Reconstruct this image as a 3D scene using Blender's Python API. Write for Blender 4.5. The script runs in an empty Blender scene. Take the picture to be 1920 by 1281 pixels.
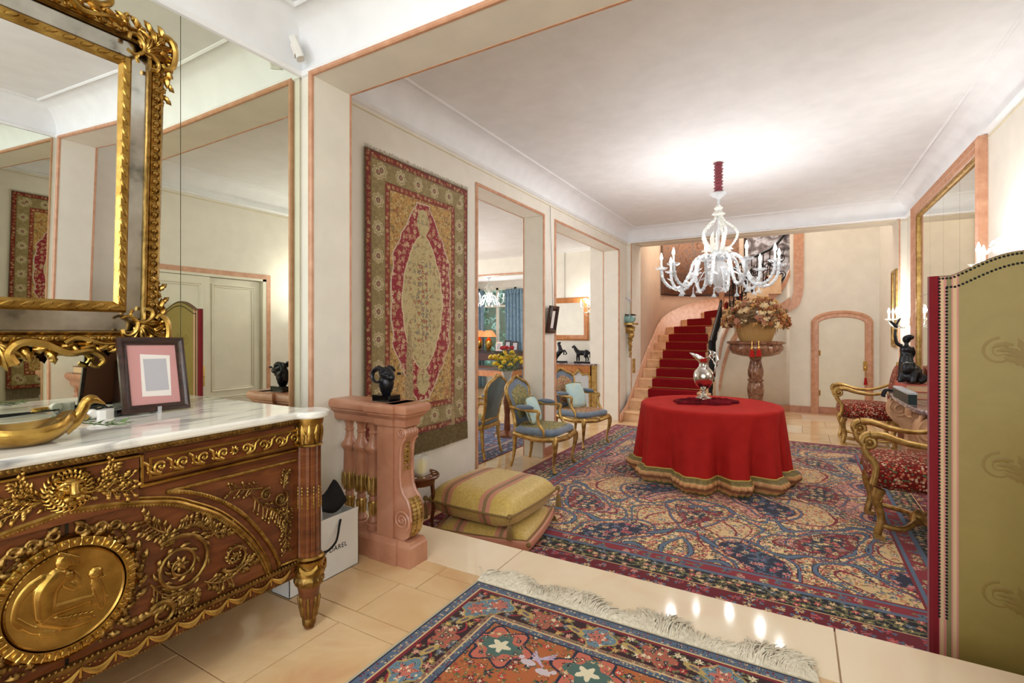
import bpy, bmesh, math, random
import numpy as np
from mathutils import Matrix, Vector
PI = math.pi
scene = bpy.context.scene
col = scene.collection

# ---------------------------------------------------------------- camera
EYE = 1.22            # lens height above the upper floor
LOW = -0.31           # sunken salon floor
FPX, HOR = 925.0, 624.0
YAW = math.radians(30)
cam_d = bpy.data.cameras.new('camera'); cam = bpy.data.objects.new('camera', cam_d); col.objects.link(cam)
cam.location = (0, 0, EYE); cam.rotation_euler = (PI/2, 0, YAW)
cam_d.sensor_width = 36; cam_d.lens = FPX/1920*36
cam_d.shift_y = -(640.5-HOR)/1920; cam_d.clip_start = .05
scene.camera = cam

# ---------------------------------------------------------------- world, added daylight fills, exposure
w = bpy.data.worlds.new('sky'); scene.world = w; w.use_nodes = True
w.node_tree.nodes['Background'].inputs[0].default_value = (.75, .88, 1, 1)
w.node_tree.nodes['Background'].inputs[1].default_value = 1.2
vs = scene.view_settings
vs.view_transform = 'Standard'; vs.look = 'None'; vs.gamma = 1; vs.exposure = 0.42; vs.use_curve_mapping = False
def area(name, loc, rot, sx, sy, power, colr):
    l = bpy.data.lights.new(name, 'AREA'); l.shape = 'RECTANGLE'; l.size = sx; l.size_y = sy
    l.energy = power; l.color = colr
    o = bpy.data.objects.new(name, l); col.objects.link(o); o.location = loc; o.rotation_euler = rot
def point(name, loc, power, colr=(1, .9, .78), r=.04):
    l = bpy.data.lights.new(name, 'POINT'); l.energy = power; l.color = colr; l.shadow_soft_size = r
    o = bpy.data.objects.new(name, l); col.objects.link(o); o.location = loc
    return o
DAY = (.93, .97, 1.0)
area('entrance_fill', (-.6, -2.5, 1.5), (PI/2, 0, 0), 2.6, 2.2, 62, DAY)            # added fill inside the unseen entrance behind the lens
area('side_room_area_fill', (-7.7, 6.2, 1.3), (PI/2, 0, -PI/2), 3.0, 2.2, 90, DAY)   # added fill for the side room, no window is built there
area('stairwell_fill', (-.9, 10.9, 5.3), (0, 0, 0), 2.6, 2.0, 75, (1, .98, .95))  # added unseen fill below the closed stairwell ceiling

# ---------------------------------------------------------------- pixel helpers (direction only; planes give the distance)
_S, _C = math.sin(YAW), math.cos(YAW)
def ray(u, v):
    a = (u-960)/FPX; b = (HOR-v)/FPX
    return Vector((-_S+_C*a, _C+_S*a, b))
def on_z(u, v, z):
    r = ray(u, v); t = (z-EYE)/r.z; return Vector((r.x*t, r.y*t, z))
def on_x(u, v, X):
    r = ray(u, v); t = X/r.x; return Vector((X, r.y*t, EYE+r.z*t))
def on_y(u, v, Y):
    r = ray(u, v); t = Y/r.y; return Vector((r.x*t, Y, EYE+r.z*t))

# ---------------------------------------------------------------- materials
def lin(r, g, b):
    f = lambda c: (c/255/12.92) if c/255 <= .04045 else ((c/255+.055)/1.055)**2.4
    return (f(r), f(g), f(b))
def new_mat(name):
    m = bpy.data.materials.new(name); m.use_nodes = True
    nt = m.node_tree; return m, nt, nt.nodes['Principled BSDF']
def noise_ramp(nt, stops, scale=5, detail=4, dist=0, vec=None, kind='noise', rough=.5, sx=(1, 1, 1)):
    tc = nt.nodes.new('ShaderNodeTexCoord'); mp = nt.nodes.new('ShaderNodeMapping')
    mp.inputs['Scale'].default_value = sx
    if nt.get('world_pos'):
        tc = nt.nodes.new('ShaderNodeNewGeometry'); nt.links.new(tc.outputs['Position'], mp.inputs['Vector'])
    else: nt.links.new(tc.outputs['Object'], mp.inputs['Vector'])
    if kind == 'noise':
        n = nt.nodes.new('ShaderNodeTexNoise'); n.inputs['Detail'].default_value = detail
        n.inputs['Distortion'].default_value = dist; n.inputs['Roughness'].default_value = rough; out = n.outputs['Fac']
    elif kind == 'voronoi':
        n = nt.nodes.new('ShaderNodeTexVoronoi'); out = n.outputs['Distance']
    elif kind == 'vcell':
        n = nt.nodes.new('ShaderNodeTexVoronoi'); out = n.outputs['Color']
    elif kind == 'wave':
        n = nt.nodes.new('ShaderNodeTexWave'); n.bands_direction = 'Z'; n.inputs['Distortion'].default_value = dist; n.inputs['Detail'].default_value = detail; out = n.outputs['Fac']
    n.inputs['Scale'].default_value = scale
    nt.links.new(mp.outputs[0], n.inputs['Vector'])
    r = nt.nodes.new('ShaderNodeValToRGB'); cr = r.color_ramp
    while len(cr.elements) > 1: cr.elements.remove(cr.elements[-1])
    cr.elements[0].position = stops[0][0]; cr.elements[0].color = (*stops[0][1], 1)
    for p, c in stops[1:]:
        e = cr.elements.new(p); e.color = (*c, 1)
    nt.links.new(out, r.inputs[0])
    return r, out
def add_bump(nt, b, scale, strength, dist=.002, detail=3, sx=(1, 1, 1), kind='noise'):
    _, o = noise_ramp(nt, [(0, (0, 0, 0)), (1, (1, 1, 1))], scale, detail, 0, sx=sx, kind=kind)
    bp = nt.nodes.new('ShaderNodeBump'); bp.inputs['Strength'].default_value = strength; bp.inputs['Distance'].default_value = dist
    nt.links.new(o, bp.inputs['Height']); nt.links.new(bp.outputs[0], b.inputs['Normal'])
MATS = {}
def plain(name, c, rough=.5, metal=0., stops=None, scale=6, detail=4, dist=0., kind='noise', sx=(1, 1, 1), bump=None, spec=.5, sheen=0, emit=None):
    m, nt, b = new_mat(name)
    if name.startswith('floor'): nt['world_pos'] = True
    b.inputs['Roughness'].default_value = rough; b.inputs['Metallic'].default_value = metal
    b.inputs['Specular IOR Level'].default_value = spec
    if sheen: b.inputs['Sheen Weight'].default_value = sheen
    if stops is None:
        k = .93; stops = [(.3, tuple(x*k for x in c)), (.7, c)]
    r, _ = noise_ramp(nt, stops, scale, detail, dist, kind=kind, sx=sx)
    nt.links.new(r.outputs[0], b.inputs['Base Color'])
    if bump: add_bump(nt, b, *bump)
    if emit:
        b.inputs['Emission Color'].default_value = (*emit[0], 1); b.inputs['Emission Strength'].default_value = emit[1]
    MATS[name] = m
    return m
L_ = lin
plain('cream_wall', L_(236, 230, 217), .55, bump=(60, .05))
plain('white_ceiling', L_(242, 243, 245), .6)
plain('peach_wall', L_(236, 206, 178), .55)
plain('pink_trim', L_(204, 150, 118), .35, stops=[(.25, L_(186, 130, 98)), (.75, L_(216, 166, 134))], scale=14, detail=8)
plain('pink_stone', L_(206, 142, 118), .3, stops=[(.2, L_(158, 102, 78)), (.5, L_(182, 126, 98)), (.8, L_(200, 148, 120))], scale=5, detail=9, dist=1.2)
plain('floor_marble', L_(232, 200, 160), .09, stops=[(.2, L_(206, 156, 112)), (.42, L_(222, 184, 136)), (.6, L_(230, 198, 152)), (.8, L_(214, 164, 124))], scale=2.6, detail=10, dist=.9, spec=.5)
plain('floor_marble_pale', L_(240, 220, 190), .08, stops=[(.2, L_(236, 204, 170)), (.5, L_(242, 222, 190)), (.8, L_(246, 230, 204))], scale=2.0, detail=9, dist=.8)
plain('floor_grout', L_(206, 172, 138), .6)
plain('white_marble', L_(232, 228, 218), .07, stops=[(.28, L_(150, 150, 150)), (.4, L_(214, 212, 206)), (.52, L_(238, 235, 226)), (.75, L_(240, 237, 228))], scale=5, detail=12, dist=2.2, sx=(2.6, .55, 1))
plain('dark_marble', L_(110, 90, 90), .08, stops=[(.25, L_(60, 42, 46)), (.5, L_(126, 104, 104)), (.7, L_(190, 176, 172))], scale=9, detail=10, dist=2.5)
plain('brown_marble', L_(120, 78, 58), .12, stops=[(.25, L_(70, 40, 30)), (.5, L_(128, 84, 62)), (.75, L_(176, 140, 112))], scale=7, detail=10, dist=2.2)
plain('mahogany', L_(140, 68, 34), .22, stops=[(.2, L_(66, 31, 15)), (.5, L_(106, 56, 28)), (.8, L_(134, 80, 42))], scale=4, detail=8, dist=1.5, sx=(1, 1, 5))
plain('dark_wood', L_(52, 30, 24), .3, stops=[(.3, L_(36, 20, 16)), (.7, L_(64, 38, 30))], scale=10, sx=(1, 1, 6))
plain('orange_wood', L_(176, 108, 54), .28, stops=[(.2, L_(134, 74, 34)), (.5, L_(180, 112, 58)), (.8, L_(206, 146, 84))], scale=6, detail=8, dist=2, sx=(6, 6, 1))
plain('gilt_bronze', L_(168, 132, 68), .32, 1., stops=[(.2, L_(92, 68, 32)), (.5, L_(160, 124, 62)), (.8, L_(198, 164, 98))], scale=34, bump=(90, .3))
plain('bright_gilt', L_(188, 150, 76), .27, 1., stops=[(.3, L_(140, 104, 46)), (.7, L_(200, 164, 88))], scale=14, bump=(70, .15))
plain('old_gilt', L_(134, 102, 56), .4, 1., stops=[(.15, L_(70, 50, 28)), (.45, L_(128, 98, 52)), (.8, L_(172, 138, 80))], scale=30, detail=6, bump=(80, .35))
plain('gilt_wood', L_(188, 152, 88), .4, .75, stops=[(.2, L_(120, 88, 44)), (.5, L_(182, 146, 82)), (.8, L_(212, 182, 122))], scale=18, bump=(60, .25))
plain('black_bronze', L_(26, 26, 28), .3, .5, stops=[(.3, L_(16, 16, 18)), (.7, L_(44, 44, 50))], scale=20, bump=(40, .3))
plain('black_gloss', L_(14, 14, 15), .12)
plain('iron', L_(24, 24, 27), .4, .6)
plain('red_cloth', L_(172, 33, 29), .8, stops=[(.3, L_(166, 30, 26)), (.7, L_(178, 36, 31))], scale=8, spec=.15, bump=(400, .1))
plain('red_runner', L_(132, 18, 26), .9, stops=[(.3, L_(118, 14, 22)), (.7, L_(146, 24, 30))], scale=60, spec=.1)
plain('red_velvet', L_(100, 12, 22), .85, stops=[(.3, L_(60, 6, 14)), (.7, L_(120, 18, 28))], scale=14, spec=.1, bump=(60, .3))
plain('sleeve_velvet', L_(120, 26, 42), .6, sheen=.4)
plain('gold_silk', L_(206, 176, 92), .45, stops=[(.3, L_(190, 156, 72)), (.55, L_(210, 180, 98)), (.75, L_(222, 196, 122))], scale=40, detail=6, dist=2, bump=(220, .15), sheen=.2)
plain('cord', L_(140, 110, 62), .7, bump=(300, .5))
plain('pink_silk', L_(206, 142, 116), .5)
plain('taupe_silk', L_(150, 120, 84), .5)
plain('blue_velvet', L_(96, 112, 132), .7, stops=[(.3, L_(82, 98, 118)), (.7, L_(112, 128, 146))], scale=9, sheen=.4)
plain('teal_velvet', L_(46, 74, 84), .7, stops=[(.3, L_(30, 54, 62)), (.7, L_(62, 94, 104))], scale=6, sheen=.4)
plain('blue_damask', L_(176, 206, 208), .6, stops=[(.35, L_(176, 208, 214)), (.6, L_(190, 214, 208)), (.7, L_(214, 206, 160)), (.78, L_(206, 140, 130))], scale=14, detail=3, dist=1.5)
def tapestry_cloth(name, ground, cols, scale):
    m, nt, b = new_mat(name); b.inputs['Roughness'].default_value = .85; b.inputs['Specular IOR Level'].default_value = .2
    n = len(cols); st = [(0, cols[0])]
    for i in range(1, n): st.append((i/n, cols[i]))
    r, _ = noise_ramp(nt, st, scale, kind='vcell'); r.color_ramp.interpolation = 'CONSTANT'
    r2, _ = noise_ramp(nt, [(.50, (0, 0, 0)), (.56, (1, 1, 1))], scale, kind='voronoi')
    mx = nt.nodes.new('ShaderNodeMixRGB'); nt.links.new(r2.outputs[0], mx.inputs[0]); nt.links.new(r.outputs[0], mx.inputs[1])
    mx.inputs[2].default_value = (*ground, 1)
    nt.links.new(mx.outputs[0], b.inputs['Base Color']); add_bump(nt, b, scale*6, .3)
    MATS[name] = m
tapestry_cloth('needlepoint_red', L_(112, 26, 22), [L_(126, 30, 26), L_(196, 120, 90), L_(206, 180, 150), L_(112, 26, 22), L_(90, 104, 70), L_(170, 60, 44), L_(112, 26, 22)], 62)
tapestry_cloth('needlepoint_olive', L_(142, 134, 92), [L_(168, 156, 104), L_(120, 120, 84), L_(190, 176, 128), L_(104, 110, 98), L_(176, 150, 84), L_(136, 130, 96)], 55)
tapestry_cloth('needlepoint_rose', L_(176, 140, 112), [L_(196, 160, 120), L_(170, 90, 76), L_(120, 120, 84), L_(206, 176, 130), L_(150, 110, 96)], 55)
plain('silver', L_(205, 200, 192), .16, 1., bump=(60, .35))
plain('brass', L_(206, 166, 92), .22, 1.)
plain('white_paper', L_(240, 240, 240), .6)
plain('black_cloth', L_(16, 16, 22), .8)
plain('white_paint', L_(232, 226, 206), .4)
plain('white_plastic', L_(228, 226, 220), .35)
plain('grey_grille', L_(190, 192, 196), .5)
plain('photo_mat', L_(206, 150, 148), .7)
plain('photo_card', L_(238, 230, 224), .7)
plain('photo_grey', L_(186, 184, 190), .5)
plain('candle', L_(240, 236, 222), .5)
plain('leaf_green', L_(84, 112, 62), .5, stops=[(.3, L_(60, 90, 46)), (.7, L_(112, 140, 84))], scale=20)
plain('yellow_flower', L_(216, 184, 40), .6)
plain('red_flower', L_(170, 22, 40), .6)
for i, cc in enumerate([(196, 146, 84), (150, 88, 44), (222, 196, 150), (176, 118, 92), (120, 92, 60), (206, 164, 108)]):
    plain('dried_%d' % i, L_(*cc), .8)
plain('wicker', L_(186, 142, 78), .6, kind='wave', scale=60, stops=[(.2, L_(140, 96, 46)), (.8, L_(206, 166, 100))], sx=(0, 0, 1), bump=(120, .4))
plain('turquoise_glaze', L_(130, 172, 166), .2, stops=[(.3, L_(112, 156, 152)), (.7, L_(150, 188, 180))], scale=18)
plain('lilac_petal', L_(206, 196, 214), .6)
plain('blue_curtain', L_(134, 162, 182), .7, stops=[(.3, L_(116, 148, 172)), (.7, L_(150, 176, 192))], scale=14)
plain('peach_shade', L_(222, 140, 92), .7, emit=(L_(240, 150, 90), .5))
plain('wood_shelf', L_(92, 52, 36), .3)
plain('green_box', L_(30, 52, 52), .35)
plain('red_book', L_(196, 96, 80), .55)
plain('book_pages', L_(216, 180, 140), .7, kind='wave', scale=90, sx=(0, 0, 1), stops=[(.2, L_(196, 156, 116)), (.8, L_(226, 196, 160))])
plain('screen_velvet', L_(122, 16, 28), .8, sheen=.4, scale=30, bump=(90, .3), spec=.2)
plain('leather_brown', L_(104, 58, 36), .5)
plain('hedge', L_(70, 130, 90), .8, stops=[(.3, L_(40, 92, 56)), (.5, L_(90, 150, 110)), (.7, L_(180, 214, 196))], scale=9, kind='voronoi')
plain('amber_glass', L_(214, 190, 84), .1, emit=(L_(230, 200, 90), .25))
plain('dull_gold_wall', L_(220, 206, 170), .5)
plain('antique_mirror', L_(150, 150, 140), .16, 1., stops=[(.25, L_(110, 110, 102)), (.45, L_(190, 190, 182)), (.8, L_(224, 224, 218))], scale=12, detail=10)
def mirror_mat(name, c, r=.0):
    m, nt, b = new_mat(name); b.inputs['Metallic'].default_value = 1; b.inputs['Roughness'].default_value = r
    b.inputs['Base Color'].default_value = (*c, 1); MATS[name] = m
mirror_mat('wall_mirror', (.80, .82, .70)); mirror_mat('clear_mirror', (.88, .9, .9)); mirror_mat('warm_mirror', (.78, .76, .66))
def glass_mat(name, c, trans=.75, rough=.05):
    m, nt, b = new_mat(name); out = nt.nodes['Material Output']
    b.inputs['Base Color'].default_value = (*c, 1); b.inputs['Roughness'].default_value = rough; b.inputs['Specular IOR Level'].default_value = .8
    t = nt.nodes.new('ShaderNodeBsdfTransparent'); t.inputs[0].default_value = (.97, .98, 1, 1)
    mx = nt.nodes.new('ShaderNodeMixShader'); mx.inputs[0].default_value = 1-trans
    nt.links.new(t.outputs[0], mx.inputs[1]); nt.links.new(b.outputs[0], mx.inputs[2]); nt.links.new(mx.outputs[0], out.inputs[0]); MATS[name] = m
glass_mat('crystal', (.66, .68, .68), .6, .05); glass_mat('window_glass', (.9, .95, .95), .92, .02); glass_mat('clear_acrylic', (.95, .95, .95), .7); glass_mat('pearl_glass', (.74, .73, .66), .42, .1)
def bulb_mat(name, c, s):
    m, nt, b = new_mat(name); b.inputs['Emission Color'].default_value = (*c, 1); b.inputs['Emission Strength'].default_value = s; MATS[name] = m
bulb_mat('bulb', (1, .95, .88), 14)
def color_attr_mat(name, rough=.9, bump=500, sheen=.15):
    m, nt, b = new_mat(name); a = nt.nodes.new('ShaderNodeVertexColor'); a.layer_name = 'weave'
    r, _ = noise_ramp(nt, [(.25, (.78, .78, .78)), (.75, (1.1, 1.1, 1.1))], bump, 2)
    mx = nt.nodes.new('ShaderNodeMixRGB'); mx.blend_type = 'MULTIPLY'; mx.inputs[0].default_value = .8
    nt.links.new(a.outputs[0], mx.inputs[1]); nt.links.new(r.outputs[0], mx.inputs[2])
    nt.links.new(mx.outputs[0], b.inputs['Base Color']); b.inputs['Roughness'].default_value = rough
    b.inputs['Specular IOR Level'].default_value = .15; b.inputs['Sheen Weight'].default_value = sheen
    add_bump(nt, b, bump, .25); MATS[name] = m
color_attr_mat('woven_pile'); color_attr_mat('woven_silk', .7, 400, .3)

# ---------------------------------------------------------------- mesh builder
def MY(loc=(0, 0, 0), rz=0, s=1): return Matrix.Translation(loc) @ Matrix.Rotation(rz, 4, 'Z') @ Matrix.Diagonal((s, s, s, 1))
class MB:
    def __init__(s): s.v = []; s.f = []
    def add(s, vs, fs, M=None):
        k = len(s.v)
        if M is not None: vs = [tuple(M @ Vector(p)) for p in vs]
        s.v.extend([tuple(p) for p in vs]); s.f.extend([tuple(i+k for i in f) for f in fs]); return s
    def bb(s, x0, x1, y0, y1, z0, z1, M=None, ch=0):
        if ch:
            pr = [(x0+ch, y0), (x1-ch, y0), (x1, y0+ch), (x1, y1-ch), (x1-ch, y1), (x0+ch, y1), (x0, y1-ch), (x0, y0+ch)]
            return s.prism(pr, z0, z1, M)
        v = [(x, y, z) for z in (z0, z1) for y in (y0, y1) for x in (x0, x1)]
        return s.add(v, [(0, 2, 3, 1), (4, 5, 7, 6), (0, 1, 5, 4), (1, 3, 7, 5), (3, 2, 6, 7), (2, 0, 4, 6)], M)
    def box(s, c, d, M=None): return s.bb(c[0]-d[0]/2, c[0]+d[0]/2, c[1]-d[1]/2, c[1]+d[1]/2, c[2]-d[2]/2, c[2]+d[2]/2, M)
    def prism(s, poly, z0, z1, M=None):
        n = len(poly); v = [(x, y, z0) for x, y in poly]+[(x, y, z1) for x, y in poly]
        f = [tuple(range(n-1, -1, -1)), tuple(range(n, 2*n))]+[(i, (i+1) % n, n+(i+1) % n, n+i) for i in range(n)]
        return s.add(v, f, M)
    def lathe(s, prof, n=24, M=None, a0=0, a1=2*PI, mod=None):
        full = abs(a1-a0-2*PI) < 1e-6; m = n if full else n+1; v = []
        for r, z in prof:
            for i in range(m):
                a = a0+(a1-a0)*i/n; rr = r*(mod(a, z) if mod else 1); v.append((rr*math.cos(a), rr*math.sin(a), z))
        f = []
        for j in range(len(prof)-1):
            for i in range(n):
                i2 = (i+1) % m; f.append((j*m+i, j*m+i2, (j+1)*m+i2, (j+1)*m+i))
        if full:
            if prof[0][0] > 1e-5: f.append(tuple(range(m-1, -1, -1)))
            if prof[-1][0] > 1e-5: f.append(tuple((len(prof)-1)*m+i for i in range(m)))
        return s.add(v, f, M)
    def tube(s, path, r, n=8, closed=False, M=None, flat=1.0, nrm=None):
        P = [Vector(p) for p in path]; N = len(P)
        if N < 2: return s
        R = r if isinstance(r, (list, tuple)) else [r]*N
        v = []; prev = None
        for i in range(N):
            t = (P[(i+1) % N]-P[i-1]) if closed else (P[min(i+1, N-1)]-P[max(i-1, 0)])
            if t.length < 1e-9: t = Vector((0, 0, 1))
            t.normalize()
            if nrm is not None: a = Vector(nrm)
            else: a = prev if prev is not None else (Vector((0, 0, 1)) if abs(t.z) < .9 else Vector((1, 0, 0)))
            a = a-t*a.dot(t)
            if a.length < 1e-6: a = t.orthogonal()
            a.normalize(); b = t.cross(a); prev = a
            for k in range(n):
                an = 2*PI*k/n; v.append(P[i]+a*(R[i]*flat*math.cos(an))+b*(R[i]*math.sin(an)))
        f = []
        for i in range(N if closed else N-1):
            j = (i+1) % N
            for k in range(n): f.append((i*n+k, i*n+(k+1) % n, j*n+(k+1) % n, j*n+k))
        if not closed: f += [tuple(range(n-1, -1, -1)), tuple((N-1)*n+k for k in range(n))]
        return s.add(v, f, M)
    def sweep(s, path, prof, closed=False, up=(0, 0, 1), M=None):
        # prof: (side, up) pairs; side = right of travel
        P = [Vector(p) for p in path]; N = len(P); U = Vector(up).normalized(); v = []; k = len(prof)
        for i in range(N):
            if closed: d0 = P[i]-P[i-1]; d1 = P[(i+1) % N]-P[i]
            else: d0 = P[i]-P[max(i-1, 0)] if i else P[1]-P[0]; d1 = P[min(i+1, N-1)]-P[i] if i < N-1 else d0
            s0 = d0.cross(U).normalized(); s1 = d1.cross(U).normalized(); sd = s0+s1
            sd = sd/max(sd.dot(s0), .2)
            for a, b in prof: v.append(P[i]+sd*a+U*b)
        f = []
        for i in range(N if closed else N-1):
            j = (i+1) % N
            for q in range(k): f.append((i*k+q, i*k+(q+1) % k, j*k+(q+1) % k, j*k+q))
        if not closed: f += [tuple(range(k-1, -1, -1)), tuple((N-1)*k+q for q in range(k))]
        return s.add(v, f, M)
    def ell(s, c, r, n=8, M=None, R=None):
        if not isinstance(r, (tuple, list)): r = (r, r, r)
        m = max(3, n//2); v = []; f = []
        T = Matrix.Translation(c) @ (R if R is not None else Matrix.Identity(4)) @ Matrix.Diagonal((*r, 1))
        if M is not None: T = M @ T
        v.append((0, 0, -1))
        for j in range(1, m):
            ph = -PI/2+PI*j/m
            for i in range(n): v.append((math.cos(ph)*math.cos(2*PI*i/n), math.cos(ph)*math.sin(2*PI*i/n), math.sin(ph)))
        v.append((0, 0, 1)); e = len(v)-1
        for i in range(n):
            f.append((0, 1+(i+1) % n, 1+i)); f.append((e, 1+(m-2)*n+i, 1+(m-2)*n+(i+1) % n))
        for j in range(m-2):
            for i in range(n): f.append((1+j*n+i, 1+j*n+(i+1) % n, 1+(j+1)*n+(i+1) % n, 1+(j+1)*n+i))
        return s.add(v, f, T)
    def leaf(s, base, ang, L, W, lobes=4, c0=0., bulge=.01, bend=0., M=None, n=10, cut=.35):
        # acanthus-like leaf lying in the local XY plane, relief along Z
        v = []; x, y = base; a = ang
        for i in range(n+1):
            t = i/n; w = W*(math.sin(PI*min(1, .12+.88*t))**.7)*(1-cut*abs(math.sin(lobes*PI*t)))
            if i == n: w = W*.05
            dx, dy = math.cos(a), math.sin(a); nx, ny = -dy, dx; h = c0+bulge*math.sin(PI*t)**.7
            for q, zz in ((-1, 0), (-.55, .75), (0, 1), (.55, .75), (1, 0)):
                v.append((x+nx*w*q, y+ny*w*q, c0+(h-c0)*zz+.002))
            x += dx*L/n; y += dy*L/n; a += bend/n
        f = [(i*5+q, (i+1)*5+q, (i+1)*5+q+1, i*5+q+1) for i in range(n) for q in range(4)]
        return s.add(v, f, M)
    def grid(s, fn, nu, nv, M=None, cu=False, cv=False):
        mu = nu if cu else nu+1; mv = nv if cv else nv+1
        v = [fn(i/nu, j/nv) for j in range(mv) for i in range(mu)]
        f = [(j*mu+i, j*mu+(i+1) % mu, ((j+1) % mv)*mu+(i+1) % mu, ((j+1) % mv)*mu+i) for j in range(nv) for i in range(nu)]
        return s.add(v, f, M)
    def build(s, name, mat, parent=None, smooth=True, world=False, ang=40):
        me = bpy.data.meshes.new(name); v = s.v
        if world and parent is not None:
            q = Vector(); w_ = parent
            while w_ is not None: q = q+w_.location; w_ = w_.parent
            v = [(p[0]-q.x, p[1]-q.y, p[2]-q.z) for p in v]
        me.from_pydata(v, [], s.f); me.validate(); bm = bmesh.new(); bm.from_mesh(me); bmesh.ops.recalc_face_normals(bm, faces=bm.faces); bm.to_mesh(me); bm.free()
        me.materials.append(MATS[mat] if isinstance(mat, str) else mat)
        if smooth:
            me.polygons.foreach_set('use_smooth', [True]*len(me.polygons)); me.set_sharp_from_angle(angle=math.radians(ang))
        o = bpy.data.objects.new(name, me); col.objects.link(o); o.parent = parent
        return o
def tag(o, label=None, cat=None, group=None, kind=None):
    if label: o['label'] = label
    if cat: o['category'] = cat
    if group: o['group'] = group
    if kind: o['kind'] = kind
    return o
def thing(name, label, cat, loc=(0, 0, 0), rz=0, group=None):
    o = bpy.data.objects.new(name, None); col.objects.link(o); o.location = loc; o.rotation_euler = (0, 0, rz); o.empty_display_size = .1
    return tag(o, label, cat, group)
def struct(name, mb, mat, smooth=False): return tag(mb.build(name, mat, smooth=smooth), kind='structure')
def copy_tree(o, parent=None):
    c = o.copy(); col.objects.link(c); c.parent = parent
    for ch in list(o.children): copy_tree(ch, c)
    return c
def fuse(o, vox, smooth=2):
    m = o.modifiers.new('fuse', 'REMESH'); m.mode = 'VOXEL'; m.voxel_size = vox; m.use_smooth_shade = True
    if smooth:
        k = o.modifiers.new('soften', 'SMOOTH'); k.factor = .5; k.iterations = smooth
    return o
def spiral(cx, cy, r0, r1, a0, turns, n=28, z=0):
    return [(cx+(r0+(r1-r0)*(i/n)**.8)*math.cos(a0+2*PI*turns*i/n), cy+(r0+(r1-r0)*(i/n)**.8)*math.sin(a0+2*PI*turns*i/n), z) for i in range(n+1)]
def arc(cx, cy, r, a0, a1, n=16, z=0, ry=None):
    return [(cx+r*math.cos(a0+(a1-a0)*i/n), cy+(ry or r)*math.sin(a0+(a1-a0)*i/n), z) for i in range(n+1)]
def smooth_path(pts, n=6):
    P = [Vector(p) for p in pts]; out = []
    for i in range(len(P)-1):
        p0, p1, p2, p3 = P[max(i-1, 0)], P[i], P[i+1], P[min(i+2, len(P)-1)]
        for k in range(n):
            t = k/n; out.append(.5*((2*p1)+(p2-p0)*t+(2*p0-5*p1+4*p2-p3)*t*t+(3*p1-p0-3*p2+p3)*t**3))
    out.append(P[-1]); return out
def beads(mb, path, r, gap, M=None, n=6, flat=None):
    P = [Vector(p) for p in path]; d = 0; nxt = gap/2
    for i in range(len(P)-1):
        seg = (P[i+1]-P[i]); l = seg.length
        while l > 0 and nxt <= d+l:
            mb.ell(tuple(P[i]+seg*((nxt-d)/l)), r if flat is None else flat, n, M); nxt += gap
        d += l
def taper(n, a, b): return [a+(b-a)*i/(n-1) for i in range(n)]
# ================================================================ ROOM SHELL
XM, XF, YC0, YC1, XRL, XRR, SOF = -2.40, 1.24, 1.806, 2.058, -2.304, 1.144, 2.635
XT, XTI, XR, YB = -2.684, -2.945, 1.351, 8.858
COR, CEI, COVE = 2.863, 3.09, .20          # salon cornice, ceiling, cove offset
YBW = 10.95                                # wall with the arched door
def cove(name, x0, x1, y0, y1, z0, z1, off, mat='white_ceiling'):
    mb = MB(); n = 8; rings = []
    for k in range(n+1):
        th = PI/2*k/n; o = off*(1-math.cos(th)); z = z0+(z1-z0)*math.sin(th); rings.append((o, z))
    v = []; f = []
    for o, z in rings: v += [(x0+o, y0+o, z), (x1-o, y0+o, z), (x1-o, y1-o, z), (x0+o, y1-o, z)]
    for k in range(n):
        for i in range(4): f.append((k*4+i, k*4+(i+1) % 4, (k+1)*4+(i+1) % 4, (k+1)*4+i))
    mb.add(v, f)
    o = struct(name, mb, mat, True)
    return o
def ring_strip(x0, x1, y0, y1, prof):
    return MB().sweep([(x0, y0, 0), (x0, y1, 0), (x1, y1, 0), (x1, y0, 0)], prof, True)
# --- floors with real tiles
def tiles(parent, x0, x1, y0, y1, sx, sy, z, mat_a, mat_b, seed, off=0, g=.003, th=.02):
    rnd = random.Random(seed); cache = {}
    ys = y0; r = 0
    while ys < y1-.02:
        ye = min(ys+sy, y1); xs = x0-(off if r % 2 else 0)
        while xs < x1-.02:
            a, b = max(xs, x0), min(xs+sx, x1)
            if b-a > .03:
                key = (round(b-a, 3), round(ye-ys, 3), rnd.random() < .12)
                if key not in cache:
                    w, h = key[0]/2-g/2, key[1]/2-g/2; mb = MB(); e = .002
                    mb.add([(-w, -h, 0), (w, -h, 0), (w, h, 0), (-w, h, 0), (-w+e, -h+e, th), (w-e, -h+e, th), (w-e, h-e, th), (-w+e, h-e, th)],
                           [(3, 2, 1, 0), (4, 5, 6, 7), (0, 1, 5, 4), (1, 2, 6, 5), (2, 3, 7, 6), (3, 0, 4, 7)])
                    o = mb.build('floor_tile', mat_b if key[2] else mat_a, smooth=False); cache[key] = o
                else:
                    o = cache[key].copy(); col.objects.link(o)
                o.parent = parent; o.location = ((a+b)/2, (ys+ye)/2, z-th)
            xs += sx
        ys = ye; r += 1
fl = struct('floor_upper', MB().bb(XM-.3, XF+.3, -2.7, YC1, -.3, -.012).bb(XT, XR, YC1, 2.425, -.3, -.012), 'floor_grout')
tiles(fl, XM, XF, -2.6, 1.53, .73, .4486, 0, 'floor_marble', 'floor_marble_pale', 1, .36)
tiles(fl, XM, XF, 1.53, YC0, .73, .45, 0, 'floor_marble', 'floor_marble', 2, .36)
tiles(fl, XRL, XRR, YC0, 1.97, .73, .45, 0, 'floor_marble', 'floor_marble', 3, .2)
tiles(fl, XRL, XRR, 1.97, YC1, .73, .45, 0, 'floor_marble', 'floor_marble', 3, .2)
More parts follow.
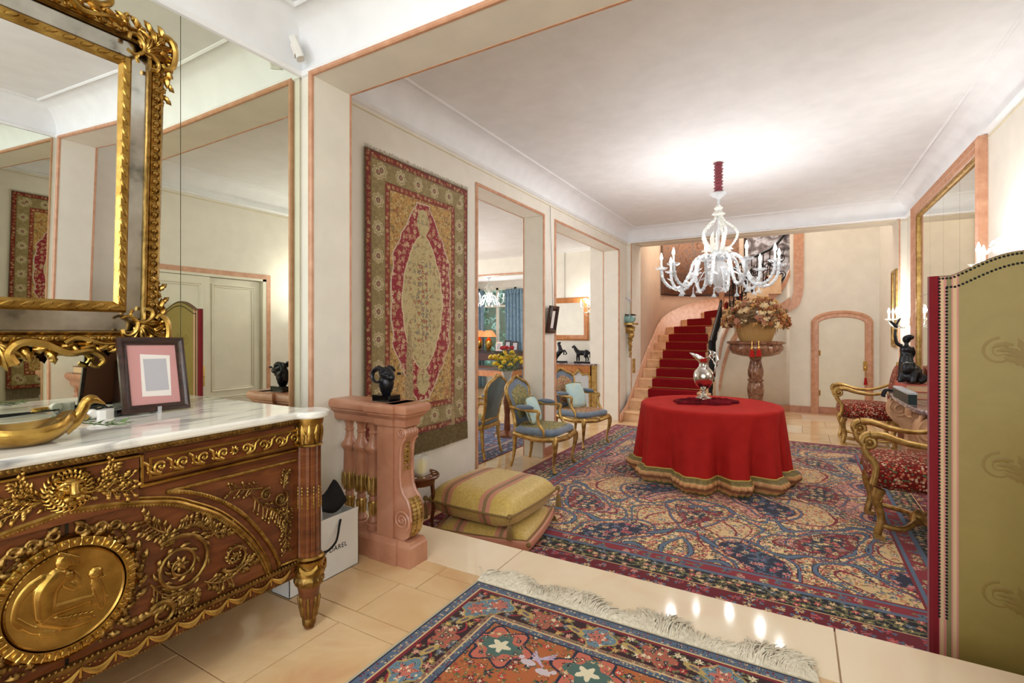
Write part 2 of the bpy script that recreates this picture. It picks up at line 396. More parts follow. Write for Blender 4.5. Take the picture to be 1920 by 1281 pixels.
tiles(fl, -2.80+.002, XR, YC1, 2.432, 1.466, .45, 0, 'floor_marble_pale', 'floor_marble_pale', 4, 0)
rs = struct('floor_step', MB().bb(XT, XR, 2.3, 2.425, -.31, -.02).bb(XT, XR, 2.42, 2.69, LOW, -.155), 'pink_stone')
fl2 = struct('floor_salon', MB().bb(-9.6, 1.6, 2.0, 12.4, LOW-.2, LOW-.012), 'floor_grout')
tiles(fl2, XTI, XR, 2.69, 12.0, .67, .67, LOW, 'floor_marble', 'floor_marble_pale', 5, .33)
tiles(fl2, -7.0, XTI, 3.2, 8.7, .9, .9, LOW, 'floor_marble', 'floor_marble_pale', 6, 0)
tiles(fl2, -9.0, XTI, 8.7, 11.5, 1.2, .93, LOW, 'floor_marble', 'floor_marble_pale', 7, 0)
# --- foyer walls
struct('wall_foyer_left', MB().bb(XM-.3, XM-.012, -2.7, YC0, 0, 2.89), 'cream_wall')
struct('wall_foyer_right', MB().bb(XF, XF+.3, -2.7, YC0, 0, 2.89), 'cream_wall')
struct('wall_foyer_rear', MB().bb(XM, -1.9, -2.72, -2.6, 0, 2.89).bb(.7, XF, -2.72, -2.6, 0, 2.89).bb(-1.9, .7, -2.72, -2.6, 2.5, 2.89), 'cream_wall')
wr = struct('window_added', MB().bb(-1.9, .7, -2.70, -2.64, 0, .08).bb(-1.9, .7, -2.70, -2.64, 2.42, 2.5).bb(-1.9, -1.82, -2.70, -2.64, 0, 2.5).bb(.62, .7, -2.70, -2.64, 0, 2.5).bb(-.64, -.56, -2.70, -2.64, 0, 2.5), 'white_paint')  # unseen glazed entrance, added to let daylight into the foyer
for k in (0, 1): MB().bb(-1.82+1.26*k, -.64+1.26*k, -2.672, -2.668, .08, 2.42).build('pane', 'window_glass', wr, False)
struct('wall_cross', MB().bb(-3.0, XRL, YC0, YC1, LOW, 3.3).bb(XRR, 1.65, YC0, YC1, LOW, 3.3).bb(XRL, XRR, YC0, YC1, SOF, 3.3), 'cream_wall')
struct('ceiling_foyer', MB().bb(XM-.1, XF+.1, -2.7, YC0, 2.89, 2.95), 'white_ceiling')
cove('ceiling_foyer_cove', XM, XF, -2.6, YC0, 2.665, 2.888, .186)
struct('trim_foyer_cornice', ring_strip(XM, XF, -2.6, YC0, [(0, 2.645), (.012, 2.65), (.02, 2.672), (.008, 2.68), (0, 2.68)]), 'white_ceiling')
struct('trim_foyer_ceiling', ring_strip(XM+.186, XF-.186, -2.6+.186, YC0-.186, [(-.012, 2.886), (0, 2.878), (.012, 2.886), (.012, 2.89), (-.012, 2.89)]), 'white_ceiling')
# --- salon walls
lw = MB()
for y0, y1, z0 in ((YC1, 3.97, LOW), (5.405, 5.757, LOW), (8.334, YB, LOW), (3.97, 5.405, 2.647), (5.757, 8.334, 2.647)):
    lw.bb(XTI, XT, y0, y1, z0, 3.3)
struct('wall_left', lw, 'cream_wall')
struct('wall_right', MB().bb(XR, XR+.25, YC1, 2.62, LOW, 3.3).bb(XR, XR+.25, 4.07, YB+.9, LOW, 3.3).bb(XR, XR+.25, 2.62, 4.07, 1.93, 3.3).bb(XR+.12, XR+.25, 2.62, 4.07, LOW, 1.93), 'cream_wall')
struct('wall_back_beam', MB().bb(XTI, XR+.25, YB, 9.45, COR, 3.3).bb(XT-.2, -2.60, YB, 9.45, LOW, 3.3).bb(1.262, XR+.2, YB, 9.45, LOW, 3.3), 'cream_wall')
struct('ceiling_salon', MB().bb(XT-.1, XR+.1, YC1, YB, CEI, CEI+.06), 'white_ceiling')
cove('ceiling_salon_cove', XT, XR, YC1, YB, COR, CEI-.002, COVE)
struct('trim_salon_cornice', ring_strip(XT, XR, YC1, YB, [(0, 2.842), (.014, 2.848), (.03, 2.868), (.012, 2.876), (0, 2.876)]), 'white_ceiling')
struct('trim_salon_picture_rail', ring_strip(XT, XR, YC1, YB, [(0, 2.809), (.005, 2.811), (.005, 2.817), (0, 2.819)]), 'dull_gold_wall')
struct('trim_salon_ceiling', ring_strip(XT+COVE, XR-COVE, YC1+COVE, YB-COVE, [(-.014, CEI-.004), (0, CEI-.014), (.014, CEI-.004), (.014, CEI), (-.014, CEI)]), 'white_ceiling')
# pink trims: foyer opening both faces, side openings, back beam
def frame_trim(name, pts, w, d, up):
    # flat strip of width w centred on the path, proud by d along 'up'
    return struct(name, MB().sweep(pts, [(-w/2, 0), (-w/2, d), (-w/4, d*1.5), (w/4, d*1.5), (w/2, d), (w/2, 0)], False, up), 'pink_trim')
e = .012
frame_trim('trim_1', [(XRL-e, YC0, 0), (XRL-e, YC0, SOF+e), (XRR+e, YC0, SOF+e), (XRR+e, YC0, 0)], .028, .014, (0, -1, 0))
frame_trim('trim_2', [(XRL-e, YC1, LOW), (XRL-e, YC1, SOF+e), (XRR+e, YC1, SOF+e), (XRR+e, YC1, LOW)], .028, .014, (0, 1, 0))
for nm, y0, y1 in (('trim_3', 3.97, 5.405), ('trim_4', 5.757, 8.334)):
    frame_trim(nm, [(XT, y0-e, LOW), (XT, y0-e, 2.647+e), (XT, y1+e, 2.647+e), (XT, y1+e, LOW)], .03, .012, (1, 0, 0))
    frame_trim(nm+'_rear', [(XTI, y0-e, LOW), (XTI, y0-e, 2.647+e), (XTI, y1+e, 2.647+e), (XTI, y1+e, LOW)], .03, .012, (-1, 0, 0))
struct('trim_5', MB().bb(-2.60, 1.262, YB-.012, YB, 2.846, 2.866).bb(-2.614, -2.598, YB-.008, YB, LOW, 2.86).bb(1.26, 1.276, YB-.008, YB, LOW, 2.86), 'pink_trim')
# baseboards (pink marble)
bbm = MB()
for y0, y1 in ((2.70, 3.955), (5.42, 5.742), (8.349, YB)): bbm.bb(XT, XT+.018, y0, y1, LOW, LOW+.115)
struct('baseboard_left', bbm, 'pink_stone')
struct('baseboard_right', MB().bb(XR-.018, XR, 4.17, YB, LOW, LOW+.115).bb(1.245, XR, YB-.018, YB, LOW, LOW+.115), 'pink_stone')
# --- side room and garden room beyond the openings
struct('wall_side_back', MB().bb(-4.3, XTI, 8.7, 8.95, LOW, 2.76).bb(-3.2, XTI, 8.34, 8.7, LOW, 2.76).bb(-9.4, -4.3, 8.7, 8.95, 2.42, 2.76), 'cream_wall')
struct('wall_side_front', MB().bb(-8.0, XTI, 2.9, 3.1, LOW, 2.76), 'cream_wall')
struct('wall_side_left', MB().bb(-8.2, -7.9, 3.1, 8.7, LOW, 2.76), 'cream_wall')
struct('ceiling_side', MB().bb(-9.5, XTI, 2.9, 12.0, 2.75, 2.8), 'white_ceiling')
struct('trim_6', MB().bb(-9.4, -4.3, 8.685, 8.70, 2.41, 2.44), 'pink_trim')
struct('trim_7', MB().bb(-9.4, -4.3, 10.2, 10.5, 2.52, 2.75), 'white_ceiling')
struct('wall_garden', MB().bb(-9.6, -7.75, 11.5, 11.7, LOW, 2.76).bb(-6.5, -4.2, 11.5, 11.7, LOW, 2.76).bb(-7.75, -6.5, 11.5, 11.7, 2.45, 2.76).bb(-7.75, -6.5, 11.5, 11.7, LOW, .1), 'cream_wall')
struct('wall_garden_side', MB().bb(-4.3, -4.1, 8.95, 11.5, LOW, 2.76).bb(-9.6, -9.4, 8.7, 11.6, LOW, 2.76), 'cream_wall')
wn = MB()
for x in (-7.72, -7.12, -6.55): wn.bb(x-.035, x+.035, 11.52, 11.58, .1, 2.45)
for z in (.12, 1.95, 2.42): wn.bb(-7.75, -6.5, 11.52, 11.58, z-.03, z+.03)
wo = struct('window_2', wn, 'white_paint')
for k in (0, 1): MB().bb(-7.69+.6*k, -7.15+.6*k, 11.548, 11.552, .15, 1.92).build('pane', 'window_glass', wo, False)
for k in (0, 1): MB().bb(-7.69+.6*k, -7.15+.6*k, 11.548, 11.552, 1.98, 2.39).build('pane', 'window_glass', wo, False)
def hedge():
    t = thing('garden_hedge', 'green leafy hedge outside the curtained garden window', 'hedge', (-7.3, 13.6, LOW)); mb = MB(); r = random.Random(3)
    for i in range(420):
        x, z = r.uniform(-2.2, 2.2), r.uniform(.3, 3.4); mb.ell((x, r.uniform(-.25, .25)+.12*math.sin(5*x+3*z), z), (r.uniform(.08, .2), .1, r.uniform(.06, .16)), 5)
    tag(mb.build('foliage', 'hedge', t), kind='stuff'); MB().bb(-2.3, 2.3, .05, .3, 0, 3.2).build('branches', 'leaf_green', t)
hedge()
# --- stair hall
struct('wall_hall_right', MB().bb(1.28, 1.5, 9.45, YBW, LOW, 3.3), 'cream_wall')
struct('wall_back', MB().bb(-.12, 1.5, YBW, YBW+.2, LOW, 5.4), 'cream_wall')
ow = MB(); plan = [(-2.62, 9.44), (-2.62, 10.75)]+[(-1.42-1.2*math.cos(a), 10.75+1.15*math.sin(a)) for a in [PI/2*i/10 for i in range(1, 11)]]+[(1.6, 11.9)]
outer = plan
v = []; 
for x, y in plan: v += [(x, y, LOW), (x, y, 5.4)]
ow.add(v, [(2*i, 2*i+2, 2*i+3, 2*i+1) for i in range(len(plan)-1)])
o = struct('wall_stairwell', ow, 'peach_wall', True)
sm = o.modifiers.new('thick', 'SOLIDIFY'); sm.thickness = .1; sm.offset = 1
struct('ceiling_stairwell', MB().bb(-2.8, 1.7, 9.3, 12.1, 5.4, 5.45), 'white_ceiling')
struct('wall_stairwell_front', MB().bb(-2.8, 1.6, 9.40, 9.45, 3.3, 5.4), 'cream_wall')
struct('wall_stairwell_right', MB().bb(1.28, 1.5, YBW, 12.0, LOW, 5.4).bb(1.28, 1.5, 9.4, YBW, 3.3, 5.4), 'cream_wall')
struct('baseboard_back', MB().bb(-.12, .235, YBW-.018, YBW, LOW, LOW+.13).bb(1.22, 1.28, YBW-.018, YBW, LOW, LOW+.13).bb(1.262, 1.28, 9.45, YBW, LOW, LOW+.13), 'pink_stone')
# ================================================================ FOYER: mirrors, commode, balustrades
MAP = Matrix(((0, 0, 1, 0), (1, 0, 0, 0), (0, 1, 0, 0), (0, 0, 0, 1)))      # (along Y, up, out +X)
def wall_mirror(name, label, x0, x1, ys, z0, z1, mat):
    t = thing(name, label, 'mirror', ((x0+x1)/2, (ys[0]+ys[-1])/2, z0))
    for a, b in zip(ys[:-1], ys[1:]): MB().bb(x0, x1, a+.0015, b-.0015, z0, z1).build('mirror_panel', mat, t, False, True)
    return t
wall_mirror('wall_mirror', 'full height mirror panels lining the wall behind the gilded commode', XM-.012, XM, [-2.5, -1.88, -1.27, -.66, -.05, .565, 1.176, 1.79], .0, 2.645, 'wall_mirror')
wall_mirror('wall_mirror', 'full height mirror panels on the foyer wall facing the commode', XF-.012, XF, [-2.3, -1.4, -.5, .4, 1.1, 1.78], .0, 2.645, 'wall_mirror')

def spray(mb, x, y, ang, L, seed, M, c0=.003, r=.003, lw=.009):
    rd = random.Random(seed); n = 7; pts = []; a = ang; px, py = x, y
    for i in range(n+1):
        pts.append((px, py, c0+.004)); px += math.cos(a)*L/n; py += math.sin(a)*L/n; a += rd.uniform(-.25, .25)
    mb.tube(pts, taper(n+1, r, r*.5), 5, M=M)
    for i in range(1, n+1):
        for s in (-1, 1):
            b = a*0+ang+s*rd.uniform(.5, 1.1); l = L*.2*rd.uniform(.7, 1.2)
            qx, qy = pts[i][0], pts[i][1]; ex, ey = qx+math.cos(b)*l, qy+math.sin(b)*l
            mb.tube([(qx, qy, c0+.003), (ex, ey, c0+.005)], r*.6, 4, M=M)
            mb.leaf((ex, ey), b, lw*2.2, lw*.8, 2, c0+.001, .006, 0, M, 4)
            if rd.random() < .6: mb.ell((ex+rd.uniform(-.004, .004), ey+rd.uniform(-.006, .006), c0+.006), r*1.3, 5, M)
def rosette(mb, x, y, r, M, c0=.003, n=7):
    mb.ell((x, y, c0+.006), (r*.35, r*.35, .008), 8, M)
    for k in range(n): mb.leaf((x, y), 2*PI*k/n, r, r*.32, 1, c0, .008, 0, M, 4)
def rinceau(mb, cx, cy, r, a0, turns, seed, M, c0=.003, th=.006):
    rd = random.Random(seed); P = spiral(cx, cy, r, r*.16, a0, turns, 40, c0+.007)
    mb.tube(P, taper(41, th, th*.5), 6, M=M)
    for i in range(1, 36, 2):
        dx, dy = P[i][0]-cx, P[i][1]-cy; b = math.atan2(dy, dx)+(.9 if turns > 0 else -.9)
        mb.leaf((P[i][0], P[i][1]), b, r*.3*rd.uniform(.7, 1.2), r*.09, 2, c0+.002, .009, (1.2 if turns > 0 else -1.2), M, 5)
        if i % 4 == 1: mb.leaf((P[i][0], P[i][1]), b+PI*.75, r*.2, r*.07, 1, c0+.002, .006, 0, M, 4)
    rosette(mb, cx, cy, r*.3, M, c0)

# ---------------------------------------------------------------- commode
CX, CY = -1.762, .57
FM = Matrix.Translation((CX, CY, 0)) @ MAP
def FP(u, v): p = on_x(u, v, CX); return (p.y-CY, p.z)
cm = thing('commode', 'mahogany commode with gilt bronze mounts and white veined marble top', 'commode', (-2.08, CY, 0))
HW = .776
bd = MB().bb(-2.385, CX, CY-HW+.02, CY+HW-.02, .285, .872)
bd.build('body', 'mahogany', cm, False, True)
MB().bb(-2.385, CX+.012, CY-HW, CY+HW, .232, .292).build('bottom_rail', 'mahogany', cm, False, True)
def top_outline(grow=0):
    p = [(-2.396, -.80-grow), (-1.83, -.80-grow)]
    def colm(sy):
        return [(-1.745+(.078+grow)*math.cos(a), sy*(HW+.004)+(.078+grow)*math.sin(a)) for a in [math.radians(q) for q in (range(-72, 163, 13) if sy > 0 else range(-162, 73, 13))]]
    p += colm(-1)+[(-1.722+grow, -.69), (-1.722+grow, .69)]+colm(1)+[(-1.83, .80+grow), (-2.396, .80+grow)]
    return [(x, y+CY) for x, y in p]
tp = MB().prism(top_outline(0), .873, .902).build('marble_top', 'white_marble', cm, True, True)
bv = tp.modifiers.new('round', 'BEVEL'); bv.width = .009; bv.segments = 3; bv.limit_method = 'ANGLE'; bv.angle_limit = math.radians(50)
for sy in (-1, 1):                                          # fluted corner columns, capitals and feet
    for bx, rear in ((-1.745, False), (-2.31, True)):
        M = Matrix.Translation((bx, CY+sy*HW, 0))
        if not rear:
            cl = MB().lathe([(.046, .30), (.046, .755)], 48, M, mod=lambda a, z: 1-.11*(math.cos(12*a) > .1)).build('corner_column', 'mahogany', cm, True, True, 30)
            g = MB()
            for k in range(12):
                a = 2*PI*(k+.5)/12; g.tube([(.042*math.cos(a), .042*math.sin(a), .31), (.042*math.cos(a), .042*math.sin(a), .50)], .0045, 5, M=M)
                for q in range(7): g.ell((.045*math.cos(a), .045*math.sin(a), .51+q*.013), (.006-.0004*q, .006-.0004*q, .008), 5, M)
            g.build('flute_husks', 'gilt_bronze', cl, True, True)
            g = MB().lathe([(.05, .756), (.054, .76), (.05, .766), (.043, .77), (.046, .80), (.053, .845), (.056, .86), (.056, .872)], 24, M)
            for k in range(10):
                a = 2*PI*k/10; LM = M @ Matrix.Translation((.045*math.cos(a), .045*math.sin(a), .768)) @ Matrix.Rotation(a+PI/2, 4, 'Z') @ Matrix.Rotation(PI/2, 4, 'X')
                g.leaf((0, 0), PI/2, .09, .016, 4, .002, .008, 0, LM, 10)
            g.build('capital', 'gilt_bronze', cm, True, True)
            g = MB().lathe([(.05, .292), (.058, .30), (.05, .308)], 24, M).lathe([(.062, .232), (.064, .25), (.058, .262), (.062, .28), (.064, .292)], 24, M)
            for k in range(5):
                a = -1.6*sy*0+2*PI*k/5; 
                for q in range(3): g.tube([(.064*math.cos(a+s*1.1), .064*math.sin(a+s*1.1), .276-.02*math.sin(PI*s)-.004*q) for s in [i/6 for i in range(7)]], .004, 4, M=M)
            g.build('column_base', 'gilt_bronze', cm, True, True)
        lg = MB().lathe([(.012, 0), (.02, .006), (.024, .03), (.026, .05), (.034, .10), (.042, .16), (.046, .185)], 20, M).build('leg', 'mahogany', cm, True, True)
        g = MB().lathe([(.0, 0), (.014, .002), (.026, .02), (.028, .04), (.022, .055)], 16, M).lathe([(.05, .185), (.058, .20), (.057, .215), (.048, .232)], 24, M)
        for k in range(14):
            a = 2*PI*k/14; g.ell((.053*math.cos(a), .053*math.sin(a), .205), (.008, .008, .017), 5, M)
        for k in range(8):
            a = 2*PI*k/8; g.tube([(.0415*math.cos(a)*s, .0415*math.sin(a)*s, .05+z) for s, z in ((.62, 0), (.78, .04), (.93, .08), (.95, .092))], [.007, .009, .008, .001], 5, M=M)
        g.build('leg_mount', 'old_gilt', lg, True, True)
def both(fn, name, mat, parent=cm):
    mb = MB(); fn(mb, FM); mb.build(name, mat, parent, True, True)
    mb = MB(); fn(mb, FM @ Matrix.Diagonal((-1, 1, 1, 1))); mb.build(name, mat, parent, True, True)
def strip(mb, pts, w, c0, c1, M, up=(0, 0, 1)):
    mb.sweep([(a, b, 0) for a, b in pts], [(-w/2, c0), (-w/2, c1*.7), (-w/4, c1), (w/4, c1), (w/2, c1*.7), (w/2, c0)], False, up, M)
# cord moulding below the marble
g = MB(); g.bb(-HW+.05, HW-.05, .852, .873, 0, .012, FM)
for i in range(104): g.ell((-HW+.06+i*.0139, .863, .013), (.0085, .011, .008), 5, FM, Matrix.Rotation(.5, 4, 'Z'))
g.build('cord_moulding', 'old_gilt', cm, True, True)
# frieze drawers
cb = FP(258.8, 917); ct = FP(258.8, 853); rb = FP(574, 839)
fx, fz0, fz1 = cb[0], cb[1], .846
dw = MB().bb(fx+.012, HW-.06, fz0+.02, .846, 0, .006, FM).build('drawer', 'mahogany', cm, False, True)
dw2 = MB().bb(-HW+.06, -fx-.012, fz0+.02, .846, 0, .006, FM).build('drawer', 'mahogany', cm, False, True)
MB().bb(-fx+.002, fx-.002, fz0-.045, .836, 0, .012, FM).build('drawer', 'mahogany', cm, False, True)
both(lambda mb, M: strip(mb, [(HW-.05, fz0+.008), (fx+.006, fz0+.008), (fx+.006, .842)], .014, 0, .014, M), 'drawer_moulding', 'bright_gilt')
MBc = MB(); strip(MBc, [(-fx, .842), (fx, .842)], .012, 0, .018, FM); MBc.build('drawer_moulding', 'bright_gilt', cm, True, True)
s0, s1 = FP(275.6, 858), FP(275.6, 896.8); e0, e1 = FP(562, 806), FP(562.7, 831.5)
def frieze(mb, M):
    a0, a1, z0, z1 = s0[0]+.004, e0[0]-.004, (s1[1]+e1[1])/2, (s0[1]+e0[1])/2
    mb.sweep([(a0, z0, .004), (a0, z1, .004), (a1, z1, .004), (a1, z0, .004)], [(-.004, 0), (-.004, .008), (.004, .008), (.004, 0)], True, (0, 0, 1), M)
    zc = (z0+z1)/2; h = (z1-z0)*.36; mid = (a0+a1)/2; n = 4
    for side in (-1, 1):
        for k in range(n):
            cx = mid+side*((k+.62)*(a1-a0)/2/n*.98)
            P = spiral(cx, zc, h, h*.12, -PI/2 if side > 0 else -PI/2, 1.45*side, 22, .009)
            mb.tube(P, taper(23, .0062, .003), 6, M=M); mb.ell((cx, zc, .01), .004, 6, M)
            x2 = cx+side*(a1-a0)/2/n*.5
            mb.tube(smooth_path([(cx, zc-h, .009), (x2-side*.004, zc-h*.6, .009), (x2+side*.004, zc+h*.5, .009), (x2+side*.018, zc+h*1.02, .009)], 4), .0055, 6, M=M)
            for q in range(3): mb.leaf((x2-side*.01, zc-h*.2), PI/2+side*(-.7+.7*q), .016, .005, 1, .004, .005, 0, M, 4); 
            mb.leaf((x2, zc-h), PI/2, .02, .007, 2, .004, .006, 0, M, 4)
    for q in range(9): mb.leaf((mid, zc), 2*PI*q/9, .02, .007, 1, .004, .008, 0, M, 4)
both(frieze, 'scroll_frieze', 'bright_gilt')
mid = (s0[0]+e0[0])/2
both(lambda mb, M: mb.ell((mid, .5*(s1[1]+e0[1]), .014), (.003, .006, .003), 6, M), 'keyhole', 'black_gloss')
# doors: arch mouldings
def arch_pts(pix): return smooth_path([(*FP(u, v), 0) for u, v in pix], 6)
AP = arch_pts([(127, 955), (170, 950), (230, 943), (317, 940), (360, 949), (405, 964), (440, 987), (467, 1012), (486, 1037), (498, 1060), (503, 1082)])
z_top = AP[0].y
AP = [Vector((max(0, p.x), p.y, 0)) for p in AP]
def arch(mb, M):
    mb.tube([(p.x, p.y, .006) for p in AP], .009, 8, M=M)
    mb.tube([(p.x*1.016, p.y+.012, .004) for p in AP], .0045, 6, M=M); beads(mb, [(p.x*.985, p.y-.009, .009) for p in AP], .0055, .0095, M, 5)
both(arch, 'arch_moulding', 'gilt_bronze')
sp_t = FP(310, 922); sp_r = FP(560, 861); sp_b = FP(558.6, 1047); sp_i = FP(522, 1062)
IN = [(*sp_t, 0)]+[(*FP(u, v), 0) for u, v in ((350, 922), (400, 934), (445, 957), (480, 990), (505, 1022), (518, 1047))]+[(*sp_i, 0)]
IN = smooth_path(IN, 5)
def spandrel(mb, M):
    mb.tube([(p.x, p.y, .005) for p in IN], .008, 7, M=M); beads(mb, [(p.x, p.y, .010) for p in IN], .006, .011, M, 5)
    q = [(sp_t[0], sp_t[1]), (sp_r[0], sp_r[1]), (sp_b[0], sp_b[1]), (sp_i[0], sp_i[1])]
    for a, b in zip(q[:-1], q[1:]):
        mb.tube([(*a, .004), (*b, .004)], .006, 6, M=M); beads(mb, [(*a, .008), (*b, .008)], .0045, .009, M, 5)
both(spandrel, 'spandrel_moulding', 'gilt_bronze')
def spandrel_orn(mb, M):
    for (u, v), rr, tn, sd in (((497, 927), .026, 1.6, 1), ((524, 935), .034, -1.7, 2)):
        x, z = FP(u, v); rinceau(mb, x, z, rr, 1.0, tn, sd, M, .002, .004)
    for i, ((u, v), (u2, v2)) in enumerate((((490, 915), (432, 919)), ((470, 930), (520, 974)), ((530, 915), (534, 886)), ((538, 940), (537, 985)), ((536, 980), (535, 1030)), ((505, 950), (530, 985)))):
        a, b = FP(u, v), FP(u2, v2); L = math.hypot(b[0]-a[0], b[1]-a[1]); spray(mb, *a, math.atan2(b[1]-a[1], b[0]-a[0]), L, 10+i, M, .002, .003, .007)
both(spandrel_orn, 'spandrel_flowers', 'old_gilt')
def door_orn(mb, M):
    x, z = FP(336, 1058); rinceau(mb, x, z, .105, 2.2, -2.1, 3, M, .003, .0075)
    x2, z2 = FP(437, 1042); rinceau(mb, x2, z2, .055, -2.6, 1.6, 4, M, .003, .006)
    for i, ((u, v), (u2, v2)) in enumerate((((315, 1000), (262, 988)), ((325, 998), (372, 962)), ((395, 1002), (430, 985)), ((440, 1070), (475, 1050)), ((380, 1090), (428, 1098)), ((370, 1100), (355, 1130)), ((280, 1095), (330, 1140)), ((300, 1030), (318, 1003)), ((405, 1005), (383, 975)), ((300, 1120), (345, 1125)))):
        a, b = FP(u, v), FP(u2, v2); L = math.hypot(b[0]-a[0], b[1]-a[1]); spray(mb, *a, math.atan2(b[1]-a[1], b[0]-a[0]), L, 30+i, M, .003, .0035, .011)
    for i in range(26):                                    # vine and leaf band beside the medallion
        th = -1.15+2.5*i/25; rr = .176+.01*math.sin(i*2.1); mb.leaf((rr*math.cos(th), .487+rr*math.sin(th)), th+PI/2+.7*(-1)**i, .036, .013, 3, .003, .012, .5, M, 6)
        mb.ell((rr*math.cos(th), .487+rr*math.sin(th), .012), .006, 5, M)
    mb.tube(spiral(.235, .322, .045, .012, 2.4, -1.2, 20, .01), taper(21, .009, .004), 6, M=M)
    for k in range(7): mb.leaf((.13+.016*k, .345-.004*k), -.4+.25*k, .05, .014, 3, .003, .012, -.6, M, 6)
    P = [(.02+.006*i, .672-.0016*i+.006*math.sin(i*.9), .008) for i in range(22)]; mb.tube(P, .006, 5, M=M, flat=.5)
    for q in (.03, .075, .11): mb.tube(arc(q, .672-.2*q, .012, 0, 2*PI, 10, .01), .004, 5, M=M)
both(door_orn, 'rinceau_mount', 'old_gilt')
MB().bb(-.004, .004, .295, .80, 0, .002, FM).build('door_gap', 'black_gloss', cm, False, True)
# medallion
md = MB(); TM = FM @ Matrix.Translation((0, .487, 0))
md.lathe([(.0, .008), (.125, .010), (.130, .018), (.134, .012)], 48, TM).lathe([(.134, .004), (.136, .016), (.148, .018), (.160, .014), (.164, .004)], 48, TM)
md.lathe([(.1635, .004), (.168, .012), (.172, .004)], 48, TM)
for k in range(34):
    a = 2*PI*k/34; md.ell((.149*math.cos(a), .149*math.sin(a), .018), (.0105, .0062, .009), 7, TM, Matrix.Rotation(a, 4, 'Z'))
    a += PI/34; md.tube([(.139*math.cos(a), .139*math.sin(a), .019), (.160*math.cos(a), .160*math.sin(a), .016)], .0025, 4, M=TM)
md.build('medallion', 'bright_gilt', cm, True, True)
def Z3(x, y): a = FP(x*.3132, 880+y*.3132); return (a[0], a[1]-.487)
rl = MB(); FL = TM @ Matrix.Translation((0, 0, .009)) @ Matrix.Diagonal((1, 1, .55, 1))
def limb(pts, r):
    S = smooth_path([(*Z3(x, y), 0) for x, y in pts], 6); R = [r[min(len(r)-1, i//6)]+(r[min(len(r)-1, i//6+1)]-r[min(len(r)-1, i//6)])*(i % 6)/6 for i in range(len(S))]
    rl.tube(S, R, 12, M=FL); rl.ell(tuple(S[0]), r[0], 10, FL); rl.ell(tuple(S[-1]), r[-1], 8, FL)
limb([(330, 640), (270, 720), (260, 800), (260, 880)], [.028, .030, .026, .022]); limb([(250, 650), (160, 710), (95, 800), (75, 900), (110, 950)], [.016, .013, .010, .009, .008])
limb([(340, 650), (440, 700), (455, 650), (420, 610)], [.014, .012, .010, .009]); limb([(270, 850), (400, 810), (530, 770), (545, 800)], [.018, .017, .013, .010])
limb([(260, 900), (400, 920), (520, 890), (560, 880)], [.018, .016, .012, .008]); limb([(80, 900), (200, 960), (340, 960)], [.01, .012, .008])
x, y = Z3(375, 545); rl.ell((x, y, .006), (.022, .026, .022), 10, FL); x, y = Z3(400, 630); rl.ell((x, y, .01), (.013, .016, .016), 8, FL)
for i in range(14):
    x, y = Z3(345+9*i % 110, 500+(i*37) % 70); rl.ell((x, y, .016), .008, 6, FL)
x, y = Z3(560, 610); rl.ell((x, y, .008), (.018, .018, .018), 10, FL); limb([(560, 650), (575, 700), (590, 760), (600, 820)], [.012, .016, .015, .010]); limb([(550, 680), (500, 700), (440, 690)], [.007, .006, .005]); limb([(585, 770), (630, 760), (620, 800)], [.009, .008, .006])
for ang, l in ((.7, .035), (.25, .03)):
    x, y = Z3(590, 640); rl.leaf((x, y), ang, l, .011, 1, .002, .014, 0, FL, 6)
for i in range(22):
    x, y = Z3(310+11*i, 900-2.2*i+10*math.sin(i*2)); rl.ell((x, y, .01), .006, 5, FL)
for i in range(12):
    x, y = Z3(230+8*i, 980+12*math.sin(i*1.7)); rl.ell((x, y, .008), .007, 5, FL)
fuse(rl.build('relief_figures', 'bright_gilt', cm, True, True), .0019, 2)
# lion mask and branches on the centre drawer
ln = MB(); lx, lz = FP(132, 915); lx = 0; LM = FM @ Matrix.Translation((0, lz, .014)) @ Matrix.Diagonal((1.25, 1.15, 1.3, 1))
for k in range(26):
    a = 2*PI*k/26
    for q in (0, 1): ln.tube(smooth_path([((.022+.010*q)*math.cos(a), (.026+.011*q)*math.sin(a), .010-.006*q), ((.031+.011*q)*math.cos(a+.12), (.036+.011*q)*math.sin(a+.12), .013-.008*q), ((.037+.012*q)*math.cos(a-.08), (.042+.012*q)*math.sin(a-.08), .004-.005*q)], 3), taper(7, .0048, .0016), 6, M=LM)
ln.ell((0, .006, .006), (.025, .027, .02), 14, LM); ln.tube([(0, .02, .023), (0, .004, .029), (0, -.006, .033)], [.008, .008, .010], 9, M=LM)
ln.ell((0, -.008, .034), (.010, .006, .006), 9, LM); ln.ell((0, -.028, .018), (.011, .008, .010), 9, LM)
for s in (-1, 1):
    ln.ell((s*.010, -.016, .028), (.011, .009, .009), 10, LM); ln.ell((s*.012, .010, .022), (.006, .0042, .005), 8, LM); ln.tube(smooth_path([(s*.004, .018, .026), (s*.014, .021, .024), (s*.023, .013, .016)], 4), .0042, 7, M=LM); ln.ell((s*.019, -.004, .016), (.009, .012, .009), 9, LM); ln.ell((s*.024, .031, .010), (.008, .009, .007), 8, LM)
ln.build('lion_mask', 'bright_gilt', cm, True, True)
def branch(mb, M):
    for i, ((a, b), ang, L) in enumerate((((.02, lz-.035), .55, .10), ((.05, lz-.02), .1, .09), ((.07, lz-.005), .85, .06), ((.06, lz-.02), -.25, .09))): spray(mb, a, b, ang, L, 60+i, M, .012, .003, .009)
both(branch, 'laurel_branch', 'gilt_bronze')
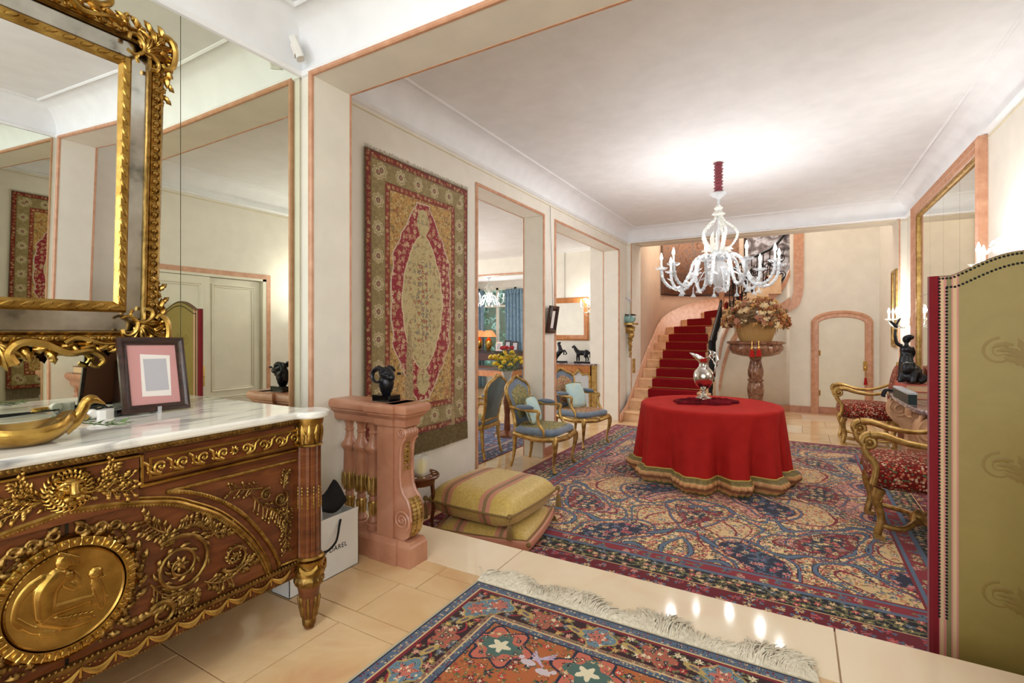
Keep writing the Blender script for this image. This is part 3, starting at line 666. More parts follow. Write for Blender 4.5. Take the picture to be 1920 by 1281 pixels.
# bottom rail mounts: beads, swags
g = MB(); z0 = .232
for i in range(150): g.ell((-HW+.03+i*.0100, .237, .014), .0045, 5, FM)
g.bb(-HW+.04, HW-.04, .284, .296, 0, .022, FM)
for i in range(110): g.ell((-HW+.05+i*.0134, .296, .018), (.005, .006, .006), 5, FM)
g.build('rail_beading', 'old_gilt', cm, True, True)
g = MB()
for k in range(17):
    xa, xb = -HW+.055+k*.083, -HW+.055+(k+1)*.083
    for q in range(3): g.tube([(xa+(xb-xa)*i/8, .275-(.018+.005*q)*math.sin(PI*i/8), .016+.006*math.sin(PI*i/8)) for i in range(9)], [.003+.0025*math.sin(PI*i/8) for i in range(9)], 5, M=FM)
    g.ell((xa, .276, .018), (.006, .005, .006), 6, FM); g.tube([(xa, .274, .018), (xa, .252, .016), (xa, .246, .014)], [.003, .005, .002], 5, M=FM)
    for q in range(4): g.ell((xa+.02+.012*q, .274+.003*math.sin(q*2), .016), .0036, 5, FM)
g.build('apron_swags', 'bright_gilt', cm, True, True)

# ---------------------------------------------------------------- gilt mirror above the commode
gm = thing('gilt_mirror', 'carved gilt rococo wall mirror with antiqued glass border above the commode', 'mirror', (XM+.02, CY, 1.17))
GM = Matrix.Translation((XM+.03, CY, 1.17)) @ Matrix.Rotation(math.radians(2.7), 4, 'Y') @ MAP
GH = 1.25
def rect(hw, b0, b1, c=0): return [(-hw, b0, c), (-hw, b1, c), (hw, b1, c), (hw, b0, c)]
MB().bb(-.485, .485, .005, GH+.01, -.028, -.004, GM).build('backboard', 'dark_wood', gm, False, True)
MB().bb(-.337, .337, .172, 1.108, 0, .012, GM).build('mirror_glass', 'clear_mirror', gm, False, True)
for n_, q in (('left', (-.437, -.375, .06, 1.21)), ('right', (.375, .437, .06, 1.21)), ('bottom', (-.375, .375, .06, .147)), ('top', (-.375, .375, 1.135, 1.21))):
    MB().bb(*q, 0, .006, GM).build('border_glass', 'antique_mirror', gm, False, True)
f1 = MB().sweep(rect(.463, .030, 1.243), [(-.028, 0), (-.028, .022), (-.016, .036), (-.008, .022), (.012, .020), (.022, .03), (.028, .02), (.028, 0)], True, (0, 0, 1), GM)
for hw, b0, b1 in ((.463, .030, 1.243),):
    P = rect(hw, b0, b1, .026); P.append(P[0]); beads(f1, P, .014, .034, GM, 8, (.012, .012, .012))
    beads(f1, [(a*1.0, b, .022) for a, b, c in P], .008, .017, GM, 5)
f1.build('outer_frame', 'gilt_bronze', gm, True, True)
f2 = MB().sweep(rect(.356, .153, 1.127), [(-.021, 0), (-.021, .018), (-.012, .028), (.010, .028), (.021, .016), (.021, 0)], True, (0, 0, 1), GM)
P = rect(.356, .153, 1.127, .026); P.append(P[0]); Pv = [Vector(p) for p in P]
for i in range(4):
    d = (Pv[i+1]-Pv[i]); n = int(d.length/.05); an = math.atan2(d.y, d.x)
    for k in range(n):
        c = Pv[i]+d*((k+.5)/n); f2.ell(tuple(c), (.026, .010, .010), 8, GM, Matrix.Rotation(an+.42, 4, 'Z'))
f2.build('inner_frame', 'bright_gilt', gm, True, True)
def c_scroll(mb, pts, r0, r1, M): mb.tube(smooth_path(pts, 6), taper((len(pts)-1)*6+1, r0, r1), 8, M=M)
def corner(mb, cx, cy, sx, sy, M):
    T = M @ Matrix.Translation((cx, cy, .03)) @ Matrix.Diagonal((sx, sy, 1, 1))
    for k in range(7):
        a = PI*.25+(-.75+.25*k)*1.35; mb.leaf((-.045, -.05), a, .085, .016, 4, 0, .02, .3*(-1)**k, T, 8)
    for k in range(9):
        a = PI*.25+(-1+.25*k)*1.5; mb.leaf((-.01, -.01), a+PI*0, .075, .017, 4, -.004, .022, .5*(-1)**k, T, 8)
    for k in range(6): mb.leaf((.03, -.03*k+.04), .2-.25*k, .05, .016, 3, -.006, .018, -.8, T, 7); mb.leaf((-.04*k+.02, .03), PI/2+.2*k, .06, .018, 3, -.006, .018, .8, T, 7)
    c_scroll(mb, [(-.105, -.025, .01), (-.10, -.005, .012), (-.078, 0, .014), (-.055, -.025, .016), (-.058, -.06, .016), (-.085, -.078, .014), (-.11, -.068, .012)], .009, .006, T)
    c_scroll(mb, [(-.03, -.11, .01), (-.006, -.105, .012), (0, -.08, .014), (-.025, -.056, .016), (-.06, -.06, .016), (-.078, -.085, .014), (-.07, -.105, .012)], .009, .006, T)
    c_scroll(mb, [(.015, .045, 0), (.045, .04, .005), (.062, .0, .008), (.055, -.06, .008), (.03, -.085, .006), (.015, -.07, .006)], .016, .011, T)
    for k in range(6): mb.leaf((.035+.006*math.sin(k), -.075-.028*k), -PI/2+.5*(-1)**k, .045, .013, 3, -.008, .016, .6*(-1)**k, T, 6)
    for k in range(5): mb.leaf((.02-.03*k, .022), PI/2+.6*(-1)**k, .05-.003*k, .013, 3, -.008, .016, .8*(-1)**k, T, 6)
for sx in (-1, 1):
    for sy, cy in ((1, 1.235), (-1, .04)):
        mb = MB(); corner(mb, sx*.46, cy, sx, sy, GM); mb.build('corner_acanthus', 'bright_gilt', gm, True, True)
for b0, sg in ((1.262, 1), (.012, -1)):
    mb = MB(); T = GM @ Matrix.Translation((0, b0, .02)) @ Matrix.Diagonal((1, sg, 1, 1))
    for sx in (-1, 1):
        U = T @ Matrix.Diagonal((sx, 1, 1, 1))
        c_scroll(mb, [(.045, .07, .01), (.03, .03, .012), (.06, -.005, .014), (.12, 0, .012), (.19, .035, .012), (.26, .03, .01), (.30, .06, .008), (.285, .09, .006), (.26, .08, .006)], .02, .009, U)
        c_scroll(mb, [(.18, .0, .012), (.22, -.02, .012), (.3, .005, .01), (.36, .0, .008)], .014, .006, U)
        for k in range(9): mb.leaf((.06+.035*k, .012+.012*math.sin(k)), .35+.45*(-1)**k, .07-.004*k, .02-.001*k, 4, 0, .02, .7*(-1)**k, U, 8)
        for k in range(3): mb.ell((.33+.022*k, .018+.008*k, .012), .010, 7, U)
    for k in range(7): mb.leaf((0, -.01), PI/2+(k-3)*.3, .11, .022, 3, 0, .025, 0, T, 8)
    mb.build('crest' if sg > 0 else 'apron_shell', 'bright_gilt', gm, True, True)

# ---------------------------------------------------------------- things on the commode
MT = .902
pf = thing('photo_frame', 'dark wooden photo frame with pink mount standing on the marble top', 'picture frame', (-2.27, .995, MT), 0)
tl = math.atan2(.07, .285); PM = Matrix.Translation((-2.205, .995, MT+.006)) @ Matrix.Rotation(-tl, 4, 'Y') @ Matrix.Rotation(-.02, 4, 'X') @ MAP @ Matrix.Diagonal((1.06, 1.0, 1, 1))
MB().sweep(rect(.097, .014, .284), [(-.015, 0), (-.015, .012), (-.004, .018), (.006, .008), (.015, .006), (.015, 0)], True, (0, 0, 1), PM).build('frame', 'dark_wood', pf, True, True)
MB().bb(-.1, .1, .012, .287, -.004, .001, PM).build('backing', 'leather_brown', pf, False, True)
MB().bb(-.084, .084, .028, .272, .001, .002, PM).build('mount', 'photo_mat', pf, False, True)
MB().prism([(-.045, .062), (.052, .058), (.06, .225), (-.04, .232)], .002, .003, PM).build('card', 'photo_card', pf, False, True)
MB().bb(-.032, .046, .082, .212, .003, .0035, PM).build('print', 'photo_grey', pf, False, True)
ps = MB().box((-2.205, .995, MT+.003), (.04, .012, .006)).box((-2.186, .995, MT+.014), (.006, .012, .025)).build('stand', 'clear_acrylic', pf, False, True)
MB().prism([(0, 0), (-.10, 0), (-.03, .2)], -.01, .01, Matrix.Translation((-2.232, .995, MT)) @ Matrix.Rotation(PI/2, 4, 'X')).build('prop', 'dark_wood', pf, False, True)
# gilded bird bowl
bw = thing('bird_bowl', 'polished gold bird shaped bowl beside a green sprig', 'bowl', (-1.90, .515, MT), 1.42)
def bird(u, v):
    a = 2*PI*u; L = .120; W = .088; x = L*math.cos(a); y = W*math.sin(a); h = .060+.012*math.cos(2*a)+(.01 if math.cos(a) > .8 else 0)
    if v < .5: q = v/.5; s = .45+.55*math.sin(q*PI/2); return (x*s, y*s, h*q**1.5)
    q = (v-.5)/.5; s = .93-.9*q; return (x*s, y*s, h*(1-q)+.012*q+.004)
mb = MB().grid(bird, 32, 16, None, True)
mb.v = [p for p in mb.v]
mb.build('bowl_body', 'bright_gilt', bw)
nk = MB().tube(smooth_path([(.085, 0, .040), (.115, .0, .058), (.132, 0, .085), (.142, 0, .108), (.160, 0, .112), (.188, 0, .094)], 5), [.032, .030, .028, .026, .024, .022, .020, .0185, .017, .016, .0155, .015, .0148, .0148, .015, .0155, .016, .0162, .016, .015, .013, .010, .007, .005, .003, .0015], 12)
nk.build('bird_head', 'bright_gilt', bw); MB().tube(smooth_path([(-.10, 0, .05), (-.135, 0, .07), (-.165, 0, .078)], 5), taper(11, .022, .008), 10, flat=.5).build('bird_tail', 'bright_gilt', bw)
sg = MB(); rd = random.Random(5)
sgt = thing('green_sprig', 'green leafy sprig lying on the marble beside the gold bowl', 'sprig', (-1.97, .70, MT+.01), 1.0)
sg.tube([(-.10, .01, .045), (-.03, 0, .02), (.03, .012, .006), (.09, .0, .006)], .0018, 5)
for i in range(34):
    t = i/33; T = Matrix.Translation((-.08+.17*t, .006*math.sin(9*t), .036-.03*min(1, t*1.6)+.004)) @ Matrix.Rotation(rd.uniform(-.5, .9), 4, 'X') @ Matrix.Rotation(rd.uniform(-.4, .4), 4, 'Y')
    sg.leaf((0, 0), rd.choice((-1, 1))*rd.uniform(.4, 1.2), rd.uniform(.018, .032), .0045, 1, 0, .002, 0, T, 4)
sg.build('leaves', 'leaf_green', sgt)
ad = thing('plug_adapter', 'white plug adapter and brass cable ends lying by the photo frame', 'plug', (-2.22, .83, MT))
MB().bb(-.018, .018, -.03, .03, 0, .034, MY((0, 0, 0), .5), .012).build('adapter_body', 'white_plastic', ad)
MB().lathe([(.016, 0), (.018, .01), (.018, .024), (.012, .03)], 16, Matrix.Translation((-.03, -.035, .02)) @ Matrix.Rotation(PI/2, 4, 'Y')).build('round_plug', 'white_plastic', ad)
mb = MB()
for y in (-.07, -.05): mb.lathe([(.006, 0), (.011, .004), (.012, .024), (.006, .034)], 12, Matrix.Translation((.012+y*.2, y, .013)) @ Matrix.Rotation(PI/2, 4, 'X'))
mb.build('brass_ends', 'brass', ad); MB().bb(-.012, .012, .03, .10, .002, .022, MY((0, 0, 0), .4), .005).build('black_plug', 'black_gloss', ad)
cbl = MB(); 
cbl.tube(smooth_path([(-2.26, .80, MT+.012), (-2.22, .70, MT+.004), (-2.24, .55, MT+.004), (-2.28, .35, MT+.004), (-2.26, .1, MT+.004)], 8), .0032, 6)
cbl.tube(smooth_path([(-2.25, .79, MT+.012), (-2.19, .70, MT+.004), (-2.17, .56, MT+.004), (-2.22, .3, MT+.004)], 8), .0032, 6)
tag(cbl.build('lamp_cable', 'black_gloss'), 'thin black cables trailing across the marble top', 'cable')
cb2 = MB().tube(smooth_path([(-2.30, .925, MT+.012), (-2.32, .925, MT+.02), (-2.36, .90, MT+.012), (-2.375, .82, MT+.006), (-2.33, .77, MT+.005), (-2.30, .82, MT+.006), (-2.36, .90, MT+.022), (-2.385, .915, MT+.004)], 8), .0035, 6)
tag(cb2.build('looped_cable', 'black_gloss'), 'looped black cable at the mirror beside the dark photo frame', 'cable')

# ---------------------------------------------------------------- balustrades
bl = thing('stone_balustrade', 'pink stone balustrade with gilded leaves beside the mirror wall', 'balustrade', (-2.0, 2.0, 0))
def slab(mb, x0, x1, y0, y1, z0, z1, prof):
    n = len(prof); v = []; f = []
    for o, t in prof:
        z = z0+(z1-z0)*t; v += [(x0-o, y0-o, z), (x1+o, y0-o, z), (x1+o, y1+o, z), (x0-o, y1+o, z)]
    for k in range(n-1):
        for i in range(4): f.append((k*4+i, k*4+(i+1) % 4, (k+1)*4+(i+1) % 4, (k+1)*4+i))
    f += [(3, 2, 1, 0), ((n-1)*4, (n-1)*4+1, (n-1)*4+2, (n-1)*4+3)]; mb.add(v, f)
CAP = [(0, 0), (.004, .12), (.004, .3), (.02, .42), (.03, .5), (.03, .56), (.042, .62), (.046, .8), (.04, .95), (.03, 1)]
mb = MB(); slab(mb, XRL+.006, -1.96, 1.95, 2.05, .725, .845, CAP); slab(mb, -1.965, -1.84, 1.93, 2.07, .725, .846, CAP); slab(mb, -1.85, -1.765, 1.945, 2.055, .725, .846, CAP)
mb.build('top_rail', 'pink_stone', bl, True, True, 30)
mb = MB(); PL = [(.012, 0), (.012, .78), (.006, .86), (0, 1)]
slab(mb, XRL+.02, -1.98, 1.945, 2.055, 0, .125, PL); slab(mb, -2.0, -1.82, 1.935, 2.065, 0, .135, PL); slab(mb, -1.86, -1.735, 1.945, 2.06, 0, .13, PL)
mb.build('plinth', 'pink_stone', bl, False, True)
MB().bb(-1.962, -1.848, 1.942, 2.058, .13, .73).build('post', 'pink_stone', bl, False, True)
BP = [(.036, .125), (.036, .155), (.030, .16), (.034, .175), (.026, .19), (.018, .215), (.0175, .26), (.024, .285), (.026, .30), (.021, .31), (.030, .33), (.036, .38), (.034, .46), (.032, .54), (.036, .55), (.047, .57), (.046, .585), (.030, .605), (.022, .63), (.021, .655), (.026, .66), (.026, .668), (.021, .673), (.024, .70), (.032, .715), (.034, .73)]
for x in (-2.238, -2.143, -2.048):
    T = Matrix.Translation((x, 2.0, 0)); b_ = MB().lathe(BP, 20, T).build('baluster', 'pink_stone', bl, True, True)
    g = MB().lathe([(.034, .33), (.039, .38), (.038, .41), (.034, .42)], 16, T)
    for k in range(8):
        a = 2*PI*k/8; U = T @ Matrix.Translation((.036*math.cos(a), .036*math.sin(a), .325)) @ Matrix.Rotation(a+PI/2, 4, 'Z') @ Matrix.Rotation(PI/2, 4, 'X'); g.leaf((0, 0), PI/2, .11, .016, 3, 0, .008, 0, U, 7)
    g.build('leaf_collar', 'gilt_wood', b_, True, True)
    g = MB().lathe([(.0195, .20), (.022, .25), (.025, .283), (.02, .29)], 14, T)
    for k in range(8): a = 2*PI*k/8; g.tube([(.021*math.cos(a), .021*math.sin(a), .20), (.026*math.cos(a), .026*math.sin(a), .275)], [.004, .006], 5, M=T)
    g.build('husk_collar', 'gilt_wood', b_, True, True)
# scroll console on the end of the post (side profile in X-Z)
pr = [(-1.85, .13), (-1.78, .13), (-1.752, .15), (-1.737, .19), (-1.731, .24), (-1.738, .30), (-1.757, .345), (-1.785, .375), (-1.80, .41), (-1.806, .47), (-1.805, .56), (-1.80, .62), (-1.788, .65), (-1.772, .665), (-1.765, .69), (-1.775, .715), (-1.80, .725), (-1.85, .727)]
RX = Matrix.Rotation(PI/2, 4, 'X')
mb = MB().prism(pr, -2.045, -1.955, RX)
for yy, s in ((1.953, 1), (2.047, -1)):
    T = Matrix.Translation((0, yy, 0)) @ RX
    mb.tube(spiral(-1.795, .235, .058, .008, -.9, 2.3, 44), taper(45, .010, .006), 6, M=T); mb.tube(spiral(-1.797, .69, .03, .006, -.9, 1.9, 28), taper(29, .006, .004), 6, M=T)
    mb.tube([(x, z, 0) for x, z in pr[4:14]], .008, 6, M=T)
for k in range(4): mb.tube([(-1.772+.003*math.cos(a)*0+.03*math.cos(a)-.03, .69+.028*math.sin(a), -1.965-.023*k) for a in [-1.3+2.6*i/8 for i in range(9)]], .009, 6, M=RX)
mb.build('scroll_console', 'pink_stone', bl, True, True, 35)
g = MB()
for k in range(12):
    t = k/11; th = -1.15+2.2*t; cx, cz = -1.79+.066*math.cos(th), .25+.105*math.sin(th)
    for s in (-1, 0, 1): g.ell((cx+.004*(s == 0), 2.0+s*.026, cz), (.012, .018, .015), 6, None, Matrix.Rotation(-th, 4, 'Y'))
g.tube([(-1.79+.072*math.cos(-1.2+2.3*i/12), 2.0, .25+.112*math.sin(-1.2+2.3*i/12)) for i in range(13)], .009, 6)
g.build('acanthus_mount', 'gilt_wood', bl, True, True)
g = MB()
for k in range(5): g.ell((-1.800, 2.0+.022*(k % 2*2-1)*0, .55+.026*k), (.014, .02-.002*k*0, .015), 7)
for k in range(4):
    for s in (-1, 1): g.ell((-1.803, 2.0+s*.014, .50+.03*k), (.010, .012, .013), 6)
g.build('husk_drop', 'gilt_wood', bl, True, True)
def mirror_tree(src, xc, label):
    loc = Vector(src.location); t = thing(src.name.split('.')[0], label, src['category'], (2*xc-loc.x, loc.y, loc.z))
    def rec(o, par):
        me = o.data.copy(); co = np.empty(len(me.vertices)*3, 'f'); me.vertices.foreach_get('co', co); co[0::3] *= -1; me.vertices.foreach_set('co', co); me.flip_normals()
        n = bpy.data.objects.new(o.name.split('.')[0], me); col.objects.link(n); n.parent = par; n.location = (-o.location.x, o.location.y, o.location.z)
        for c in o.children: rec(c, n)
    for c in src.children: rec(c, t)
    return t
mirror_tree(bl, -.552, 'pink stone balustrade with gilded leaves beside the folding screen')
bk = thing('album', 'large closed album lying on the balustrade by the screen', 'book', (.86, 2.0, .846)); MB().bb(-.13, .13, -.085, .085, 0, .006).bb(-.13, .13, -.085, .085, .06, .066).bb(-.13, -.124, -.085, .085, .004, .062).build('cover', 'leather_brown', bk, False); MB().bb(-.122, .125, -.08, .08, .006, .06).build('pages', 'book_pages', bk, False)
rm = thing('ram_sculpture', 'black ram head sculpture on a block standing on the pink balustrade', 'sculpture', (-1.952, 2.0, .846))
MB().bb(-.062, .062, -.045, .045, 0, .034, None, .002).build('base', 'black_gloss', rm, False)
mb = MB(); mb.ell((0, 0, .10), (.045, .04, .062), 16); mb.ell((.012, -.01, .15), (.05, .038, .036), 14, None, Matrix.Rotation(.35, 4, 'Y')); mb.ell((.05, -.02, .132), (.03, .02, .022), 12); mb.tube([(.0, 0, .03), (0, 0, .06)], [.02, .035], 10)
for s in (-1, 1): mb.tube([(-.018+.040*math.cos(a), s*(.034+.004*a), .142+.036*math.sin(a)) for a in [.6+4.6*i/20 for i in range(21)]], taper(21, .017, .006), 9)
mb.ell((.066, .03, .15), (.016, .008, .008), 8); mb.ell((.05, -.05, .155), (.018, .008, .008), 8)
mb.build('ram_head', 'black_bronze', rm)

# ---------------------------------------------------------------- shopping bag
bg = thing('shopping_bag', 'white paper shopping bag with black cord handles beside the commode', 'bag', (-2.075, 1.65, 0))
mb = MB(); x0, x1, y0, y1, h = -.065, .065, -.205, .205, .30; t_ = .003
mb.bb(x1-t_, x1, y0, y1, 0, h).bb(x0, x0+t_, y0, y1, 0, h).bb(x0, x1, y0, y0+t_, 0, h-.012).bb(x0, x1, y1-t_, y1, 0, h-.012).bb(x0, x1, y0, y1, 0, .003)
mb.build('paper_shell', 'white_paper', bg, False)
MB().tube(smooth_path([(x1+.003, -.09, h-.03), (x1+.03, -.10, h-.07), (x1+.035, -.05, h-.14), (x1+.03, .03, h-.12), (x1+.012, .07, h-.05), (x1+.003, .085, h-.028)], 8), .0055, 8).build('cord_handle', 'black_cloth', bg)
MB().tube(smooth_path([(x0-.003, -.09, h-.03), (x0-.03, -.08, h-.0), (x0-.03, .0, h+.03), (x0-.02, .07, h+.0), (x0-.003, .085, h-.028)], 8), .0055, 8).build('cord_handle', 'black_cloth', bg)
def txt(name, s, size, M, mat, parent, ext=.0006, align='CENTER', sp=1.0):
    cu = bpy.data.curves.new(name, 'FONT'); cu.body = s; cu.size = size; cu.extrude = ext; cu.align_x = align; cu.align_y = 'CENTER'; cu.space_character = sp
    ob = bpy.data.objects.new(name, cu); me = bpy.data.meshes.new_from_object(ob); bpy.data.objects.remove(ob); bpy.data.curves.remove(cu)
    me.materials.append(MATS[mat]); o = bpy.data.objects.new(name, me); col.objects.link(o); o.parent = parent; o.matrix_local = M; return o
txt('lettering', 'GERARD DAREL', .034, Matrix.Translation((x1+.0008, -.005, .135)) @ MAP, 'black_cloth', bg, sp=1.12)
mb = MB(); mb.grid(lambda u, v: (-.02+.09*(v-.5)*(.4+u), -.05+.20*u-.03*math.sin(PI*v), .24+.20*math.sin(PI*(.15+.7*v))*(.6+.4*u)+.02*math.sin(7*u)), 10, 10)
tg = mb.build('tissue', 'black_cloth', bg); md_ = tg.modifiers.new('t', 'SOLIDIFY'); md_.thickness = .004
MB().bb(-.04, .02, -.17, .05, .25, .385, Matrix.Rotation(.12, 4, 'X')).build('inner_box', 'white_paper', bg, False)
# motion sensor in the cove corner
ms = thing('motion_sensor', 'small white motion sensor on the cove above the wall mirror', 'sensor', (XM+.09, YC0-.10, 2.735))
T = Matrix.Rotation(-.7, 4, 'Z') @ Matrix.Rotation(.35, 4, 'X'); MB().bb(-.032, .032, -.02, .02, -.055, .055, T, .01).build('housing', 'white_plastic', ms); MB().bb(-.024, .024, -.026, -.018, -.035, .02, T, .006).build('lens', 'photo_card', ms); MB().tube([(0, 0, 0), (-.055, .06, .02)], .012, 8).build('bracket', 'white_plastic', ms)
# ================================================================ WOVEN PIECES (rugs, tapestry): patterns woven as colour attributes
def h01(i, j, s):
    n = np.sin(i*127.1+j*311.7+s*74.7)*43758.5453
    return n-np.floor(n)
def C3(*c): return np.array(lin(*c))
def paint(img, mask, c): img[mask] = c
def scatter(x, y, cell, seed, jit=.3):
    i, j = np.floor(x/cell), np.floor(y/cell)
    cx, cy = (i+.5+(h01(i, j, seed)-.5)*2*jit)*cell, (j+.5+(h01(i, j, seed+1)-.5)*2*jit)*cell
    dx, dy = x-cx, y-cy
    return np.hypot(dx, dy)/cell, np.arctan2(dy, dx), h01(i, j, seed+2), h01(i, j, seed+3)
def flowers(img, x, y, cell, seed, pal, ctr, out=None, mask=None, size=.4, petals=6, leafc=None, dens=1.):
    d, a, k, k2 = scatter(x, y, cell, seed)
    r = size*(.72+.28*np.cos(petals*a+k*6)); on = (k2 < dens)
    if mask is not None: on &= mask
    if leafc is not None:
        lf = on & (d < size*1.45) & (np.abs(np.sin(1.5*a+k*9)) > .9); img[lf] = leafc
    if out is not None: img[on & (d < r*1.18)] = out
    for q, c in enumerate(pal):
        img[on & (d < r) & (np.floor(k*len(pal)) == q)] = c
    img[on & (d < r*.42)] = ctr
    img[on & (d < r*.18)] = pal[0]
def vines(img, x, y, period, amp, w, c, mask, ph=0):
    img[mask & (np.abs(y-amp*np.sin(2*PI*x/period+ph)) < w)] = c
def woven(name, fn, sx, sy, res, parent, mat, M, relief=None):
    nx, ny = int(sx/res), int(sy/res); xs = (np.arange(nx)+.5)/nx*sx; ys = (np.arange(ny)+.5)/ny*sy
    X, Y = np.meshgrid(xs, ys); img = np.zeros((ny, nx, 3)); fn(img, X, Y, sx, sy)
    gx, gy = np.meshgrid(np.linspace(0, sx, nx+1), np.linspace(0, sy, ny+1)); z = np.zeros_like(gx) if relief is None else relief(gx, gy)
    co = np.stack([gx-sx/2, gy, z], -1).reshape(-1, 3)
    R = np.array(M.to_3x3()); co = co @ R.T+np.array(M.translation)
    idx = (np.arange(ny)[:, None]*(nx+1)+np.arange(nx)[None, :]).reshape(-1)
    q = np.stack([idx, idx+1, idx+nx+2, idx+nx+1], -1).astype('i4')
    me = bpy.data.meshes.new(name); me.vertices.add(len(co)); me.vertices.foreach_set('co', co.astype('f').ravel())
    me.loops.add(q.size); me.loops.foreach_set('vertex_index', q.ravel()); me.polygons.add(len(q)); me.polygons.foreach_set('loop_start', np.arange(len(q), dtype='i4')*4)
    me.update(calc_edges=True)
    at = me.color_attributes.new('weave', 'FLOAT_COLOR', 'CORNER'); cc = np.ones((len(q), 4, 4), 'f'); cc[:, :, :3] = img.reshape(-1, 1, 3); at.data.foreach_set('color', cc.ravel())
    me.polygons.foreach_set('use_smooth', np.ones(len(q), bool)); me.materials.append(MATS[mat])
    o = bpy.data.objects.new(name, me); col.objects.link(o); o.parent = parent; return o
def edge_d(X, Y, sx, sy): return np.minimum(np.minimum(X, sx-X), np.minimum(Y, sy-Y))
def along(X, Y, sx, sy):
    dx, dy = np.minimum(X, sx-X), np.minimum(Y, sy-Y); return np.where(dx < dy, Y, X)
NAVY, WINE, CREAM, STEEL, ROSE, OLIVE, BLACKB = C3(32, 36, 58), C3(124, 24, 38), C3(232, 200, 148), C3(88, 108, 132), C3(190, 80, 84), C3(120, 116, 76), C3(24, 22, 34)
PINK, SAND, ORANGE, TEALC, IVORY, GOLD = C3(206, 140, 130), C3(214, 184, 134), C3(186, 92, 44), C3(66, 98, 118), C3(228, 216, 184), C3(188, 150, 70)
def big_rug(img, X, Y, sx, sy):
    d = edge_d(X, Y, sx, sy); al = along(X, Y, sx, sy); img[:] = CREAM
    x, y = np.abs(X-sx/2), np.abs(Y-sy/2)
    x, y = x+.07*np.sin(5.2*y+.4)+.035*np.sin(11*y+7*x), y+.07*np.sin(6.1*x)+.03*np.sin(13*x-9*y)
    P, Q = .98, 1.20
    gx, gy = 2*PI*x/P, 2*PI*y/Q
    g = np.cos(gx)+np.cos(gy)+.28*np.cos(2*gx)*np.cos(gy)+.22*np.sin(2*gy+1)*np.cos(gx)
    g2 = np.cos(gx+gy*.5+.8*np.sin(gy))+np.cos(gy-gx*.6+.7*np.sin(gx*1.3))
    flowers(img, X, Y, .072, 3, [ROSE, WINE, STEEL, WINE, ROSE, NAVY], SAND, None, None, .5, 6, OLIVE, 1.)
    flowers(img, X+.03, Y+.02, .043, 9, [WINE, ROSE, TEALC, OLIVE, ORANGE], CREAM, None, None, .42, 5, OLIVE, .8)
    pc = (g2 > .95); img[pc] = SAND; flowers(img, X, Y, .05, 12, [ORANGE, ROSE, STEEL, PINK], CREAM, None, pc, .42, 5, OLIVE, .9)
    pd = (g2 < -1.15); img[pd] = PINK; flowers(img, X, Y, .045, 14, [WINE, NAVY, CREAM], SAND, None, pd, .42, 5, OLIVE, .95)
    for lo, hi, c in ((.60, .66, WINE), (.66, .76, STEEL), (.76, .79, NAVY)): img[(g > lo) & (g < hi)] = c
    for lo, hi, c in ((-.88, -.82, NAVY), (-.82, -.70, STEEL), (-.70, -.65, WINE)): img[(g > lo) & (g < hi)] = c
    for v_ in (.95, -1.15): img[np.abs(g2-v_) < .06] = WINE
    for v_ in (.25, -.45): img[np.abs(g2-v_) < .075] = STEEL; img[np.abs(np.abs(g2-v_)-.09) < .018] = NAVY
    md = g > 1.25; img[md] = WINE; img[(g > 1.25) & (g < 1.32)] = NAVY; flowers(img, X, Y, .075, 21, [PINK, SAND, STEEL, ROSE], NAVY, NAVY, g > 1.32, .42, 7, OLIVE, .95)
    me = g > 1.9; img[me] = NAVY; flowers(img, X, Y, .06, 22, [ROSE, CREAM, STEEL], SAND, None, me, .44, 6, OLIVE, 1.)
    mf = g < -1.2; img[mf] = NAVY; img[(g < -1.2) & (g > -1.27)] = WINE; flowers(img, X, Y, .07, 25, [ROSE, SAND, STEEL, PINK], WINE, None, g < -1.27, .44, 6, TEALC, .95)
    img[(np.abs(np.abs(x-P/4)-.02-.12*np.sin(gy)) < .009) & (np.abs(g) < .5)] = WINE
    img[(np.abs(y-Q/4-.10*np.sin(gx*2)) < .009) & (np.abs(g) < .5)] = STEEL
    b = d < .52
    bands = [(0, .03, WINE), (.03, .19, C3(112, 24, 40)), (.19, .20, SAND), (.20, .37, BLACKB), (.37, .40, STEEL), (.40, .48, C3(140, 36, 50)), (.48, .505, STEEL), (.505, .52, WINE)]
    for lo, hi, c in bands: img[(d >= lo) & (d < hi)] = c
    flowers(img, al, d-.03, .08, 31, [PINK, ROSE, SAND], NAVY, None, (d > .035) & (d < .185), .36, 6, STEEL, .9)
    m = (d > .203) & (d < .367)
    for ph in (0, PI): vines(img, al, d-.285, .5, .055, .006, OLIVE, m, ph)
    flowers(img, al, d-.2, .057, 34, [SAND, ROSE, STEEL, OLIVE, PINK], CREAM, None, m, .42, 5, OLIVE, .95)
    flowers(img, al, d-.40, .08, 36, [STEEL, PINK, SAND], NAVY, None, (d > .403) & (d < .478), .36, 6, OLIVE, .9)
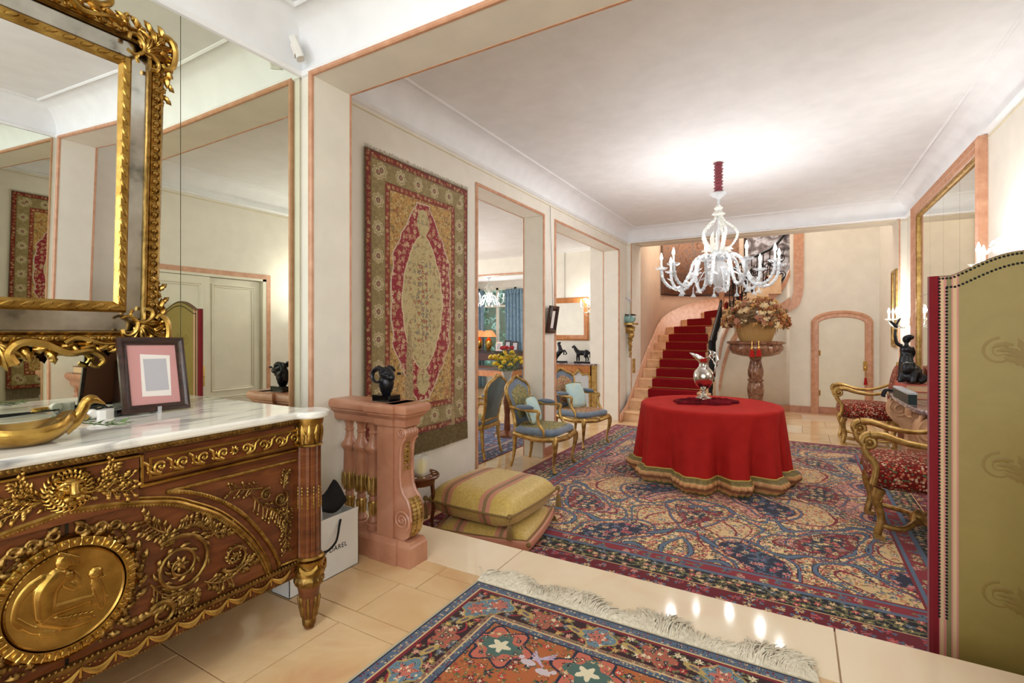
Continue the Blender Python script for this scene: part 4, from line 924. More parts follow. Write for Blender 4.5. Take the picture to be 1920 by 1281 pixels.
def small_rug(img, X, Y, sx, sy):
    d = edge_d(X, Y, sx, sy); al = along(X, Y, sx, sy); img[:] = C3(176, 96, 50)
    flowers(img, X, Y, .055, 41, [WINE, C3(196, 60, 50), IVORY, NAVY, WINE], IVORY, None, None, .36, 5, C3(82, 92, 52), .8)
    flowers(img, X+.02, Y+.03, .024, 42, [C3(150, 40, 36), OLIVE, C3(200, 130, 80)], SAND, None, None, .3, 5, C3(82, 92, 52), .7)
    cx, cy = X-sx/2, Y-sy/2
    ang = np.arctan2(cy*.72, cx); rr = np.hypot(cx, cy*.72)
    rim = .40+.045*np.cos(8*ang)+.02*np.cos(16*ang)
    img[rr < rim+.012] = NAVY; img[rr < rim] = C3(228, 214, 166); flowers(img, X, Y, .06, 44, [OLIVE, WINE, STEEL, ROSE], GOLD, None, rr < rim-.01, .38, 6, C3(82, 92, 52), .95)
    img[rr < .2+.03*np.cos(8*ang)] = C3(70, 14, 22); flowers(img, X, Y, .05, 45, [IVORY, ROSE, STEEL], SAND, None, rr < .2, .4, 6, OLIVE, 1)
    for px_, py_, s_ in ((.36, sy-.38, 1), (sx-.36, sy-.38, -1), (.36, .38, 1), (sx-.36, .38, -1), (sx/2, sy-.36, 1), (sx/2, .36, 1)):
        ux, uy = X-px_, Y-py_; r_ = np.hypot(ux, uy*1.15); a_ = np.arctan2(uy, ux)
        img[r_ < .125+.022*np.cos(6*a_)] = NAVY; img[r_ < .112+.022*np.cos(6*a_)] = C3(196, 104, 84); img[r_ < .075+.02*np.cos(4*a_)] = C3(76, 104, 96)
        img[r_ < .035+.012*np.cos(5*a_)] = IVORY; flowers(img, X, Y, .03, 47, [WINE, SAND, NAVY], IVORY, None, (r_ < .10) & (r_ > .07), .42, 5, OLIVE, 1)
        bx, by = (np.abs(ux)-.21), uy+.05                   # pale birds beside each rosette
        img[(np.hypot(bx, by*1.9) < .03)] = C3(206, 190, 196); img[(np.hypot(bx-.034, by-.016) < .011)] = C3(206, 190, 196)
        for q in (0, 1, 2): img[(np.abs(by-.03-.55*(-.02-bx)*(1+.5*q)) < .0045) & (bx < -.01) & (bx > -.075)] = C3(190, 170, 196)
    bands = [(0, .012, C3(190, 178, 150)), (.012, .018, NAVY), (.018, .055, C3(84, 102, 126)), (.055, .06, SAND), (.06, .075, WINE), (.075, .205, C3(50, 14, 20)), (.205, .225, C3(140, 104, 82)), (.225, .23, SAND), (.23, .255, C3(78, 96, 118)), (.255, .262, NAVY)]
    for lo, hi, c in bands: img[(d >= lo) & (d < hi)] = c
    flowers(img, al, d-.018, .0185, 51, [WINE, C3(206, 180, 140), NAVY], SAND, None, (d > .018) & (d < .055), .36, 4, None, .9)
    flowers(img, al, d-.23, .0125, 52, [SAND, WINE], NAVY, None, (d > .23) & (d < .255), .36, 4, None, .9)
    m = (d > .076) & (d < .204); e = d-.14
    for ph, c in ((0, C3(150, 30, 44)), (PI, OLIVE)): vines(img, al, e, .23, .042, .005, c, m, ph)
    flowers(img, al, d-.076, .0427, 53, [C3(170, 40, 50), PINK, IVORY, STEEL, GOLD], SAND, None, m, .4, 6, OLIVE, .9)
    car = (np.mod(al+.02, .46)-.23); ca = np.arctan2(e, car); cr = np.hypot(car, e)
    img[m & (cr < .070+.012*np.cos(4*ca))] = C3(176, 150, 84); img[m & (cr < .062+.012*np.cos(4*ca))] = C3(104, 132, 146); img[m & (cr < .035+.01*np.cos(6*ca))] = C3(196, 110, 92); flowers(img, al, e, .018, 54, [IVORY, WINE, NAVY], SAND, None, m & (cr < .055), .4, 5, None, .9)
    c2 = (np.mod(al+.25, .46)-.23); a2 = np.arctan2(e, c2); r2 = np.hypot(c2*.8, e); img[m & (r2 < .05+.012*np.cos(5*a2))] = C3(176, 92, 72); flowers(img, al, e, .03, 55, [IVORY, C3(150, 60, 60), NAVY], SAND, None, m & (r2 < .05), .42, 5, OLIVE, 1)
    for off in (.115, .345):
        bb_ = np.mod(al+off, .46)-.23; img[m & (np.hypot(bb_, (e-.3*bb_)*2.4) < .042)] = C3(186, 156, 92); img[m & (np.hypot(bb_, (e-.3*bb_)*2.4) < .02)] = C3(110, 92, 96)
    g_ = (d > .205) & (d < .225); flowers(img, al, d-.205, .02, 56, [SAND, WINE, OLIVE], NAVY, None, g_, .4, 5, None, .9)
def wall_tapestry(img, X, Y, sx, sy):
    d = edge_d(X, Y, sx, sy); al = along(X, Y, sx, sy)
    OCH, BEIGE, RED_, KHA = C3(190, 146, 84), C3(196, 178, 130), C3(146, 36, 48), C3(150, 132, 88)
    img[:] = OCH; flowers(img, X, Y, .075, 61, [C3(206, 176, 120), C3(176, 100, 56), C3(140, 120, 80), C3(196, 160, 90)], C3(120, 104, 84), None, None, .44, 6, C3(140, 104, 56), .95)
    flowers(img, X, Y, .032, 62, [C3(212, 184, 120), C3(166, 120, 70)], OCH, None, None, .4, 5, C3(150, 126, 70), .8)
    cx, cy = np.abs(X-sx/2), np.abs(Y-sy/2)
    rw = .335-.10*np.clip((cy-.34)/.14, 0, 1)-.19*np.clip((cy-.52)/.26, 0, 1)**1.2+.03*np.abs(np.sin(cy*9.5+.6))
    red = (cx < rw) & (cy < .80); img[(cx < rw+.012) & (cy < .81)] = C3(206, 190, 170); img[red] = RED_
    flowers(img, X, Y, .062, 64, [C3(216, 190, 150), C3(206, 160, 130), C3(190, 150, 110), C3(222, 200, 160)], C3(166, 70, 66), None, red, .36, 6, C3(150, 110, 70), .9)
    flowers(img, X+.03, Y, .03, 65, [C3(214, 180, 150), C3(190, 120, 100)], RED_, None, red, .3, 5, None, .6)
    ow_ = .235*np.clip(1-(cy/.56)**1.8, 0, 1)**.75+.010*np.abs(np.cos(cy*14)); ov = (cx < ow_) & (cy < .56)
    pend = (cx < .075*np.sqrt(np.clip(1-((cy-.65)/.11)**2, 0, 1))) & (cy > .5); ov |= pend
    img[(cx < ow_+.012) & (cy < .56)] = C3(214, 196, 158); img[ov] = BEIGE
    flowers(img, X, Y, .05, 66, [C3(176, 150, 104), C3(160, 152, 124), C3(206, 180, 128), C3(170, 110, 84)], C3(150, 130, 96), None, ov, .34, 6, C3(150, 138, 96), .75)
    flowers(img, X, Y+.02, .024, 67, [C3(186, 164, 112), C3(150, 140, 110)], BEIGE, None, ov, .3, 5, C3(160, 146, 100), .6)
    cen = ov & (cx < .10) & (cy < .33); flowers(img, X, Y, .05, 68, [C3(160, 60, 54), C3(120, 116, 120)], SAND, None, cen, .32, 6, C3(120, 110, 70), .8)
    for lo, hi, c in ((0, .012, C3(92, 70, 50)), (.012, .055, C3(124, 44, 38)), (.055, .062, C3(120, 100, 66)), (.062, .195, KHA), (.195, .20, C3(96, 76, 50)), (.20, .245, C3(140, 56, 44)), (.245, .252, C3(110, 84, 54))): img[(d >= lo) & (d < hi)] = c
    flowers(img, al, d-.012, .043, 71, [C3(196, 166, 116), C3(176, 120, 70)], C3(110, 40, 36), None, (d > .012) & (d < .055), .4, 6, None, 1); flowers(img, al, d-.20, .045, 72, [C3(196, 166, 116), C3(180, 130, 80)], C3(110, 40, 36), None, (d > .20) & (d < .245), .38, 6, None, 1)
    m = (d > .063) & (d < .194); flowers(img, al, d-.062, .033, 73, [C3(172, 152, 104), C3(128, 114, 78)], KHA, None, m, .4, 5, C3(136, 120, 80), .7)
    nb = .205; q = np.mod(al-.06, nb)-nb/2; e = d-.129; r = np.hypot(q*1.05, e); a = np.arctan2(e, q)
    img[m & (r < .055+.006*np.cos(8*a))] = C3(206, 192, 152); img[m & (r < .046+.006*np.cos(8*a))] = C3(140, 122, 88); img[m & (r < .038+.006*np.cos(8*a))] = C3(200, 184, 142); img[m & (r < .022)] = C3(116, 96, 84); img[m & (r < .010)] = C3(190, 120, 90)
ZR = .008
br = thing('persian_rug', 'large cream and red floral carpet under the round table', 'rug', (-.735, 2.96, LOW))
woven('pile', big_rug, 3.73, 5.0, .008, br, 'woven_pile', Matrix.Translation((0, 0, .0095)))
MB().bb(-1.865, 1.865, 0, 5.0, .0, .009).build('backing', 'red_runner', br, False)
sr = thing('persian_rug', 'rust red bird patterned rug with pale fringe in the foyer', 'rug', (-.645, -.25, 0), 0)
woven('pile', small_rug, 1.42, 2.26, .0036, sr, 'woven_pile', Matrix.Translation((0, 0, .0085)))
MB().bb(-.71, .71, 0, 2.26, .0, .008).build('backing', 'red_runner', sr, False)
def fringe(name, parent, n, fn, mat, r=.0012, seg=4, seed=1):
    rd = random.Random(seed); mb = MB()
    for i in range(n):
        P = fn(i/(n-1), rd); v = []
        k = len(P)
        w = r*rd.uniform(.7, 1.4)
        for p in P: v += [(p[0]-w, p[1], p[2]), (p[0]+w, p[1], p[2]+w), (p[0], p[1]+w*.3, p[2]+w*1.5)]
        f = []
        for j in range(k-1):
            for q in range(3): f.append((j*3+q, j*3+(q+1) % 3, j*3+3+(q+1) % 3, j*3+3+q))
        mb.add(v, f)
    return tag(mb.build(name, mat, parent), kind='stuff')
plain('fringe_cream', L_(228, 218, 198), .8, stops=[(.3, L_(206, 194, 170)), (.7, L_(238, 230, 212))], scale=70)
plain('fringe_tan', L_(168, 146, 106), .8, stops=[(.3, L_(130, 108, 76)), (.7, L_(188, 166, 124))], scale=60)
def fr_small(t, rd):
    x = -.71+1.42*t; y = 2.26; a = .55*math.sin(t*17)+.4*math.sin(t*41+1)+rd.gauss(0, .38)+.2; L = .15*(.8+.25*math.sin(t*23)+rd.uniform(-.1, .15)); h = .008+.02*max(0, math.sin(t*29+2))*rd.random()
    P = [(x, y-.006, .006)]
    for j in range(1, 5): s = j/4; P.append((x+math.sin(a)*L*s*s*.8, y+math.cos(a*.6)*L*s, .004+h*math.sin(PI*s)+rd.uniform(0, .003)))
    return P
MB().bb(-.71, .71, 2.26, 2.278, 0, .006).build('kilim_end', 'fringe_cream', sr, False)
fringe('fringe', sr, 1000, fr_small, 'fringe_cream', .0026, 4, 2)
tpz = thing('wall_tapestry', 'silk medallion carpet hung on the wall as a tapestry', 'tapestry', (XT+.01, 3.149, .392))
woven('weave', wall_tapestry, 1.264, 2.157, .0048, tpz, 'woven_silk', MAP, relief=lambda gx, gy: .012+.006*np.sin(gx*9+.6)*(1-gy/2.157)+.004*np.sin(gx*23)*(1-gy/2.3))
MB().bb(0, .006, -.63, .63, 0, 2.157).build('lining', 'fringe_tan', tpz, False)
def fr_tap(t, rd):
    y = -.632+1.264*t; x = .013+.006*math.sin((y+.632)*9+.6); L = .155+rd.uniform(-.01, .006)
    return [(x, y, .004), (x+.002, y+rd.gauss(0, .002), -L*.5), (x+rd.uniform(0, .004), y+rd.gauss(0, .003), -L)]
fringe('fringe', tpz, 1300, fr_tap, 'fringe_tan', .0011, 3, 4)
fringe('top_fringe', tpz, 300, lambda t, rd: [(.013, -.632+1.264*t, 2.15), (.014, -.632+1.264*t+rd.gauss(0, .003), 2.165), (.015, -.632+1.264*t+rd.gauss(0, .004), 2.157+rd.uniform(.012, .03))], 'fringe_tan', .001, 3, 5)
# ================================================================ SALON
plain('plaid_silk', L_(200, 160, 106), .55, kind='wave', scale=2.2, stops=[(.1, L_(120, 104, 56)), (.3, L_(206, 168, 104)), (.55, L_(210, 136, 104)), (.8, L_(190, 154, 88)), (.95, L_(140, 84, 60))], sx=(0, 0, 1), bump=(160, .2))
plain('gold_braid', L_(190, 164, 84), .6, bump=(200, .4))
TX, TY, TZ = -.815, 5.64, LOW+.78
TS = .915
# --- round table and its cloth
rt = thing('round_table', 'round pedestal table hidden under a floor length red cloth', 'table', (TX, TY, LOW+.0095))
MB().lathe([(0, .735), (.665, .735), (.67, .745), (.67, .76), (0, .76)], 48).build('table_top', 'dark_wood', rt)
MB().lathe([(.28, 0), (.28, .03), (.10, .06), (.05, .12), (.07, .35), (.05, .6), (.12, .735)], 24).build('pedestal', 'dark_wood', rt)
rd = random.Random(8); FOLDS = [(rd.uniform(.5, 1), rd.uniform(0, 2*PI)) for _ in range(3)]
def fold(a, t):
    p = 11*a+1.3*math.sin(2*a+1)+.5*math.sin(5*a); c = math.cos(p)
    return t*.032-.150*t**1.1*((1-c)/2)**2.2-.03*t*((1-math.cos(p*.5+.8))/2)**3+.012*t*math.cos(27*a+2*math.sin(3*a))
def cl(u, v):
    a = 2*PI*u
    if v < .18: r = .735*TS*v/.18; return (r*math.cos(a), r*math.sin(a), .7675)
    if v < .28: q = (v-.18)/.10*PI/2; r = .735*TS+.035*math.sin(q); return (r*math.cos(a), r*math.sin(a), .7675-.035*(1-math.cos(q)))
    t = (v-.28)/.72; r = .735*TS+.035+.045*t+fold(a, t); z = .7325-(.7325-.155)*t
    return (r*math.cos(a), r*math.sin(a), z)
tc_ = thing('tablecloth', 'red floor length tablecloth with gathered plaid ruffle on round table', 'tablecloth', (TX, TY, LOW+.0095))
MB().grid(cl, 320, 40, None, True).build('cloth', 'red_cloth', tc_, True, False, 180)
def rf(u, v):
    a = 2*PI*u; r = .735*TS+.08+fold(a, 1)+.004; b = .058*math.sin(PI*min(1, v*1.12))**.8*(1+.25*math.cos(11*a+1.3*math.sin(2*a+1)+.5*math.sin(5*a))); pl = .013*math.cos(90*a)*(.6+.4*v)
    return ((r+b+pl)*math.cos(a), (r+b+pl)*math.sin(a), .158-.154*v)
MB().grid(rf, 900, 7, None, True).build('ruffle', 'plaid_silk', tc_, True, False, 180)
MB().tube([((.735*TS+.088+fold(a, 1))*math.cos(a), (.735*TS+.088+fold(a, 1))*math.sin(a), .157) for a in [2*PI*i/260 for i in range(260)]], .008, 6, True).build('ruffle_braid', 'gold_braid', tc_)
vr = thing('velvet_mat', 'crumpled dark red velvet mat under the silver ewer', 'table mat', (TX-.03, TY-.03, TZ+.0))
def vel(u, v):
    a = 2*PI*u; r = v*(1+.10*math.sin(5*a)+.06*math.sin(11*a+1)); h = .012+.030*(1-v**3)*(.45+.55*abs(math.sin(7*a+9*v)*math.cos(13*a-7*v+1)))*(v > .05)
    return (.17*r*math.cos(a), .335*r*math.sin(a), (h*1.35 if v < .98 else .001))
MB().grid(vel, 160, 30, MY((0, 0, 0), -1.05), True).build('velvet', 'red_velvet', vr)
ew = thing('silver_ewer', 'chased silver ewer with tall scroll handle on red velvet', 'ewer', (TX-.05, TY-.04, TZ+.042), -.3); ew.scale = (1.12, 1.12, 1.12)
T = Matrix.Identity(4)
MB().lathe([(.075, 0), (.075, .012), (.06, .022), (.03, .035), (.02, .055), (.026, .065), (.016, .075), (.022, .09), (.05, .11), (.078, .15), (.09, .19), (.092, .225), (.08, .265), (.055, .295), (.042, .31), (.04, .335), (.043, .35)], 40, T, mod=lambda a, z: 1+(.03*math.sin(16*a)*math.sin(z*55) if .1 < z < .27 else 0)).build('body', 'silver', ew)
def lip(u, v):
    a = 2*PI*u; s = max(0, math.cos(a-PI)); r = .043+.02*v+.075*v*s**3; return (r*math.cos(a), r*math.sin(a)*(1-.25*s), .35+.035*v+.055*v*s**2+.02*v*max(0, math.cos(a)))
MB().grid(lip, 36, 8, None, True).build('spout', 'silver', ew).modifiers.new('t', 'SOLIDIFY').thickness = .003
MB().tube(smooth_path([(.085, 0, .22), (.11, 0, .27), (.12, 0, .33), (.14, 0, .38), (.12, 0, .43), (.085, 0, .455), (.07, 0, .43), (.05, 0, .385)], 6), .0075, 8).build('handle', 'silver', ew)
mb = MB()
for k in range(9): mb.leaf((0, 0), 0, .05, .012, 2, 0, .01, 1., Matrix.Translation((.12-.006*k, 0, .30+.017*k)) @ Matrix.Rotation(k*1.1, 4, 'Z') @ Matrix.Rotation(-1, 4, 'Y'), 5)
mb.tube(spiral(.085, .40, .03, .01, 0, 1.2, 18), .006, 6, M=Matrix.Rotation(PI/2, 4, 'X')); mb.build('handle_leaves', 'silver', ew)

# --- Louis XV armchairs
def soft(mb, hx, hy, z0, z1, p=4, n=36, m=10, M=None, taper_=0.):
    def fn(u, v):
        a = 2*PI*u; ca, sa = math.cos(a), math.sin(a); k = 1/((abs(ca)**p+abs(sa)**p)**(1/p)); ph = -PI/2+PI*v; w = max(0, math.cos(ph))**.45
        x, y = hx*ca*k*w, hy*sa*k*w; y *= 1+taper_*x/hx; return (x, y, (z0+z1)/2+(z1-z0)/2*math.copysign(abs(math.sin(ph))**.8, ph))
    return mb.grid(fn, n, m, M, True)
BO = [(.0, .46), (.17, .455), (.205, .50), (.20, .58), (.225, .70), (.265, .80), (.262, .88), (.20, .93), (.12, .955), (.06, .985), (0, .995)]
def back_outline(k=1.):
    P = [(y, z) for y, z in BO]; full = P+[(-y, z) for y, z in P[-2:0:-1]]
    S = smooth_path([(0, y, z) for y, z in full]+[(0, full[0][0], full[0][1])], 4)[:-1]
    return [Vector((0, p.y*k, .72+(p.z-.72)*k)) for p in S]
def lean(p, base=-.235, a=.22): return (base-(p[2]-.45)*a+p[0], p[1], p[2])
def fauteuil(label, face, rear, loc, rz, group=None):
    t = thing('armchair', label, 'armchair', loc, rz, group)
    for sx, sy in ((1, 1), (1, -1), (-1, 1), (-1, -1)):
        if sx > 0: P = [(.27, .27*sy, .38), (.29, .295*sy, .33), (.285, .29*sy, .24), (.262, .268*sy, .12), (.262, .268*sy, .05), (.285, .288*sy, .008)]
        else: P = [(-.235, .215*sy, .42), (-.24, .22*sy, .33), (-.245, .22*sy, .22), (-.26, .225*sy, .10), (-.285, .235*sy, .008)]
        R = [.034, .032, .024, .015, .014, .019] if sx > 0 else [.024, .026, .022, .016, .017]
        S = smooth_path(P, 5); rr = [R[min(len(R)-1, i//5)]+(R[min(len(R)-1, i//5+1)]-R[min(len(R)-1, i//5)])*(i % 5)/5 for i in range(len(S))]
        MB().tube(S, rr, 10).build('leg', 'gilt_wood', t)
    rail = smooth_path([(.30, 0, .345), (.30, .12, .355), (.275, .28, .37), (.1, .305, .36), (-.1, .27, .37), (-.24, .22, .385), (-.25, 0, .38), (-.24, -.22, .385), (-.1, -.27, .37), (.1, -.305, .36), (.275, -.28, .37), (.30, -.12, .355), (.30, 0, .345)], 5)[:-1]
    rb_ = MB().tube(rail, .03, 8, True, flat=1.0); rb_.build('seat_rail', 'gilt_wood', t)
    g = MB()
    for k in range(7): g.leaf((0, 0), PI/2+(k-3)*.35, .05, .012, 2, 0, .008, 0, Matrix.Translation((.325, 0, .335)) @ MAP, 5)
    g.build('rail_carving', 'gilt_wood', t)
    soft(MB(), .285, .295, .375, .475, 5, 40, 12, MY((.02, 0, 0)), .08).build('seat_cushion', 'blue_velvet', t)
    soft(MB(), .235, .235, .44, .4795, 5, 36, 8, MY((.02, 0, 0)), .08).build('seat_tapestry', face, t)
    O = back_outline(); MB().tube([lean(p) for p in O], .021, 9, True).build('back_frame', 'gilt_wood', t)
    g = MB()
    for k in range(5): g.leaf((0, 0), PI/2+(k-2)*.5, .045, .012, 2, 0, .01, 0, Matrix.Translation(lean((0.02, 0, .985))) @ MAP, 5)
    g.build('crest_carving', 'gilt_wood', t)
    def panel(off, kk, bul):
        mb = MB(); n = len(O); v = []; f = []
        for j, q in enumerate((1, .8, .5, .2)):
            for p in back_outline(kk*q): x, y, z = lean(p); v.append((x+off+bul*(1-q*q), y, z))
        for j in range(3):
            for i in range(n): f.append((j*n+i, j*n+(i+1) % n, (j+1)*n+(i+1) % n, (j+1)*n+i))
        f.append(tuple(3*n+i for i in range(n))); return mb.add(v, f)
    panel(.004, .97, .035).build('back_pad', 'blue_velvet', t); panel(.012, .80, .036).build('back_tapestry', face, t); panel(-.010, .97, -.014).build('back_rear', rear, t)
    for sy in (-1, 1): MB().tube([(-.238, .20*sy, .40), (-.25, .195*sy, .50)], .022, 8).build('stile', 'gilt_wood', t)
    for sy in (-1, 1):
        ar = MB().tube(smooth_path([(-.29, .235*sy, .68), (-.2, .26*sy, .675), (-.05, .29*sy, .665), (.07, .305*sy, .665), (.10, .305*sy, .645), (.085, .30*sy, .60), (.10, .295*sy, .52), (.15, .29*sy, .45), (.165, .288*sy, .37)], 5), .0185, 9).build('armrest', 'gilt_wood', t)
        mb = MB(); mb.ell((-.08, .283*sy, .695), (.115, .034, .03), 14); mb.build('arm_pad', 'blue_velvet', ar)
    return t
fauteuil('gilt carved armchair with grey blue seat and olive floral tapestry back', 'needlepoint_olive', 'teal_velvet', (-2.53, 5.08, LOW+.0098), .02)
fauteuil('gilt carved armchair with rose floral tapestry back beside the marble topped cabinet', 'needlepoint_rose', 'teal_velvet', (-2.60, 6.38, LOW+.0098), -.27)
fauteuil('gilt carved armchair turned away showing its plain teal back', 'needlepoint_olive', 'teal_velvet', (-3.52, 5.12, LOW+.0085), PI+.1)
def throw(label, loc, rz, tilt, s=.2):
    t = thing('throw_pillow', label, 'pillow', loc, rz)
    T = Matrix.Rotation(tilt, 4, 'Y')
    def fn(u, v):
        a, b = (u-.5)*2, (v-.5)*2; return (a*s*(1-.08*b*b), b*s*(1-.08*a*a))
    mb = MB()
    for sg in (-1, 1): mb.grid(lambda u, v: (sg*.065*(max(0, (1-(2*u-1)**2)*(1-(2*v-1)**2)))**.42, fn(u, v)[0], fn(u, v)[1]+s), 14, 14, T)
    mb.build('pillow_body', 'blue_damask', t)
    g = MB(); P = [(0, x, y+s) for x, y in [fn(i/10, 0) for i in range(10)]+[fn(1, i/10) for i in range(10)]+[fn(1-i/10, 1) for i in range(10)]+[fn(0, 1-i/10) for i in range(10)]]
    g.tube(P, .009, 6, True, T); beads(g, P+[P[0]], .012, .022, T, 5); g.build('pillow_trim', 'needlepoint_olive', t)
throw('pale blue damask pillow on the olive tapestry armchair', (-2.59, 5.06, LOW+.492), .12, -.32, .155)
throw('pale blue damask pillow on the rose tapestry armchair', (-2.63, 6.40, LOW+.492), -.35, -.32, .175)

# --- high backed needlepoint armchairs on the right
def scroll_chair(label, loc, rz):
    t = thing('armchair', label, 'armchair', loc, rz)
    for sx, sy in ((1, 1), (1, -1), (-1, 1), (-1, -1)):
        x, y = .27*sx, .29*sy
        S = smooth_path([(x, y, .37), (x+.014*sx, y, .33), (x+.02*sx, y, .29), (x+.008*sx, y, .23), (x-.006*sx, y, .18), (x-.006*sx, y, .12), (x+.006*sx, y, .07), (x+.014*sx, y, .03), (x+.010*sx, y, .004)], 4)
        lg = MB().tube(S, [(.044-.018*min(1, i/14)) for i in range(len(S))], 10); lg.tube(spiral(x+.008*sx, .29, .030, .006, 0, 1.4*sx, 18), .010, 6, M=Matrix.Translation((0, y*1.06, 0)) @ Matrix.Rotation(PI/2, 4, 'X')); lg.bb(x-.03, x+.03, y-.03, y+.03, 0, .03); lg.build('leg', 'gilt_wood', t)
    for sy in (-1, 1): MB().tube(smooth_path([(.26, .29*sy, .10), (.14, .27*sy, .085), (.05, .14*sy, .10), (0, 0, .11)], 6), .02, 8).build('stretcher', 'gilt_wood', t); MB().tube(smooth_path([(-.26, .29*sy, .10), (-.14, .27*sy, .085), (-.05, .14*sy, .10), (0, 0, .11)], 6), .02, 8).build('stretcher', 'gilt_wood', t)
    MB().lathe([(.05, .07), (.06, .085), (.05, .12), (.035, .15), (.015, .165), (0, .17)], 16).build('stretcher_finial', 'gilt_wood', t)
    soft(MB(), .335, .345, .345, .575, 7, 48, 14).build('seat', 'needlepoint_red', t)
    bk = MB(); 
    def bf(u, v): return (0, 0, 0)
    soft(bk, .055, .30, .56, 1.10, 6, 40, 16, Matrix.Translation((-.20, 0, 0)) @ Matrix.Rotation(-.17, 4, 'Y')); bk.build('backrest', 'needlepoint_red', t)
    for sy in (-1, 1): MB().tube([(-.27, .29*sy, .35), (-.30, .29*sy, .60), (-.40, .29*sy, 1.12)], .02, 8).build('back_post', 'gilt_wood', t)
    for sy in (-1, 1):
        y = .315*sy
        ar = MB().tube(smooth_path([(-.31, y, .80), (-.2, y, .75), (-.05, y, .71), (.12, y, .725), (.25, y, .765), (.33, y, .765)], 6), [.020]*12+[.020+.0007*i for i in range(19)], 10).build('armrest', 'gilt_wood', t)
        RXm = Matrix.Translation((0, y, 0)) @ Matrix.Rotation(PI/2, 4, 'X')
        v = MB(); v.tube(spiral(.335, .712, .056, .012, PI/2, -1.7, 30), taper(31, .025, .012), 9, M=RXm, nrm=(0, 0, 1)); v.ell((.335, .712, 0), (.02, .02, .035), 10, RXm); v.build('scroll_hand', 'gilt_wood', ar)
        MB().tube(smooth_path([(.36, y, .70), (.365, y, .66), (.345, y, .61), (.315, y, .575), (.295, y, .53), (.30, y, .47), (.315, y, .40)], 5), .024, 10).build('arm_support', 'gilt_wood', ar)
    return t
scroll_chair('gilt scroll armed chair in red floral needlepoint on the carpet edge', (.80, 4.80, LOW+.0105), PI)
scroll_chair('gilt scroll armed chair in red floral needlepoint on bare marble', (.83, 8.38, LOW+.001), PI)

# --- floor cushions by the step
def floor_cushion(label, loc, rz, hs, h, band):
    t = thing('floor_cushion', label, 'cushion', loc, rz)
    def fn(sg, u, v):
        a, b = 2*u-1, 2*v-1; e = max(0, (1-a**6)*(1-b**6))**.5; pin = 1-.06*(a*a*b*b)*0; return (a*hs*(1-.05*b*b+.05), b*hs*(1-.05*a*a+.05), h/2+sg*(h/2)*e)
    W = ((-1, -.62, 0), (-.62, -.55, 1), (-.55, -.47, 2), (-.47, -.38, 1), (-.38, .30, 0), (.30, .39, 1), (.39, .47, 2), (.47, .56, 1), (.56, 1, 0))
    mats = ('gold_silk', 'pink_silk', 'taupe_silk'); nm = ('silk_panel', 'pink_stripe', 'taupe_stripe')
    for a0, a1, k in W:
        mb = MB(); n = max(2, int((a1-a0)*14))
        for sg in (-1, 1): mb.grid(lambda u, v: fn(sg, (a0+(a1-a0)*u+1)/2, v), n, 24)
        mb.build(nm[k], mats[k], t, True, False, 180)
    E_ = [fn(1, i/16, 0) for i in range(16)]+[fn(1, 1, i/16) for i in range(16)]+[fn(1, 1-i/16, 1) for i in range(16)]+[fn(1, 0, 1-i/16) for i in range(16)]
    if band: MB().tube(E_, .03, 8, True, nrm=(0, 0, 1), flat=1.2).build('side_band', 'pink_silk', t)
    MB().tube([(p[0]*1.005, p[1]*1.005, p[2]+(.03 if band else 0)) for p in E_], .0085, 7, True).build('cord_piping', 'cord', t)
    for sx, sy in ((1, 1), (1, -1), (-1, 1), (-1, -1)):
        x, y = sx*hs*1.03, sy*hs*1.03; L = .13 if not band else .07; 
        mb = MB().ell((x, y, h/2+.01), .02, 8); mb.tube([(x, y, h/2), (x*1.01, y*1.01, h/2-.04)], .005, 6); k_ = mb.build('tassel_knot', 'cord', t)
        g = MB()
        for i in range(22):
            a = 2*PI*i/22; g.tube([(x*1.01, y*1.01, h/2-.04), (x*1.01+.014*math.cos(a), y*1.01+.014*math.sin(a), h/2-.055), (x*1.01+.02*math.cos(a), y*1.01+.02*math.sin(a), h/2-.04-L*.75)], .004, 4)
        g.build('tassel_skirt', 'cord', k_)
floor_cushion('gold silk floor cushion with pink side band, lowest of its pile', (-1.99, 3.22, LOW+.0095), .20, .345, .15, True)
floor_cushion('striped gold silk floor cushion on top of the pile', (-2.04, 3.25, LOW+.150), -.02, .36, .25, False)
# small inlaid side table with glass lantern
st = thing('side_table', 'small round inlaid wooden table behind the balustrade', 'side table', (-2.46, 2.86, LOW))
MB().lathe([(0, .445), (.15, .445), (.155, .452), (.155, .462), (.148, .47), (0, .47)], 36).build('table_top', 'mahogany', st)
mb = MB()
for k in range(12): a = 2*PI*k/12; mb.ell((.118*math.cos(a), .118*math.sin(a), .47), (.014, .008, .0015), 6, None, Matrix.Rotation(a, 4, 'Z'))
mb.build('inlay', 'photo_card', st); MB().lathe([(.12, .40), (.125, .445)], 24).build('apron', 'mahogany', st)
for k in range(3): a = 2*PI*k/3+.4; MB().tube(smooth_path([(.10*math.cos(a), .10*math.sin(a), .43), (.115*math.cos(a), .115*math.sin(a), .25), (.10*math.cos(a), .10*math.sin(a), .1), (.13*math.cos(a), .13*math.sin(a), .006)], 5), taper(16, .017, .010), 8).build('leg', 'mahogany', st)
lt = thing('glass_lantern', 'square amber glass candle lantern on the inlaid table', 'lantern', (-2.43, 2.86, LOW+.4715))
for a in range(4): MB().bb(-.04, .04, .036, .04, .012, .14, MY((0, 0, 0), a*PI/2)).build('glass_side', 'clear_acrylic', lt, False)
MB().bb(-.045, .045, -.045, .045, 0, .012).build('base', 'clear_acrylic', lt, False); MB().lathe([(.026, .012), (.026, .10), (.018, .105), (0, .10)], 16).build('candle', 'amber_glass', lt)

